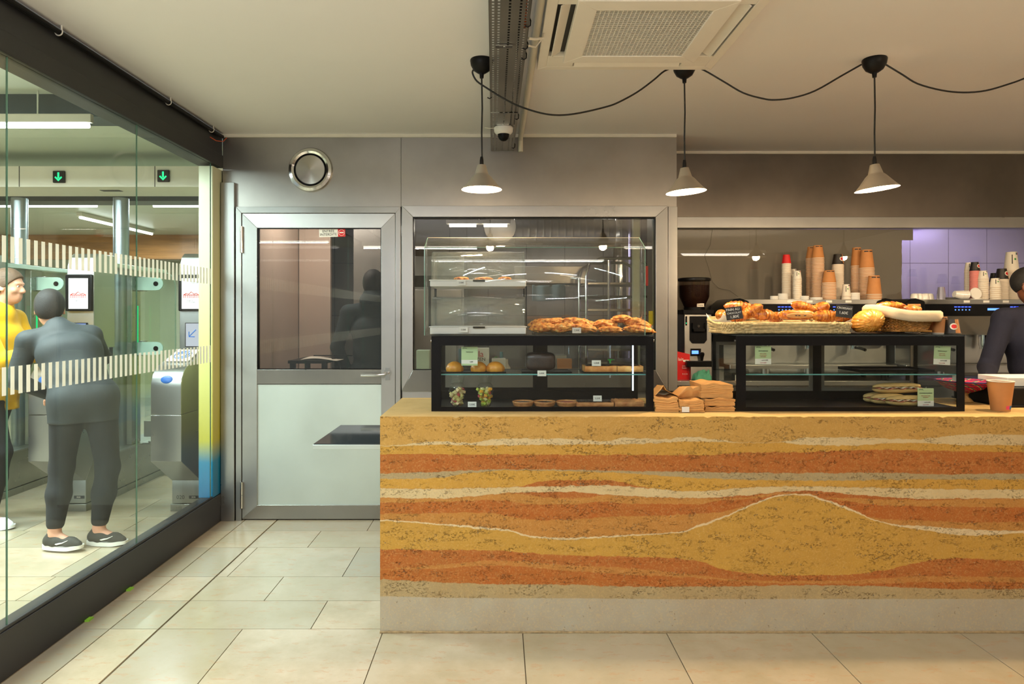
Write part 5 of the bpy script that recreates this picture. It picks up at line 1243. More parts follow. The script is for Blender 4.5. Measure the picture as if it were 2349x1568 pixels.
def lids(px, y, wpx, n, label, grp, step=.006):
    d = wpx / F * y
    me = mesh_of(MB().lathe([(0, 0), (d / 2, 0), (d / 2 * 1.03, .002), (d / 2 * .98, .0055), (d / 2 * .8, .006), (d / 2 * .78, .0045), (0, .0045)], 28), 'lid', [M['porc']])
    for i in range(n):
        o = bpy.data.objects.new('cup_lid', me); COL.objects.link(o); o.location = (PX(px, y), y, MZ + .0005 + step * i); tag(o, label, 'lid', grp)
lids(1776, 4.99, 18, 5, 'white cup lid in the low stack at the left end of the first machine', 'lids in the low left stack')
lids(1796, 4.98, 21, 8, 'white cup lid in the taller stack at the left of the first machine', 'lids in the taller left stack')
lids(1812, 4.965, 19, 1, 'white cup lid lying alone before the slim white cups', None)
lids(1846, 4.97, 18, 5, 'white cup lid in the stack right of the slim white cups', 'lids right of the slim cups')
lids(1872, 4.965, 28, 3, 'wide white lid in the flat pile before the tall kraft stacks', 'wide lids before the kraft stacks')
lids(1961, 4.975, 21, 9, 'white lid in the stack between the kraft cups at the right', 'lids between the right kraft cups')
# machine 2
S(2223, 5.14, MZ, 19, 602, 621, 'print', 'topmost of the slim stack at the left of the second machine', lower='print')
S(2236, 5.04, MZ, 21, 601, 621, 'black', 'topmost of the pink stack with a round logo', lower='pink')
S(2255, 5.0, MZ, 22, 621, 641, 'print', 'topmost of the white stack right of the pink one', lower='white')
S(2283, 4.97, MZ, 23, 638, 660, 'print', 'topmost of the short white stack nearest the barista', lower='white')
S(2281, 5.20, MZ, 20, 626, 646, 'black', 'topmost of the stack behind, left of the tall white one', lower='white')
S(2298, 5.08, MZ, 26, 616, 640, 'black', 'topmost of the stack with a round logo beside the barista', lower='white')
S(2320, 5.22, MZ, 30, 578, 622, 'wprint', 'topmost of the tallest white stack behind the barista', lower='white')
for i, px in enumerate((2098, 2110, 2122, 2134)):
    mb = MB().lathe([(.012, 0), (.024, .004), (.030, .03), (.031, .05), (.029, .05), (.027, .03), (.02, .006), (0, .006)], 24)
    o = obj('espresso_cup', mb, M['porc'], loc=(PX(px, 5.05), 5.05 + .01 * (i % 2), MZ + .052), rot=(PI, 0, 0)); tag(o, 'upturned white espresso cup on the second machine, ' + ['first', 'second', 'third', 'fourth'][i] + ' from the left', 'cup', 'white espresso cups')
for i in range(3):
    r_ = .030; mb = MB(); mb.lathe([(r_, 0), (r_ * .9, .02), (r_ * .72, .062), (0, .062), (0, .058), (r_ * .66, .058), (r_ * .84, .02), (r_ * .94, 0)], 10)
    o = obj('drinking_glass', mb, mat('faceted glass %d' % i, rgb(180, 180, 200), .06, .6), loc=(PX(2159, 4.98), 4.98, MZ + .001 + .017 * i), smooth=10); tag(o, 'upturned faceted glass in the little glass stack on the second machine', 'glass', 'stacked glasses')
for i in range(3):
    o = obj('saucer', MB().lathe([(0, 0), (.04, 0), (.075, .006), (.076, .008), (.04, .003), (0, .003)], 32), M['porc'], loc=(PX(2190, 5.08), 5.08, MZ + .001 + .006 * i)); tag(o, 'white saucer in the pile beside the glasses on the second machine', 'saucer', 'stacked saucers')
for i in range(5):
    o = obj('plastic_cup', MB().lathe([(.034, 0), (.035, .002), (.024, .055), (0, .055), (0, .053), (.022, .053), (.033, 0)], 24), M['porc'], loc=(PX(2219, 4.97) - .011 * i, 4.97, MZ + .036), rot=(0, rad(-82), 0)); tag(o, 'white plastic cup in the sideways nested row on the second machine', 'cup', 'sideways plastic cups')
o = obj('cup_lid', MB().lathe([(0, 0), (.043, 0), (.044, .003), (.040, .008), (0, .008)], 32), M['porc'], loc=(PX(2238, 4.955), 4.955, MZ + .048), rot=(rad(80), 0, 0)); tag(o, 'round white lid leaning upright on the second machine', 'lid')
o = obj('cup_lid', MB().lathe([(0, 0), (.046, 0), (.047, .005), (.030, .014), (0, .014)], 32), M['porc'], loc=(PX(2243, 4.955), 4.975, MZ + .001)); tag(o, 'round white lid lying flat on the second machine', 'lid')
# cups standing on the right case
def cup_on_case(px, y, wpx, ytop, kind, label, logo=False):
    d = wpx / F * y; z = CTOP; hgt = PZ(ytop, y) - z; t = thing('paper_cup', label, 'cup', (PX(px, y), y, z)); obj('cup_body', cup_meshes(kind, d, hgt), None, t); cup_prints(kind, d, hgt, t, -PI / 2 - (.75 if logo else 0))
    return t
cup_on_case(2158, 3.44, 36, 726, 'kraft', 'upturned kraft cup on the right case left of the black one')
cup_on_case(2184, 3.40, 36, 732, 'black', 'upturned black cup with a round logo at the right end of the right case', True)
cup_on_case(2132, 3.52, 34, 731, 'kraft', 'upturned kraft cup half hidden by the small wicker basket')
cup_on_case(2097, 3.66, 36, 697, 'kraft', 'tall upturned kraft cup behind the small wicker basket')

# ================================================================ PAPER BAG BUNDLES, BOWL, TAKEAWAY CUP, TILL
def bag_bundle(px0, px1, py0, py1, y, D, label, n, seed, rz=0, lift=0.0, skew=0.0):
    x0, x1 = PX(px0, y), PX(px1, y); z0 = CT + .001 if py1 is None else PZ(py1, y); z1 = PZ(py0, y); z0 = max(z0, CT + .001)
    t = thing('paper_bag_bundle', label, 'paper bags', ((x0 + x1) / 2, y, z0), rad(rz), 'bundles of kraft bags'); a = (x1 - x0) / 2; Hh = z1 - z0; r = random.Random(seed)
    for i in range(n):
        za, zb = Hh * i / n, Hh * (i + 1) / n - .0006; dx = r.uniform(-.003, .003); dy = r.uniform(-.004, .004)
        def S_(u, base): return base + (.004 * math.sin(u * 7 + seed) + .002 * math.sin(u * 15 + i * .3)) * (base / Hh) + lift * max(0, (.35 - u)) * (base / Hh)
        mb = MB(); nu = 16; sk = skew * (za / Hh)
        vs = []; 
        for yy in (0, D):
            for zz in (za, zb):
                for k_ in range(nu + 1): u = k_ / nu; vs.append((-a + 2 * a * u + dx + sk, yy + dy, S_(u, max(zz, .0001))))
        w_ = nu + 1; fs = []
        for k_ in range(nu): fs += [(k_, k_ + 1, w_ + k_ + 1, w_ + k_), (2 * w_ + k_, 3 * w_ + k_, 3 * w_ + k_ + 1, 2 * w_ + k_ + 1), (w_ + k_, w_ + k_ + 1, 3 * w_ + k_ + 1, 3 * w_ + k_), (k_, 2 * w_ + k_, 2 * w_ + k_ + 1, k_ + 1)]
        fs += [(0, w_, 3 * w_, 2 * w_), (nu, 2 * w_ + nu, 3 * w_ + nu, w_ + nu)]
        obj('folded_bag', mb.add(vs, fs), M['paperbag'], t, smooth=50)
    return t
bag_bundle(1505, 1558, 912, None, 3.27, .16, 'bundle of kraft paper bags beside the left display case', 6, 1, rz=-6, skew=-.012)
bag_bundle(1560, 1616, 918, None, 3.255, .15, 'low bundle of kraft paper bags with a white spot, middle of the three piles', 6, 2, rz=1, skew=-.006)
bag_bundle(1618, 1686, 931, None, 3.29, .20, 'bottom bundle of kraft bags in the right hand pile', 4, 3)
bag_bundle(1616, 1686, 913, 930, 3.29, .20, 'middle bundle of kraft bags in the right hand pile', 5, 4)
bag_bundle(1608, 1681, 880, 912, 3.30, .20, 'topmost bundle of kraft bags in the right hand pile', 8, 5)
o = obj('bag_sticker', MB().box(-.018, .018, -.002, 0, 0, .026), M['paper'], bpy.data.objects['paper_bag_bundle.001'], (-.035, -.006, .003))
def open_bag(px0, px1, py0, py1, y, label, seed, ang):
    x = PX((px0 + px1) / 2, y); w_ = (px1 - px0) / F * y / 2; h_ = (py1 - py0) / F * y
    t = thing('opened_paper_bag', label, 'paper bag', (x, y, PZ(py1, y)))
    pts = [(-w_, 0), (-w_ * .1, h_ * .95), (w_ * .15, h_), (w_ * .35, h_ * .8), (w_ * .6, h_ * .95), (w_ * .95, h_ * 1.05)] if ang else [(-w_, 0), (-w_ * .5, h_ * .6), (-w_ * .25, h_), (-w_ * .05, h_ * .6), (w_, .0)]
    fine = []
    for i in range(len(pts) - 1):
        for s in range(4): fine.append((pts[i][0] + (pts[i + 1][0] - pts[i][0]) * s / 4, pts[i][1] + (pts[i + 1][1] - pts[i][1]) * s / 4))
    fine.append(pts[-1])
    mb = MB(); L = len(fine) - 1
    mb.grid(lambda u, v: (fine[round(u * L)][0], .14 * v, fine[round(u * L)][1] * (1 - .2 * v) + .002 * noise.noise(Vector((u * 8, v * 4, seed)))), L, 6)
    mb.grid(lambda u, v: (fine[round(u * L)][0], .0 + .02 * v, fine[round(u * L)][1] * (1 - v) + (-.001) * v), L, 3) if ang else None
    obj('paper_folds', mb, M['paperbag'], t, solid=.0012, smooth=50)
open_bag(1548, 1610, 886, 916, 3.33, 'opened kraft bag folded up between the middle and right bag piles', 1, 1)
open_bag(1500, 1560, 884, 910, 3.30, 'torn kraft bag flap curling up on the left bag bundle', 2, 0)
# woven bowl
y = 3.66; x = PX(2212, y); zb_ = CT + .0005
k = N('coloured basketry'); p = k.n('ShaderNodeBsdfPrincipled', i_Roughness=.7)
tc = k.n('ShaderNodeTexCoord'); sp = k.n('ShaderNodeSeparateXYZ'); k.l(tc.outputs['Object'], sp.inputs[0])
an = k.math('ARCTAN2', sp.outputs[1], sp.outputs[0]); rr_ = k.math('SQRT', k.math('ADD', k.math('MULTIPLY', sp.outputs[0], sp.outputs[0]), k.math('MULTIPLY', sp.outputs[1], sp.outputs[1])))
sw_ = k.math('FRACT', k.math('ADD', k.math('MULTIPLY', an, 12 / (2 * PI)), k.math('MULTIPLY', rr_, 30)))
rg = k.math('FRACT', k.math('MULTIPLY', rr_, 55))
c_ = k.ramp(sw_, [(0, rgb(205, 30, 70)), (.32, rgb(206, 34, 70)), (.34, rgb(225, 205, 140)), (.42, rgb(225, 205, 140)), (.44, rgb(30, 110, 100)), (.6, rgb(30, 110, 100)), (.62, rgb(210, 40, 80)), (.9, rgb(205, 30, 60)), (.92, rgb(110, 40, 110))])
k.l(k.mix(k.math('GREATER_THAN', rg, .75), c_, rgb(90, 30, 90)), p.inputs['Base Color']); k.l(k.bump(rg, .5, .003), p.inputs['Normal']); k.l(p.outputs[0], k.out.inputs[0]); WV = k.m
t = thing('woven_bowl', 'colourful red and purple woven bowl on a foot, right of the display case', 'bowl', (x, y, zb_))
obj('bowl', MB().lathe([(.0, .050), (.03, .052), (.09, .075), (.135, .112), (.139, .116), (.134, .119), (.088, .083), (.03, .06), (0, .058)], 56), WV, t, smooth=60)
obj('rim', MB().tube([(.137 * math.cos(a * PI / 30), .137 * math.sin(a * PI / 30), .117) for a in range(60)], .0045, 8, closed=True), mat('purple binding', rgb(60, 36, 90), .7), t)
obj('foot', MB().lathe([(0, 0), (.040, 0), (.043, .004), (.036, .014), (.022, .028), (.018, .04), (.026, .052), (0, .052)], 40), mat('straw coil', rgb(190, 150, 90), .8, 0, .3, 20), t, smooth=60)
# takeaway cup
y = 3.33; t = thing('takeaway_cup', 'single upright kraft paper cup with a white rim on the counter at the right', 'cup', (PX(2295, y), y, CT + .0005))
Rt, Rb, hc = .0575, .040, .150
obj('cup_body', MB().lathe([(0, .004), (Rb, .004), (Rb, .0), (Rb + .001, .0), (Rt, hc - .003), (Rt - .002, hc - .003), (Rb - .002, .006)], 40), M['kraft'], t, smooth=50)
obj('rim', MB().lathe([(Rt - .002, hc - .005), (Rt + .001, hc - .005), (Rt + .0025, hc - .002), (Rt, hc), (Rt - .0025, hc - .002), (Rt - .004, hc - .005)], 40), M['cupw'], t, smooth=60)
def patch(a0, a1, z0, z1, off): return MB().grid(lambda u, v: ((Rb + (Rt - Rb) * (z0 + (z1 - z0) * v) / hc + off) * math.cos(-PI / 2 + a0 + (a1 - a0) * u), (Rb + (Rt - Rb) * (z0 + (z1 - z0) * v) / hc + off) * math.sin(-PI / 2 + a0 + (a1 - a0) * u), z0 + (z1 - z0) * v), 20, 1)
obj('black_band', patch(-1.5, 1.5, .010, .019, .0008), M['ink'], t); obj('pink_square', patch(-.1, .32, .010, .028, .0014), mat('pink print', rgb(220, 70, 110), .6), t); obj('blue_square', patch(.34, .76, .010, .028, .0014), mat('blue print', rgb(40, 110, 170), .6), t)
# till
t = thing('cash_till', 'low black cash till with white paper on it at the right edge', 'till', (2.60, 3.45, CT))
obj('body', MB().box(.02, .72, .0, .38, .0, .100), M['black'], t, bev=.006); obj('dark_mat', MB().box(.02, .72, -.02, .40, .0, .012), M['blackp'], t, bev=.003)
mb = MB(); mb.box(0, .30, 0, .22, 0, .045); o = obj('white_paper_box', mb, M['paper'], loc=(PX(2318, 3.5), 3.52, CT + .1015), bev=.002); tag(o, 'white paper box lying on the black till', 'box')
# ================================================================ HALL: gates, lintel, columns, signs
def gate(X, num, where, tick):
    t = thing('ticket_gate', 'steel ticket gate cabinet ' + where, 'ticket gate', (X, 4.76, 0), 0, 'ticket gates'); a = .11
    def ex(poly, m, nm, x0=-a, x1=a, par=t, bev=.002): return obj(nm, MB().prism(poly, x0, x1, 'X'), m, par, bev=bev)
    arc = [(.16 - .16 * math.cos(q), .98 + .16 * math.sin(q)) for q in [rad(d) for d in range(0, 75, 12)]]
    ex([(0, .448), (.0, .78)] + [(0, .781), (.42, .781), (.42, .448), (.31, .235), (.31, .448)][1:3] + [(.42, .40), (.31, .235)], M['gate'], 'lower_nose')
    ex([(0, .783)] + arc + [(.42, 1.235), (.50, 1.235), (.50, .783)], M['gate'], 'upper_nose', bev=.004)
    ex([(.312, .06), (.312, .233), (.424, .398), (.424, .355), (2.2, .355), (2.2, .06)], M['gated'], 'base_cabinet')
    ex([(.302, .0), (.302, .055), (2.2, .055), (2.2, .0)], M['gated'], 'foot_rail', -a - .008, a + .008)
    obj('ledge', MB().box(-a - .012, a + .012, .43, 2.2, .356, .368), M['gate'], t)
    ex([(.425, .37), (.425, .782), (.62, .782), (.62, .37)], M['gated'], 'back_of_nose')
    # front plate with number
    text('gate_number', num, .042, M['ink'], t, (-.045, .3105, .105)); mb = MB(); mb.box(.02, .10, .3105, .312, .095, .118); o = obj('maker_plate', mb, M['ink'], t)
    text('maker_lettering', 'IXXI', .016, M['cupw'], o, (.055, .310, .106))
    # oval badge on the rounded front, reader pad on the slope
    T = Matrix.Translation((0, .012, 1.035)) @ Matrix.Rotation(rad(72), 4, 'X')
    obj('oval_badge', MB().sphere((0, 0, 0), (.044, .030, .008), 28, 10, T=T), M['bluepad'], t)
    sl = math.atan2(1.235 - 1.135, .42 - .12)
    T = Matrix.Translation((0, .26, 1.192)) @ Matrix.Rotation(sl + rad(3), 4, 'X')
    rd = obj('reader_pad', MB().box(-.085, .085, -.10, .10, -.002, .006, T), M['poster'], t, bev=.002)
    mb = MB(); [mb.tube([(.07 * math.cos(q) * r_, .08 * math.sin(q) * r_, .007) for q in [i * PI / 12 for i in range(24)]], .004, 5, closed=True) for r_ in (.35, .6, .85)]; mb.v = [tuple(T @ Vector(p)) for p in mb.v]; obj('pad_rings', mb, M['bluepad'], rd)
    # tower
    tw = [(.42, 1.236), (.42, 1.80), (.425, 1.88), (.45, 1.95), (.50, 1.985), (.70, 1.985), (.70, 1.236)]
    ex(tw, M['gate'], 'screen_tower', -a + .004, a - .004, bev=.004)
    ds = obj('display_frame', MB().box(-.105, .105, .395, .419, 1.53, 1.815), M['blackp'], t, bev=.008)
    obj('poster_sheet', MB().box(-.075, .075, .392, .395, 1.548, 1.785), M['poster'], ds)
    mb = MB(); mb.tube([(-.06, .391, 1.655), (-.04, .391, 1.668), (-.02, .391, 1.662), (0, .391, 1.680), (.02, .391, 1.662), (.04, .391, 1.668), (.06, .391, 1.655)], .003, 5)
    for i in range(9): mb.box(-.060 + i * .0143, -.056 + i * .0143, .3905, .392, 1.632, 1.655)
    mb.box(-.062, .062, .3905, .392, 1.652, 1.658); obj('arcade_drawing', mb, M['inkred'], ds)
    text('poster_text', 'Les gares de\nParis Nord', .013, M['ink'], ds, (.03, .3915, 1.755)); text('poster_text', 'En gare du\nnord, tout va bien', .011, M['ink'], ds, (-.01, .3915, 1.605))
    sc = obj('ticket_screen', MB().box(-.058, .058, .408, .419, 1.25, 1.44), M['blackp'], t, bev=.003)
    obj('lit_screen', MB().box(-.050, .050, .406, .408, 1.256, 1.434), M['screen'] if tick else M['screenw'], sc)
    mb = MB()
    if tick: mb.tube([(-.035, .404, 1.355), (-.010, .404, 1.325), (.038, .404, 1.385)], .0065, 6); m_ = M['green']
    else: mb.tube([(.03, .404, 1.385), (-.02, .404, 1.335)], .004, 6); mb.tube([(-.024, .404, 1.37), (-.024, .404, 1.33), (.02, .404, 1.33)], .004, 6); m_ = M['bluepad']
    obj('screen_symbol', mb, m_, sc)
    # tall glass side wing with a pale top band
    def wing(top, off):
        y0, y1 = .72, 1.78; r_ = .16; pts = [(y0, .37), (y0, top)]
        for i in range(0, 7): q = PI / 2 - i * PI / 12; pts.append((y1 - r_ + r_ * math.cos(q), top - r_ + r_ * math.sin(q)))
        pts.append((y1, .37)); return pts
    wg = wing(1.90, 0); obj('glass_wing', MB().prism(wg, .075, .083, 'X'), M['gglass'], t)
    obj('glass_wing', MB().prism(wg, -.083, -.075, 'X'), M['gglass'], t)
    obj('wing_edge', MB().tube([(.079, p[0], p[1]) for p in wg[1:]], .006, 6), M['gedge'], t)
    mb = MB(); mb.box(-.085, .085, .70, 1.60, 1.90, 1.93); obj('top_band', mb, M['gedge'], t, bev=.003)
    mb = MB(); mb.box(-.07, .07, 1.02, 1.16, .37, 1.89); obj('hinge_column', mb, M['gated'], t, bev=.004)
    for z in ((1.73, 1.16) if X < -2.5 else ()):
        mb = MB(); mb.box(-.005, .12, 1.10, 1.18, z - .02, z + .11); cb = obj('clamp_block', mb, M['gate'], t, bev=.003)
        pl = [(.0, -.057), (.19, -.057)] + [(.19 + .057 * math.sin(q), -.057 * math.cos(q)) for q in [i * PI / 8 for i in range(1, 8)]] + [(.19, .057), (0, .057)]
        obj('round_ended_tab', MB().prism([(p + .06, q + z + .045) for p, q in pl], 1.085, 1.097), M['tab'], cb)
        T = Matrix.Translation((.245, 1.083, z + .045)) @ RT; obj('tab_hole', MB().lathe([(0, 0), (.021, 0), (.021, .004), (0, .004)], 20, T=T), M['black'], cb)
    obj('green_light', MB().box(.112, .120, 1.02, 1.03, 1.26, 1.58), M['gled'], t)
    if X > -2.5: return t
    obj('flap_glass', MB().box(.125, .40, 1.125, 1.133, .45, 1.88), M['gglass'], t)
    mb = MB(); mb.cyl((.20, 1.13, .37), (.20, 1.13, .56), .018); mb.cyl((.20, 1.13, .369), (.20, 1.13, .385), .04); mb.box(.12, .2, 1.12, 1.14, .42, .56); mb.box(.10, .215, 1.10, 1.16, .357, .37); obj('flap_post', mb, M['gate'], t)
gate(-2.40, '020', 'nearest the glass wall, numbered 020', False)
gate(-3.28, '021', 'numbered 021 with a blue tick on its screen', True)
gate(-4.16, '022', 'at the left edge of the picture behind the yellow jacket', True)
# lintel with signs
t = thing('gate_lintel', 'white portal beam over the ticket gates', 'lintel', (0, 5.28, 2.52))
obj('portal_beam', MB().box(-8.9, -2.13, 0, .42, .0, .165), M['white'], t); mb = MB()
for x in (-7.4, -6.2, -5.0, -3.83, -2.75): mb.box(x - .003, x + .003, -.002, 0, 0, .165)
obj('panel_joint', mb, M['acd'], t)
mb = MB()
for x in (-3.25, -2.30): mb.box(x - .02, x + .14, .13, .19, -.003, .0)
obj('soffit_grille', mb, M['acd'], t)
def arrow_sign(px, py, label):
    y = 5.262; t = thing('arrow_sign', label, 'sign', (PX(px, y), y, PZ(py, y)), 0, 'green arrow signs')
    obj('black_box', MB().box(-.048, .048, 0, .017, -.048, .048), M['blackp'], t, bev=.006)
    mb = MB(); mb.box(-.0065, .0065, -.003, 0, -.012, .034)
    mb.prism([(0, -.036), (.030, -.006), (.022, .002), (0, -.020), (-.022, .002), (-.030, -.006)], -.003, 0); obj('lit_arrow', mb, M['gsign'], t)
arrow_sign(134, 405, 'square green down arrow sign on the lintel, left of the two'); arrow_sign(374, 403, 'square green down arrow sign on the lintel, right of the two')
for px, lb in ((45, 'round grey steel column at the far left behind the gates'), (278, 'round grey steel column behind the gate numbered 021')):
    x = PX(px, 5.80); mb = MB(); mb.cyl((0, 0, 0), (0, 0, 2.52), .063, n=32); mb.cyl((0, 0, 0), (0, 0, .02), .09, n=32)
    o = obj('steel_column', mb, M['post'], loc=(x, 5.80, 0)); tag(o, lb, 'column', 'steel columns')
    obj('collar', MB().lathe([(.063, 0), (.068, .0), (.068, .012), (.063, .012)], 32), M['gate'], o, (0, 0, 1.99))
o = obj('ceiling_beam', MB().box(-8.9, PX(285, 3.96), 3.96, 4.16, 2.685, CEIL - .001), M['bluebeam']); tag(o, 'dark blue hall ceiling beam above the bright tube light', 'beam')
o = obj('ceiling_beam', MB().box(-8.9, -2.13, 6.4, 6.65, 2.60, CEIL - .001), M['bluebeam']); tag(o, 'dark beam across the hall behind the gate lintel', 'beam')
o = obj('wooden_fascia', MB().box(-9, -2.15, 10.9, 11.1, 2.42, CEIL - .001), M['wood']); tag(o, 'wooden fascia board far at the back of the hall', 'fascia')
o = obj('far_glass_wall', MB().box(-9, -2.15, 10.95, 10.97, 0, 2.42), M['gglass']); tag(o, 'glass wall under the wooden fascia at the back of the hall', 'glass wall')
mb = MB(); 
for x in (-4.9, -6.4, -7.9): mb.box(x - .03, x + .03, 10.9, 11.0, 0, 2.42)
o = obj('far_mullions', mb, M['beam'], o)
t = thing('far_kiosk', 'dark ticket machine standing far back in the hall between the gates', 'machine', (-3.9, 9.6, 0)); obj('cabinet', MB().box(-.35, .35, 0, .5, 0, 1.7), M['bluebeam'], t, bev=.02); obj('lit_panel', MB().box(-.22, .22, -.01, 0, 1.0, 1.5), M['screenw'], t)

# ================================================================ KITCHEN
ky = 6.45
t = thing('kitchen_light', 'double fluorescent fitting hanging from the kitchen ceiling', 'light', (PX(1100, 6.0), 6.0, PZ(517, 6.0)))
obj('tray', MB().box(-.30, .28, -.05, .05, .012, .045), M['white'], t); obj('tube', MB().cyl((-.27, -.02, 0), (-.03, -.02, 0), .016), M['tubew'], t); obj('tube', MB().cyl((.04, -.02, 0), (.25, -.02, 0), .016), M['tubew'], t)
obj('suspension', MB().cyl((0, 0, .04), (.0, 0, 2.72 - PZ(517, 6.0)), .006), M['chrome'], t)
area_light('kitchen_light', (PX(1100, 6.0), 6.0, PZ(517, 6.0) - .03), .9, .1, 5, (1, .93, .82)); area_light('kitchen_fill_left', (-1.6, 5.7, 2.66), .5, .3, 26, (1, .93, .86))  # the left area light has no fitting, it brightens the room behind the door
t = linear_lamp('kitchen_strip_light', 'strip light hanging over the kitchen shelves', (.6, 7.0), 1.2, 'X', 3, NEUT, z=2.70)
# violet light
t = thing('insect_lamp', 'violet lamp on the kitchen wall behind the bar', 'lamp', (4.4, 7.515, 2.45)); obj('casing', MB().box(-.5, .5, 0, .08, .05, .2), M['steelv'], t); obj('violet_tube', MB().cyl((-.46, -.02, .04), (.46, -.02, .04), .015), emis('violet tube', (.45, .35, 1, 1), 12), t)
area_light('violet_light', (4.6, 6.9, 2.5), 1.8, .2, 40, (.50, .42, 1.0), rot=(rad(35), 0, 0)); linear_lamp('kitchen_strip_light', 'white strip light at the kitchen ceiling on the right', (4.9, 6.9), 1.4, 'X', 9, (.85, .85, 1), M['tubew'], z=2.70)
# pink partition seen through the door and dark cupboards
o = struct('wall_kitchen_partition', MB().box(-1.94, PX(758, 6.4), 6.4, 6.46, 0, 2.70), M['kwall'])
t = thing('extract_duct', 'big silver ventilation duct under the kitchen ceiling', 'duct', (0, 6.7, 2.30)); 
def duct(a, b, r, n=14):
    pts = [Vector(a) + (Vector(b) - Vector(a)) * i / (n * 6) for i in range(n * 6 + 1)]; return MB().tube(pts, lambda t_, q: r * (1.03 if (t_ * n) % 1 < .15 else 1), 24)
M['duct'] = steel('duct foil', (.5, .46, .40), .35, (3, 3, 3), .9, .2)
obj('round_pipe', duct((.15, 0, .05), (1.15, 0, .03), .14), M['duct'], t); obj('round_pipe', duct((.0, -.3, .05), (.05, .5, .15), .15, 5), M['duct'], t)
o = obj('vertical_flue', duct((PX(1425, 7.2), 7.2, .9), (PX(1425, 7.2), 7.2, 2.69), .11, 6), M['chrome']); tag(o, 'shiny vertical flue pipe behind the tray trolley', 'pipe')
# tray trolley
tx0, tx1 = PX(1345, 5.6), PX(1490, 5.6); t = thing('tray_trolley', 'steel baker\'s trolley full of trays behind the kitchen window', 'trolley', ((tx0 + tx1) / 2, 5.6, .0)); a = (tx1 - tx0) / 2
ht = PZ(592, 5.6)
for yy in (0, .5):
    pts = [(-a, yy, .1), (-a, yy, ht - .15), (-a + .03, yy, ht - .05), (-a + .12, yy, ht), (a - .12, yy, ht), (a - .03, yy, ht - .05), (a, yy, ht - .15), (a, yy, .1)]
    obj('bent_tube_frame', MB().tube(pts, .014, 10), M['chrome'], t)
obj('centre_post', MB().cyl((-.08, -.01, .1), (-.08, -.01, ht - .02), .012), M['chrome'], t)
for i in range(14):
    z = .30 + i * .112
    if z < ht - .1: obj('oven_tray', MB().box(-a + .012, a - .012, .0, .5, z, z + .02), M['steelv'] if i % 3 else M['blackp'], t, bev=.003)
for s, y_ in ((-1, .05), (1, .05), (-1, .45), (1, .45)):
    obj('castor', MB().cyl((s * a - .012, y_, .05), (s * a + .012, y_, .05), .05), M['black'], t)
for i in range(5):
    o = obj('bread_roll', MB().sphere((0, 0, 0), (.035, .09, .025), 16, 10), M['bread'], loc=(tx0 + .06 + i * .05, 5.70, .30 + 9 * .112 + .046)); tag(o, 'pale bread roll on a tray of the kitchen trolley', 'bread', 'bread rolls on the trolley')
# green-white post, yellow note, fire notice
o = obj('kitchen_post', MB().box(PX(1453, 5.2), PX(1468, 5.2), 5.2, 5.25, .0, 2.70), mat('pale green post', rgb(196, 208, 184), .5)); tag(o, 'pale upright post just inside the kitchen window', 'post')
o = obj('yellow_note', MB().box(PX(1488, 4.93), PX(1501, 4.93), 4.93, 4.932, PZ(745, 4.93), PZ(713, 4.93)), mat('yellow paper', rgb(230, 220, 30), .6)); tag(o, 'yellow note at the right edge of the kitchen window', 'note')
o = obj('white_note', MB().box(PX(1489, 4.93), PX(1501, 4.93), 4.93, 4.932, PZ(775, 4.93), PZ(746, 4.93)), M['paper']); tag(o, 'white printed note under the yellow one in the kitchen window', 'note')
o = obj('red_notice', MB().box(PX(1480, 4.93), PX(1487, 4.93), 4.93, 4.932, PZ(655, 4.93), PZ(610, 4.93)), M['cupred']); tag(o, 'narrow red and white notice at the right of the kitchen window', 'notice')
# towel on a rail, worktable with machine, oven at the left
ty = 6.2; t = thing('towel_rail', 'rail under the kitchen shelf', 'rail', (0, ty, 0)); t['label'] = 'thin steel rail with a blue towel over it in the kitchen'; obj('rail', MB().cyl((PX(1200, ty), 0, PZ(655, ty)), (PX(1330, ty), 0, PZ(655, ty)), .006), M['chrome'], t)
def tw(u, v): return (PX(1221, ty) + u * (PX(1297, ty) - PX(1221, ty)), -.012 + .012 * math.sin(u * 14), PZ(655, ty) + .008 - v * (PZ(655, ty) - PZ(691, ty)) - .006 * math.sin(u * 5))
o = obj('blue_towel', MB().grid(tw, 30, 8), M['bluetowel'], loc=(0, ty, 0), solid=.006, smooth=80); tag(o, 'pale blue towel hanging from the kitchen rail', 'towel')
o = obj('wall_cupboard', MB().box(PX(1180, 6.3), PX(1345, 6.3), 6.25, 6.6, PZ(650, 6.25) - .0, PZ(610, 6.25)), M['steelv'], bev=.004); tag(o, 'steel wall cupboard above the blue towel', 'cupboard')
t = thing('kitchen_worktable', 'steel worktable along the inside of the kitchen window', 'table', (0, 5.25, 0)); zt_ = .93
obj('worktop', MB().box(PX(948, 5.3), tx0 - .05, 0, .6, zt_ - .03, zt_), M['steelv'], t, bev=.003)
for x in (PX(952, 5.3), tx0 - .12):
    for y_ in (.03, .54): obj('leg', MB().box(x, x + .04, y_, y_ + .04, 0, zt_ - .03), M['steelv'], t)
def bx_(nm, lb, cat, px0, px1, py0, py1, y0, dy, m, bev=.004):
    z0 = zt_ + .0005; o = obj(nm, MB().box(PX(px0, y0), PX(px1, y0), y0, y0 + dy, z0, PZ(py0, y0)), m, bev=bev); return tag(o, lb, cat)
bx_('green_cup', 'pale green tub at the lower left of the kitchen window', 'tub', 955, 985, 803, 850, 5.35, .1, mat('pale green tub', rgb(190, 220, 200), .5))
bx_('white_sack', 'white printed bag behind the madeleines', 'bag', 1089, 1122, 798, 850, 5.4, .08, M['paper'])
o2 = bpy.data.objects['white_sack']; text('print', 'lla', .07, M['cupred'], o2, (PX(1101, 5.4), 5.398, PZ(812, 5.4))); text('print', 'ZEN', .04, M['ink'], o2, (PX(1103, 5.4), 5.398, PZ(824, 5.4)))
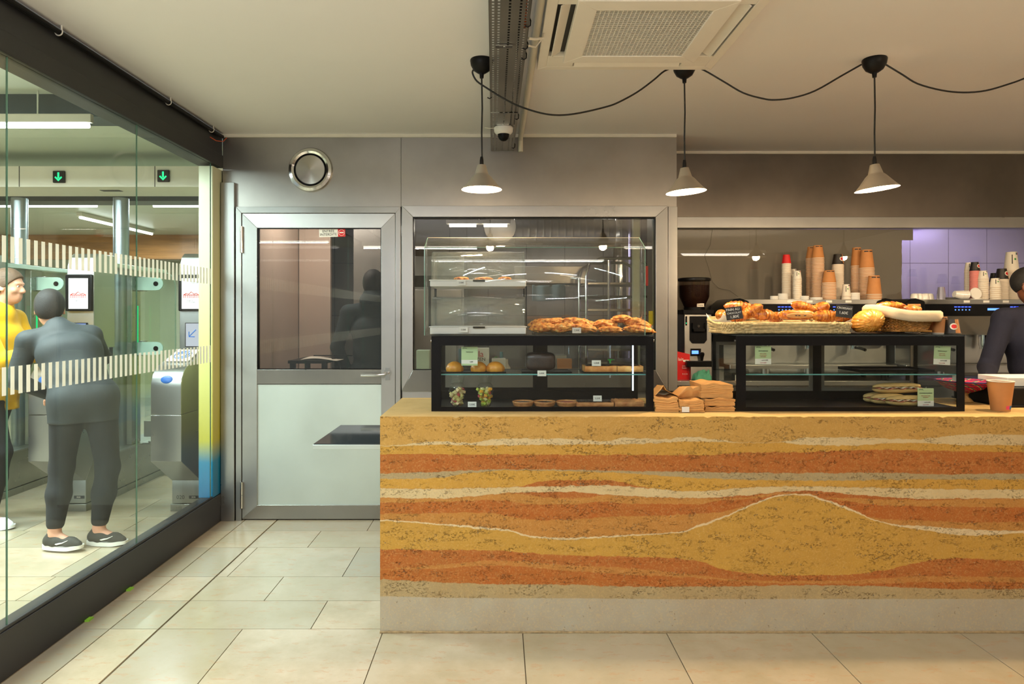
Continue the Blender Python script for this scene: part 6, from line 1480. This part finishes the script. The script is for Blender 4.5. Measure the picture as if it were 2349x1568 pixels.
bx_('teal_packet', 'teal packet standing behind the green card', 'packet', 1052, 1064, 800, 845, 5.42, .06, M['teal'])
bx_('steel_container', 'square steel container on the kitchen worktable', 'container', 1240, 1300, 815, 850, 5.4, .25, M['steelv'])
bx_('cardboard_box', 'brown cardboard box on the kitchen worktable', 'box', 1278, 1312, 822, 850, 5.38, .02, M['kraft'])
bx_('white_jar', 'white plastic jar on the kitchen worktable', 'jar', 1128, 1160, 822, 850, 5.38, .1, M['porc'])
for i, (px, h_) in enumerate(((1138, .22), (1150, .26), (1162, .20))):
    y_ = 5.55; x = PX(px, y_); mb = MB().lathe([(0, 0), (.032, 0), (.034, .01), (.034, h_ * .65), (.014, h_ * .8), (.013, h_), (0, h_)], 20)
    o = obj('bottle', mb, [M['green'], M['teal'], M['porc']][i], loc=(x, y_, zt_ + .0005)); tag(o, ['green', 'teal', 'white'][i] + ' bottle standing on the kitchen worktable', 'bottle')
o = obj('dough_bowl', MB().sphere((0, 0, 0), (.10, .10, .07), 28, 14), M['porc'], loc=(PX(1358, 5.45), 5.48, zt_ + .072)); tag(o, 'upturned white bowl on the kitchen worktable behind the pastries', 'bowl')
t = thing('oven', 'tall steel oven with a black control strip at the left of the kitchen window', 'oven', (PX(962, 6.2), 6.2, 0)); ow = .72
obj('body', MB().box(-.08, ow - .3, 0, .6, .05, 2.05), M['steelv'], t, bev=.005); obj('control_strip', MB().box(-.07, ow - .31, -.01, 0, PZ(658, 6.2), PZ(632, 6.2)), M['blackp'], t); obj('oven_door', MB().box(-.06, ow - .32, -.02, 0, .3, PZ(664, 6.2)), M['steeld'], t, bev=.004); obj('handle', MB().cyl((ow - .36, -.05, .5), (ow - .36, -.05, 1.3), .012), M['chrome'], t)
# desk seen through the door
t = thing('kitchen_table', 'low table with papers seen through the door glass', 'table', (0, 5.45, 0)); x0, x1 = PX(660, 5.45), PX(750, 5.45)
obj('top', MB().box(x0, x1, 0, .5, 1.10, 1.125), M['black'], t, bev=.004); [obj('leg', MB().box(x, x + .04, y_, y_ + .04, 0, 1.10), M['black'], t) for x in (x0 + .01, x1 - .05) for y_ in (.02, .44)]
obj('lower_shelf', MB().box(x0, x1, 0, .5, 1.01, 1.02), M['black'], t)
o = obj('loose_papers', MB().grid(lambda u, v: (x0 + .09 + .30 * u, 5.50 + .26 * v, 1.128 + .012 * math.sin(u * 4 + v)), 12, 6), M['cupw'], solid=.003); tag(o, 'loose papers lying on the dark kitchen table', 'papers')
o = obj('knife', MB().box(x0 + .17, x0 + .50, 5.60, 5.615, 1.152, 1.160), M['black']); tag(o, 'long dark knife lying on the papers', 'knife')
o = obj('dark_cupboard', MB().box(PX(810, 6.6), PX(940, 6.6), 6.6, 7.1, 0, 2.4), M['steeld'], bev=.005); tag(o, 'dark metal cupboard behind the standing kitchen worker', 'cupboard')
# ================================================================ PEOPLE
def V(*a): return np.array(a, float)
def norm(v): v = np.array(v, float); return v / (np.linalg.norm(v) + 1e-9)
def add_head(s, c, fwd, sc=1.0, nose=True):
    f = norm(fwd); u = norm(V(0, 0, 1) - f * f[2]); r = np.cross(f, u); B = np.array([r, f, u])
    P = lambda x, y, z: c + (r * x + f * y + u * z) * sc
    s.ell(P(0, -.012, .028), V(.076, .094, .086) * sc, .02, B); s.ell(P(0, .018, -.03), V(.062, .070, .082) * sc, .03, B)
    s.cone(P(0, .055, -.085), P(0, .062, -.078), .026 * sc, .024 * sc, .03)
    s.cone(P(0, .082, .012), P(0, .100, -.022), .008 * sc, .014 * sc, .012)
    for q in (-1, 1):
        s.ell(P(q * .014, .092, -.028), V(.010, .010, .008) * sc, .008, B)
        s.ell(P(q * .030, .092, .012), V(.018, .012, .010) * sc, .012, B, sub=True)
        s.cone(P(q * .014, .086, .030), P(q * .044, .074, .030), .007 * sc, .006 * sc, .012)
        s.ell(P(q * .045, .060, -.022), V(.018, .018, .016) * sc, .02, B)
        s.ell(P(q * .079, -.004, -.005), V(.009, .019, .032) * sc, .008, B); s.ell(P(q * .088, .002, -.003), V(.006, .010, .018) * sc, .006, B, sub=True)
        s.ell(P(q * .082, .003, -.028), V(.007, .010, .010) * sc, .006, B)
    s.cone(P(-.022, .080, -.056), P(.022, .080, -.056), .007 * sc, .007 * sc, .008); s.cone(P(-.018, .079, -.068), P(.018, .079, -.068), .008 * sc, .008 * sc, .008)
    s.cone(P(-.024, .091, -.061), P(.024, .091, -.061), .0022 * sc, .0022 * sc, .004, sub=True)
    return P, B
def add_hand(s, w, d, n, curl=.5, side=1):
    d = norm(d); n = norm(np.array(n) - d * np.dot(n, d)); sd = np.cross(d, n) * side; w = np.array(w, float)
    for i, o in enumerate((-.027, -.009, .009, .027)): s.cone(w + sd * o * .6, w + d * .085 + sd * o, .014, .0125, .012)
    for i, (o, L) in enumerate(((-.031, .060), (-.0105, .076), (.0105, .080), (.031, .070))):
        a = w + d * .088 + sd * o; d1 = norm(d + n * curl * .5 + sd * o * 2); b = a + d1 * L * .45; d2 = norm(d + n * curl * 1.6); c_ = b + d2 * L * .3; d3 = norm(d + n * curl * 3); e = c_ + d3 * L * .25
        s.cone(a, b, .0092, .0085, .006); s.cone(b, c_, .0085, .008, .003); s.cone(c_, e, .008, .0068, .003)
    a = w + d * .025 + sd * .028; b = a + norm(d * .6 + sd * .8 + n * .3) * .038; c_ = b + norm(d + sd * .3 + n * .4) * .030; s.cone(a, b, .013, .011, .010); s.cone(b, c_, .0105, .0085, .004)
def shoe(par, heel, ang, mats, swoosh, sock, lift=0, L=.27):
    sh = bpy.data.objects.new('shoe', None)
    T = Matrix.Translation(heel) @ Matrix.Rotation(ang, 4, 'Z') @ Matrix.Rotation(-lift, 4, 'Y')   # local +x runs to the toe
    s = SDF(); s.cone(V(.05, 0, .05), V(.10, 0, .048), .038, .040, .03).cone(V(.10, 0, .046), V(.19, 0, .036), .040, .036, .03).cone(V(.19, .0, .034), V(L - .035, 0, .030), .036, .026, .03).cone(V(.045, 0, .055), V(.072, 0, .092), .034, .037, .02)
    s.ell(V(.078, 0, .125), V(.034, .026, .030), .008, None, True); s.plane((0, 0, .020), (0, 0, -1))
    m_ = s.mesh(.0045); m_.v = [tuple(T @ Vector(p)) for p in m_.v]; up = obj('shoe', m_, mats[0], par, smooth=80)
    out = []; n = 40
    for i in range(n):
        a = 2 * PI * i / n; x = L / 2 + L / 2 * math.copysign(abs(math.cos(a)) ** .75, math.cos(a)); wd = .036 + .009 * math.sin(PI * x / L * .9 - .3) ; out.append((x, wd * math.copysign(abs(math.sin(a)) ** .7, math.sin(a))))
    mb = MB(); mb.grid(lambda u, v: (out[round(u * n) % n][0] * (1 + .015 * (v - .5)) , out[round(u * n) % n][1], v * .030 + .012 * max(0, (out[round(u * n) % n][0] / L - .7)) * (1 - v) * 3 + .004 * v * math.cos(out[round(u * n) % n][0] * 20)), n, 4)
    mb.add([(x, y, .0 + .012 * max(0, x / L - .7) * 3) for x, y in out], [tuple(range(n))]); mb.add([(x, y, .029) for x, y in out], [tuple(range(n))])
    mb.v = [tuple(T @ Vector(p)) for p in mb.v]; obj('sole', mb, mats[1], up, smooth=60)
    for q in (-1, 1):
        pts = [(.085, .060), (.10, .046), (.125, .043), (.16, .050), (.195, .066)]; mb = MB()
        mb.tube([(x, q * (.0395 - .010 * max(0, (z - .05) / .02) ** 2 * .5), z) for x, z in pts], lambda t_, a: .0015 + .0055 * math.sin(PI * min(1, t_ * 1.0 + .12)) ** 1.2, 8); mb.v = [tuple(T @ Vector(p)) for p in mb.v]; obj('side_mark', mb, swoosh, up)
    mb = MB()
    for i in range(5): x = .095 + .018 * i; mb.tube([(x, -.020, .078 - i * .004), (x + .004, 0, .089 - i * .005), (x, .020, .078 - i * .004)], .0022, 5)
    mb.tube([(.09, .0, .09), (.075, .018, .105), (.088, .02, .10), (.092, 0, .09)], .0018, 5); mb.v = [tuple(T @ Vector(p)) for p in mb.v]; obj('shoelaces', mb, swoosh, up)
    bpy.data.objects.remove(sh); return up
def human(label, J, cl, hd, hair='short', vox=.008):
    """J: joints in world space. cl: materials dict."""
    root = thing('person', label, 'person', (J['pel'][0], J['pel'][1], 0)); off = V(J['pel'][0], J['pel'][1], 0); K = {k_: V(*v) - off for k_, v in J.items() if isinstance(v, tuple)}
    side = norm(K['shL'] - K['shR']); fw = norm(J['fwd'])
    K['fwd'] = fw; s = SDF()
    def torso(s, e, k=.04):
        s.cone(K['pel'] - side * .07, K['pel'] + side * .07, .105 + e, .105 + e, k); s.cone(K['pel'], (K['pel'] + K['che']) / 2, .120 + e, .118 + e, .06)
        m = (K['pel'] + K['che']) / 2; s.cone(m - side * .035, m + side * .035, .102 + e, .102 + e, .06)
        wd = J.get('wide', .065); s.cone(K['che'] - side * wd, K['che'] + side * wd, .100 + e + wd * .15, .100 + e + wd * .15, .06); s.cone(K['che'], m, .108 + e, .106 + e, .05); s.cone(K['che'] - side * wd * .8, m - side * wd * .8, .10 + e, .10 + e, .05); s.cone(K['che'] + side * wd * .8, m + side * wd * .8, .10 + e, .10 + e, .05)
        s.cone(K['nek'] - (K['nek'] - K['che']) * .25, K['shL'], .062 + e, .052 + e, .05); s.cone(K['nek'] - (K['nek'] - K['che']) * .25, K['shR'], .062 + e, .052 + e, .05)
    def arms(s, e, cuff=1.0):
        for q in 'LR':
            wr = K['el' + q] + (K['wr' + q] - K['el' + q]) * cuff; s.cone(K['sh' + q], K['el' + q], .052 + e, .041 + e, .03); s.cone(K['el' + q], wr, .042 + e * .9, .029 + e * .8, .02)
    def legs(s, e, cuff=1.0):
        for q, sg in (('L', 1), ('R', -1)):
            hip = K['pel'] + side * .09 * sg - V(0, 0, .04); an = K['kn' + q] + (K['an' + q] - K['kn' + q]) * cuff; s.cone(hip, K['kn' + q], .088 + e, .056 + e, .05); s.cone(K['kn' + q], K['kn' + q] * .6 + K['an' + q] * .4, .054 + e, .056 + e * 1, .03); s.cone(K['kn' + q] * .6 + K['an' + q] * .4, an, .055 + e, .036 + e * 1.1, .03)
    torso(s, 0); arms(s, 0); legs(s, 0); s.cone(K['nek'] - norm(K['nek'] - K['che']) * .03, K['hed'] - V(0, 0, .05) - fw * .01, .058, .054, .03)
    for q, sg in (('L', 1), ('R', -1)):
        add_hand(s, K['wr' + q], J['hd' + q], J['hn' + q], J.get('curl', .5), sg); s.cone(K['an' + q], K['an' + q] + norm(J['to' + q]) * .12 - V(0, 0, .045), .032, .026, .02)
    P, B = add_head(s, K['hed'], fw); obj('body', s.mesh(vox), cl['skin'], root, smooth=180)
    # hair: cap over the skull, cut by planes
    h = SDF(); t_ = .010 if hair == 'crop' else .018
    h.ell(P(0, -.014, .030), V(.078 + t_ * .6, .096 + t_ * .6, .088 + t_), .01, B)
    if hair != 'crop': h.ell(P(0, -.045, -.02), V(.074, .058, .075), .03, B)
    h.plane(P(0, .052, .045), B[1] * .80 - B[2] * .60)
    h.plane(P(0, 0, -.012 if hair == 'crop' else -.05), -B[2] * .85 + B[1] * .5)
    obj('hair', h.mesh(.005), cl['hair'], root, smooth=180)
    for q in (-1, 1): obj('eye', MB().sphere(tuple(P(q * .030, .071, .011)), .0100, 14, 10), M['porc'], root); obj('pupil', MB().sphere(tuple(P(q * .030, .0795, .011)), .0042, 10, 8), M['ink'], root)
    e = .014; j = SDF(); torso(j, e); arms(j, e, .97)
    for sg in (-1, 1): hp = K['pel'] + side * .09 * sg - V(0, 0, .04); j.cone(hp + V(0, 0, .06), hp - V(0, 0, .16), .108, .108, .05)
    j.cone(K['nek'] - norm(K['nek'] - K['che']) * .05, K['nek'] + norm(K['hed'] - K['nek']) * (.012 if not J.get('hood') else .06), .070, .066 if not J.get('hood') else .085, .03)
    if J.get('hood'): j.ell(K['nek'] - fw * .07 + V(0, 0, -.0), V(.10, .07, .075), .04, np.array([side, fw, V(0, 0, 1)]))
    nk = norm(K['hed'] - K['nek']); j.cone(K['nek'] + nk * .0, K['nek'] + nk * .12, .050, .052, .006, True) if not J.get('hood') else None
    j.plane(K['pel'] - V(0, 0, .14 if not J.get('long') else .18), (0, 0, -1)) if J.get('cut', 1) else None
    obj(cl.get('topname', 'sweater'), j.mesh(vox), cl['top'], root, smooth=180)
    p = SDF(); p.cone(K['pel'] - side * .07, K['pel'] + side * .07, .112, .112, .04); p.cone(K['pel'], (K['pel'] + K['che']) / 2, .126, .120, .06); legs(p, .014, J.get('cuff', .93))
    p.plane(K['pel'] + V(0, 0, .13), (0, 0, 1)); obj('trousers', p.mesh(vox), cl['leg'], root, smooth=180)
    for q in 'LR':
        a = math.atan2(J['to' + q][1], J['to' + q][0]); an = K['an' + q]; heel = Vector((an[0] - .075 * math.cos(a), an[1] - .075 * math.sin(a), an[2] - .085)); shoe(root, heel, a, cl['shoe'], cl['mark'], None, J.get('lift' + q, 0))
    return root, P, B
# barista behind the counter at the right edge
by = 4.38
bx0 = PX(2392, by)
J = dict(pel=(bx0 + .01, by + .0, .98), che=(bx0, by - .01, 1.34), nek=(bx0 - .01, by - .02, 1.555), hed=(PX(2352, by) + .01, by - .03, 1.690), fwd=(.55, -.82, -.12), shR=(bx0 - .255, by - .0, 1.475), shL=(bx0 + .205, by, 1.475),
         elR=(bx0 - .40, by - .05, 1.16), elL=(bx0 + .33, by - .03, 1.17), wrR=(PX(2262, 4.15), 4.13, 1.06), wide=.125, wrL=(bx0 + .22, 4.15, 1.07), hdR=(.35, -.7, -.35), hdL=(-.2, -.8, -.25), hnR=(0, 0, -1), hnL=(0, 0, -1),
         knL=(bx0 + .11, by - .02, .50), knR=(bx0 - .11, by - .02, .50), anL=(bx0 + .12, by + .03, .085), anR=(bx0 - .12, by + .03, .085), toL=(.1, -1, 0), toR=(-.1, -1, 0), curl=.35)
ba, P, B = human('person in a navy sweater and glasses standing behind the counter at the right edge', J, dict(skin=M['skin'], hair=M['hair'], top=M['navy'], leg=M['blackf'], shoe=(M['blackp'], M['black']), mark=M['black']), 0, 'crop', .007)
mb = MB()
for q in (-1, 1):
    mb.tube([tuple(P(q * (.030 + .026 * math.cos(a)), .104, .010 + .019 * math.sin(a))) for a in [i * PI / 10 for i in range(20)]], .0022, 6, closed=True); mb.tube([tuple(P(q * .056, .103, .016)), tuple(P(q * .078, .085, .016)), tuple(P(q * .084, .0, .014)), tuple(P(q * .083, -.02, .0))], .0024, 6)
mb.tube([tuple(P(-.006, .105, .013)), tuple(P(0, .107, .016)), tuple(P(.006, .105, .013))], .002, 6); obj('glasses', mb, M['black'], ba)
# walker in grey leaning over the gate reader
J = dict(pel=(-2.70, 4.30, .95), che=(-2.83, 4.36, 1.25), nek=(-2.95, 4.42, 1.42), hed=(-3.03, 4.46, 1.54), fwd=(-.45, .85, -.25), shL=(-3.06, 4.30, 1.33), shR=(-2.78, 4.50, 1.36), elL=(-3.13, 4.28, 1.08), elR=(-2.82, 4.70, 1.20), wrL=(-3.02, 4.46, .96), wrR=(-2.98, 4.86, 1.27),
         hdL=(.0, .5, -.6), hdR=(-.9, .3, .0), hnL=(0, 0, -1), hnR=(0, 0, -1), knL=(-2.83, 4.28, .52), knR=(-2.58, 4.36, .50), anL=(-2.84, 4.22, .098), anR=(-2.625, 4.33, .088), toL=(.995, -.09, 0), toR=(.995, -.05, 0), cuff=.82, curl=.3)
human('person in a grey jacket, charcoal trousers and grey trainers leaning towards gate 021', J, dict(skin=M['skinp'], hair=M['hair'], top=M['jacket'], topname='jacket', leg=M['dark'], shoe=(M['shoeg'], M['sole']), mark=M['porc']), 0, 'long')
# walker in yellow
J = dict(pel=(-3.60, 4.70, 1.0), che=(-3.58, 4.72, 1.34), nek=(-3.55, 4.72, 1.56), hed=(-3.50, 4.72, 1.70), fwd=(.95, .15, -.1), shL=(-3.60, 4.92, 1.47), shR=(-3.57, 4.53, 1.48), elL=(-3.50, 4.98, 1.20), elR=(-3.40, 4.50, 1.19), wrL=(-3.28, 4.92, 1.24), wrR=(-3.18, 4.58, 1.255),
         hdL=(.9, .2, .0), hdR=(.95, .15, .0), hnL=(0, 0, -1), hnR=(0, 0, -1), knL=(-3.72, 4.80, .54), knR=(-3.50, 4.64, .54), anL=(-3.98, 4.82, .12), anR=(-3.60, 4.66, .085), toL=(.99, 0, 0), toR=(.99, -.08, 0), cuff=.95, curl=.4, long=1)
human('person in a yellow jacket and black trousers reaching forward at the far left', J, dict(skin=M['skinp'], hair=M['hairb'], top=M['yellow'], topname='jacket', leg=M['blackf'], shoe=(M['shoew'], M['shoew']), mark=M['shoeblue']), 0, 'short')
# kitchen worker seen from behind through the door
kx, kyy = PX(856, 5.8), 5.8
J = dict(pel=(kx, kyy, .98), che=(kx, kyy, 1.36), nek=(kx, kyy, 1.62), hed=(kx, kyy + .02, 1.765), fwd=(.1, 1, -.15), shL=(kx - .215, kyy, 1.52), shR=(kx + .215, kyy, 1.52), elL=(kx - .31, kyy - .03, 1.22), elR=(kx + .30, kyy, 1.22), wrL=(kx - .22, kyy + .05, .98), wrR=(kx + .2, kyy + .2, 1.1),
         hdL=(.2, .3, -.8), hdR=(0, .9, 0), hnL=(1, 0, 0), hnR=(0, 0, -1), knL=(kx - .1, kyy, .52), knR=(kx + .1, kyy, .52), anL=(kx - .11, kyy - .02, .085), anR=(kx + .11, kyy - .02, .085), toL=(-.1, 1, 0), toR=(.1, 1, 0), hood=1, long=1)
human('person in a dark teal hooded top seen from behind through the kitchen door glass', J, dict(skin=M['skin'], hair=M['hair'], top=M['slateblue'], topname='hooded_top', leg=M['blackf'], shoe=(M['blackp'], M['black']), mark=M['black']), 0, 'long')
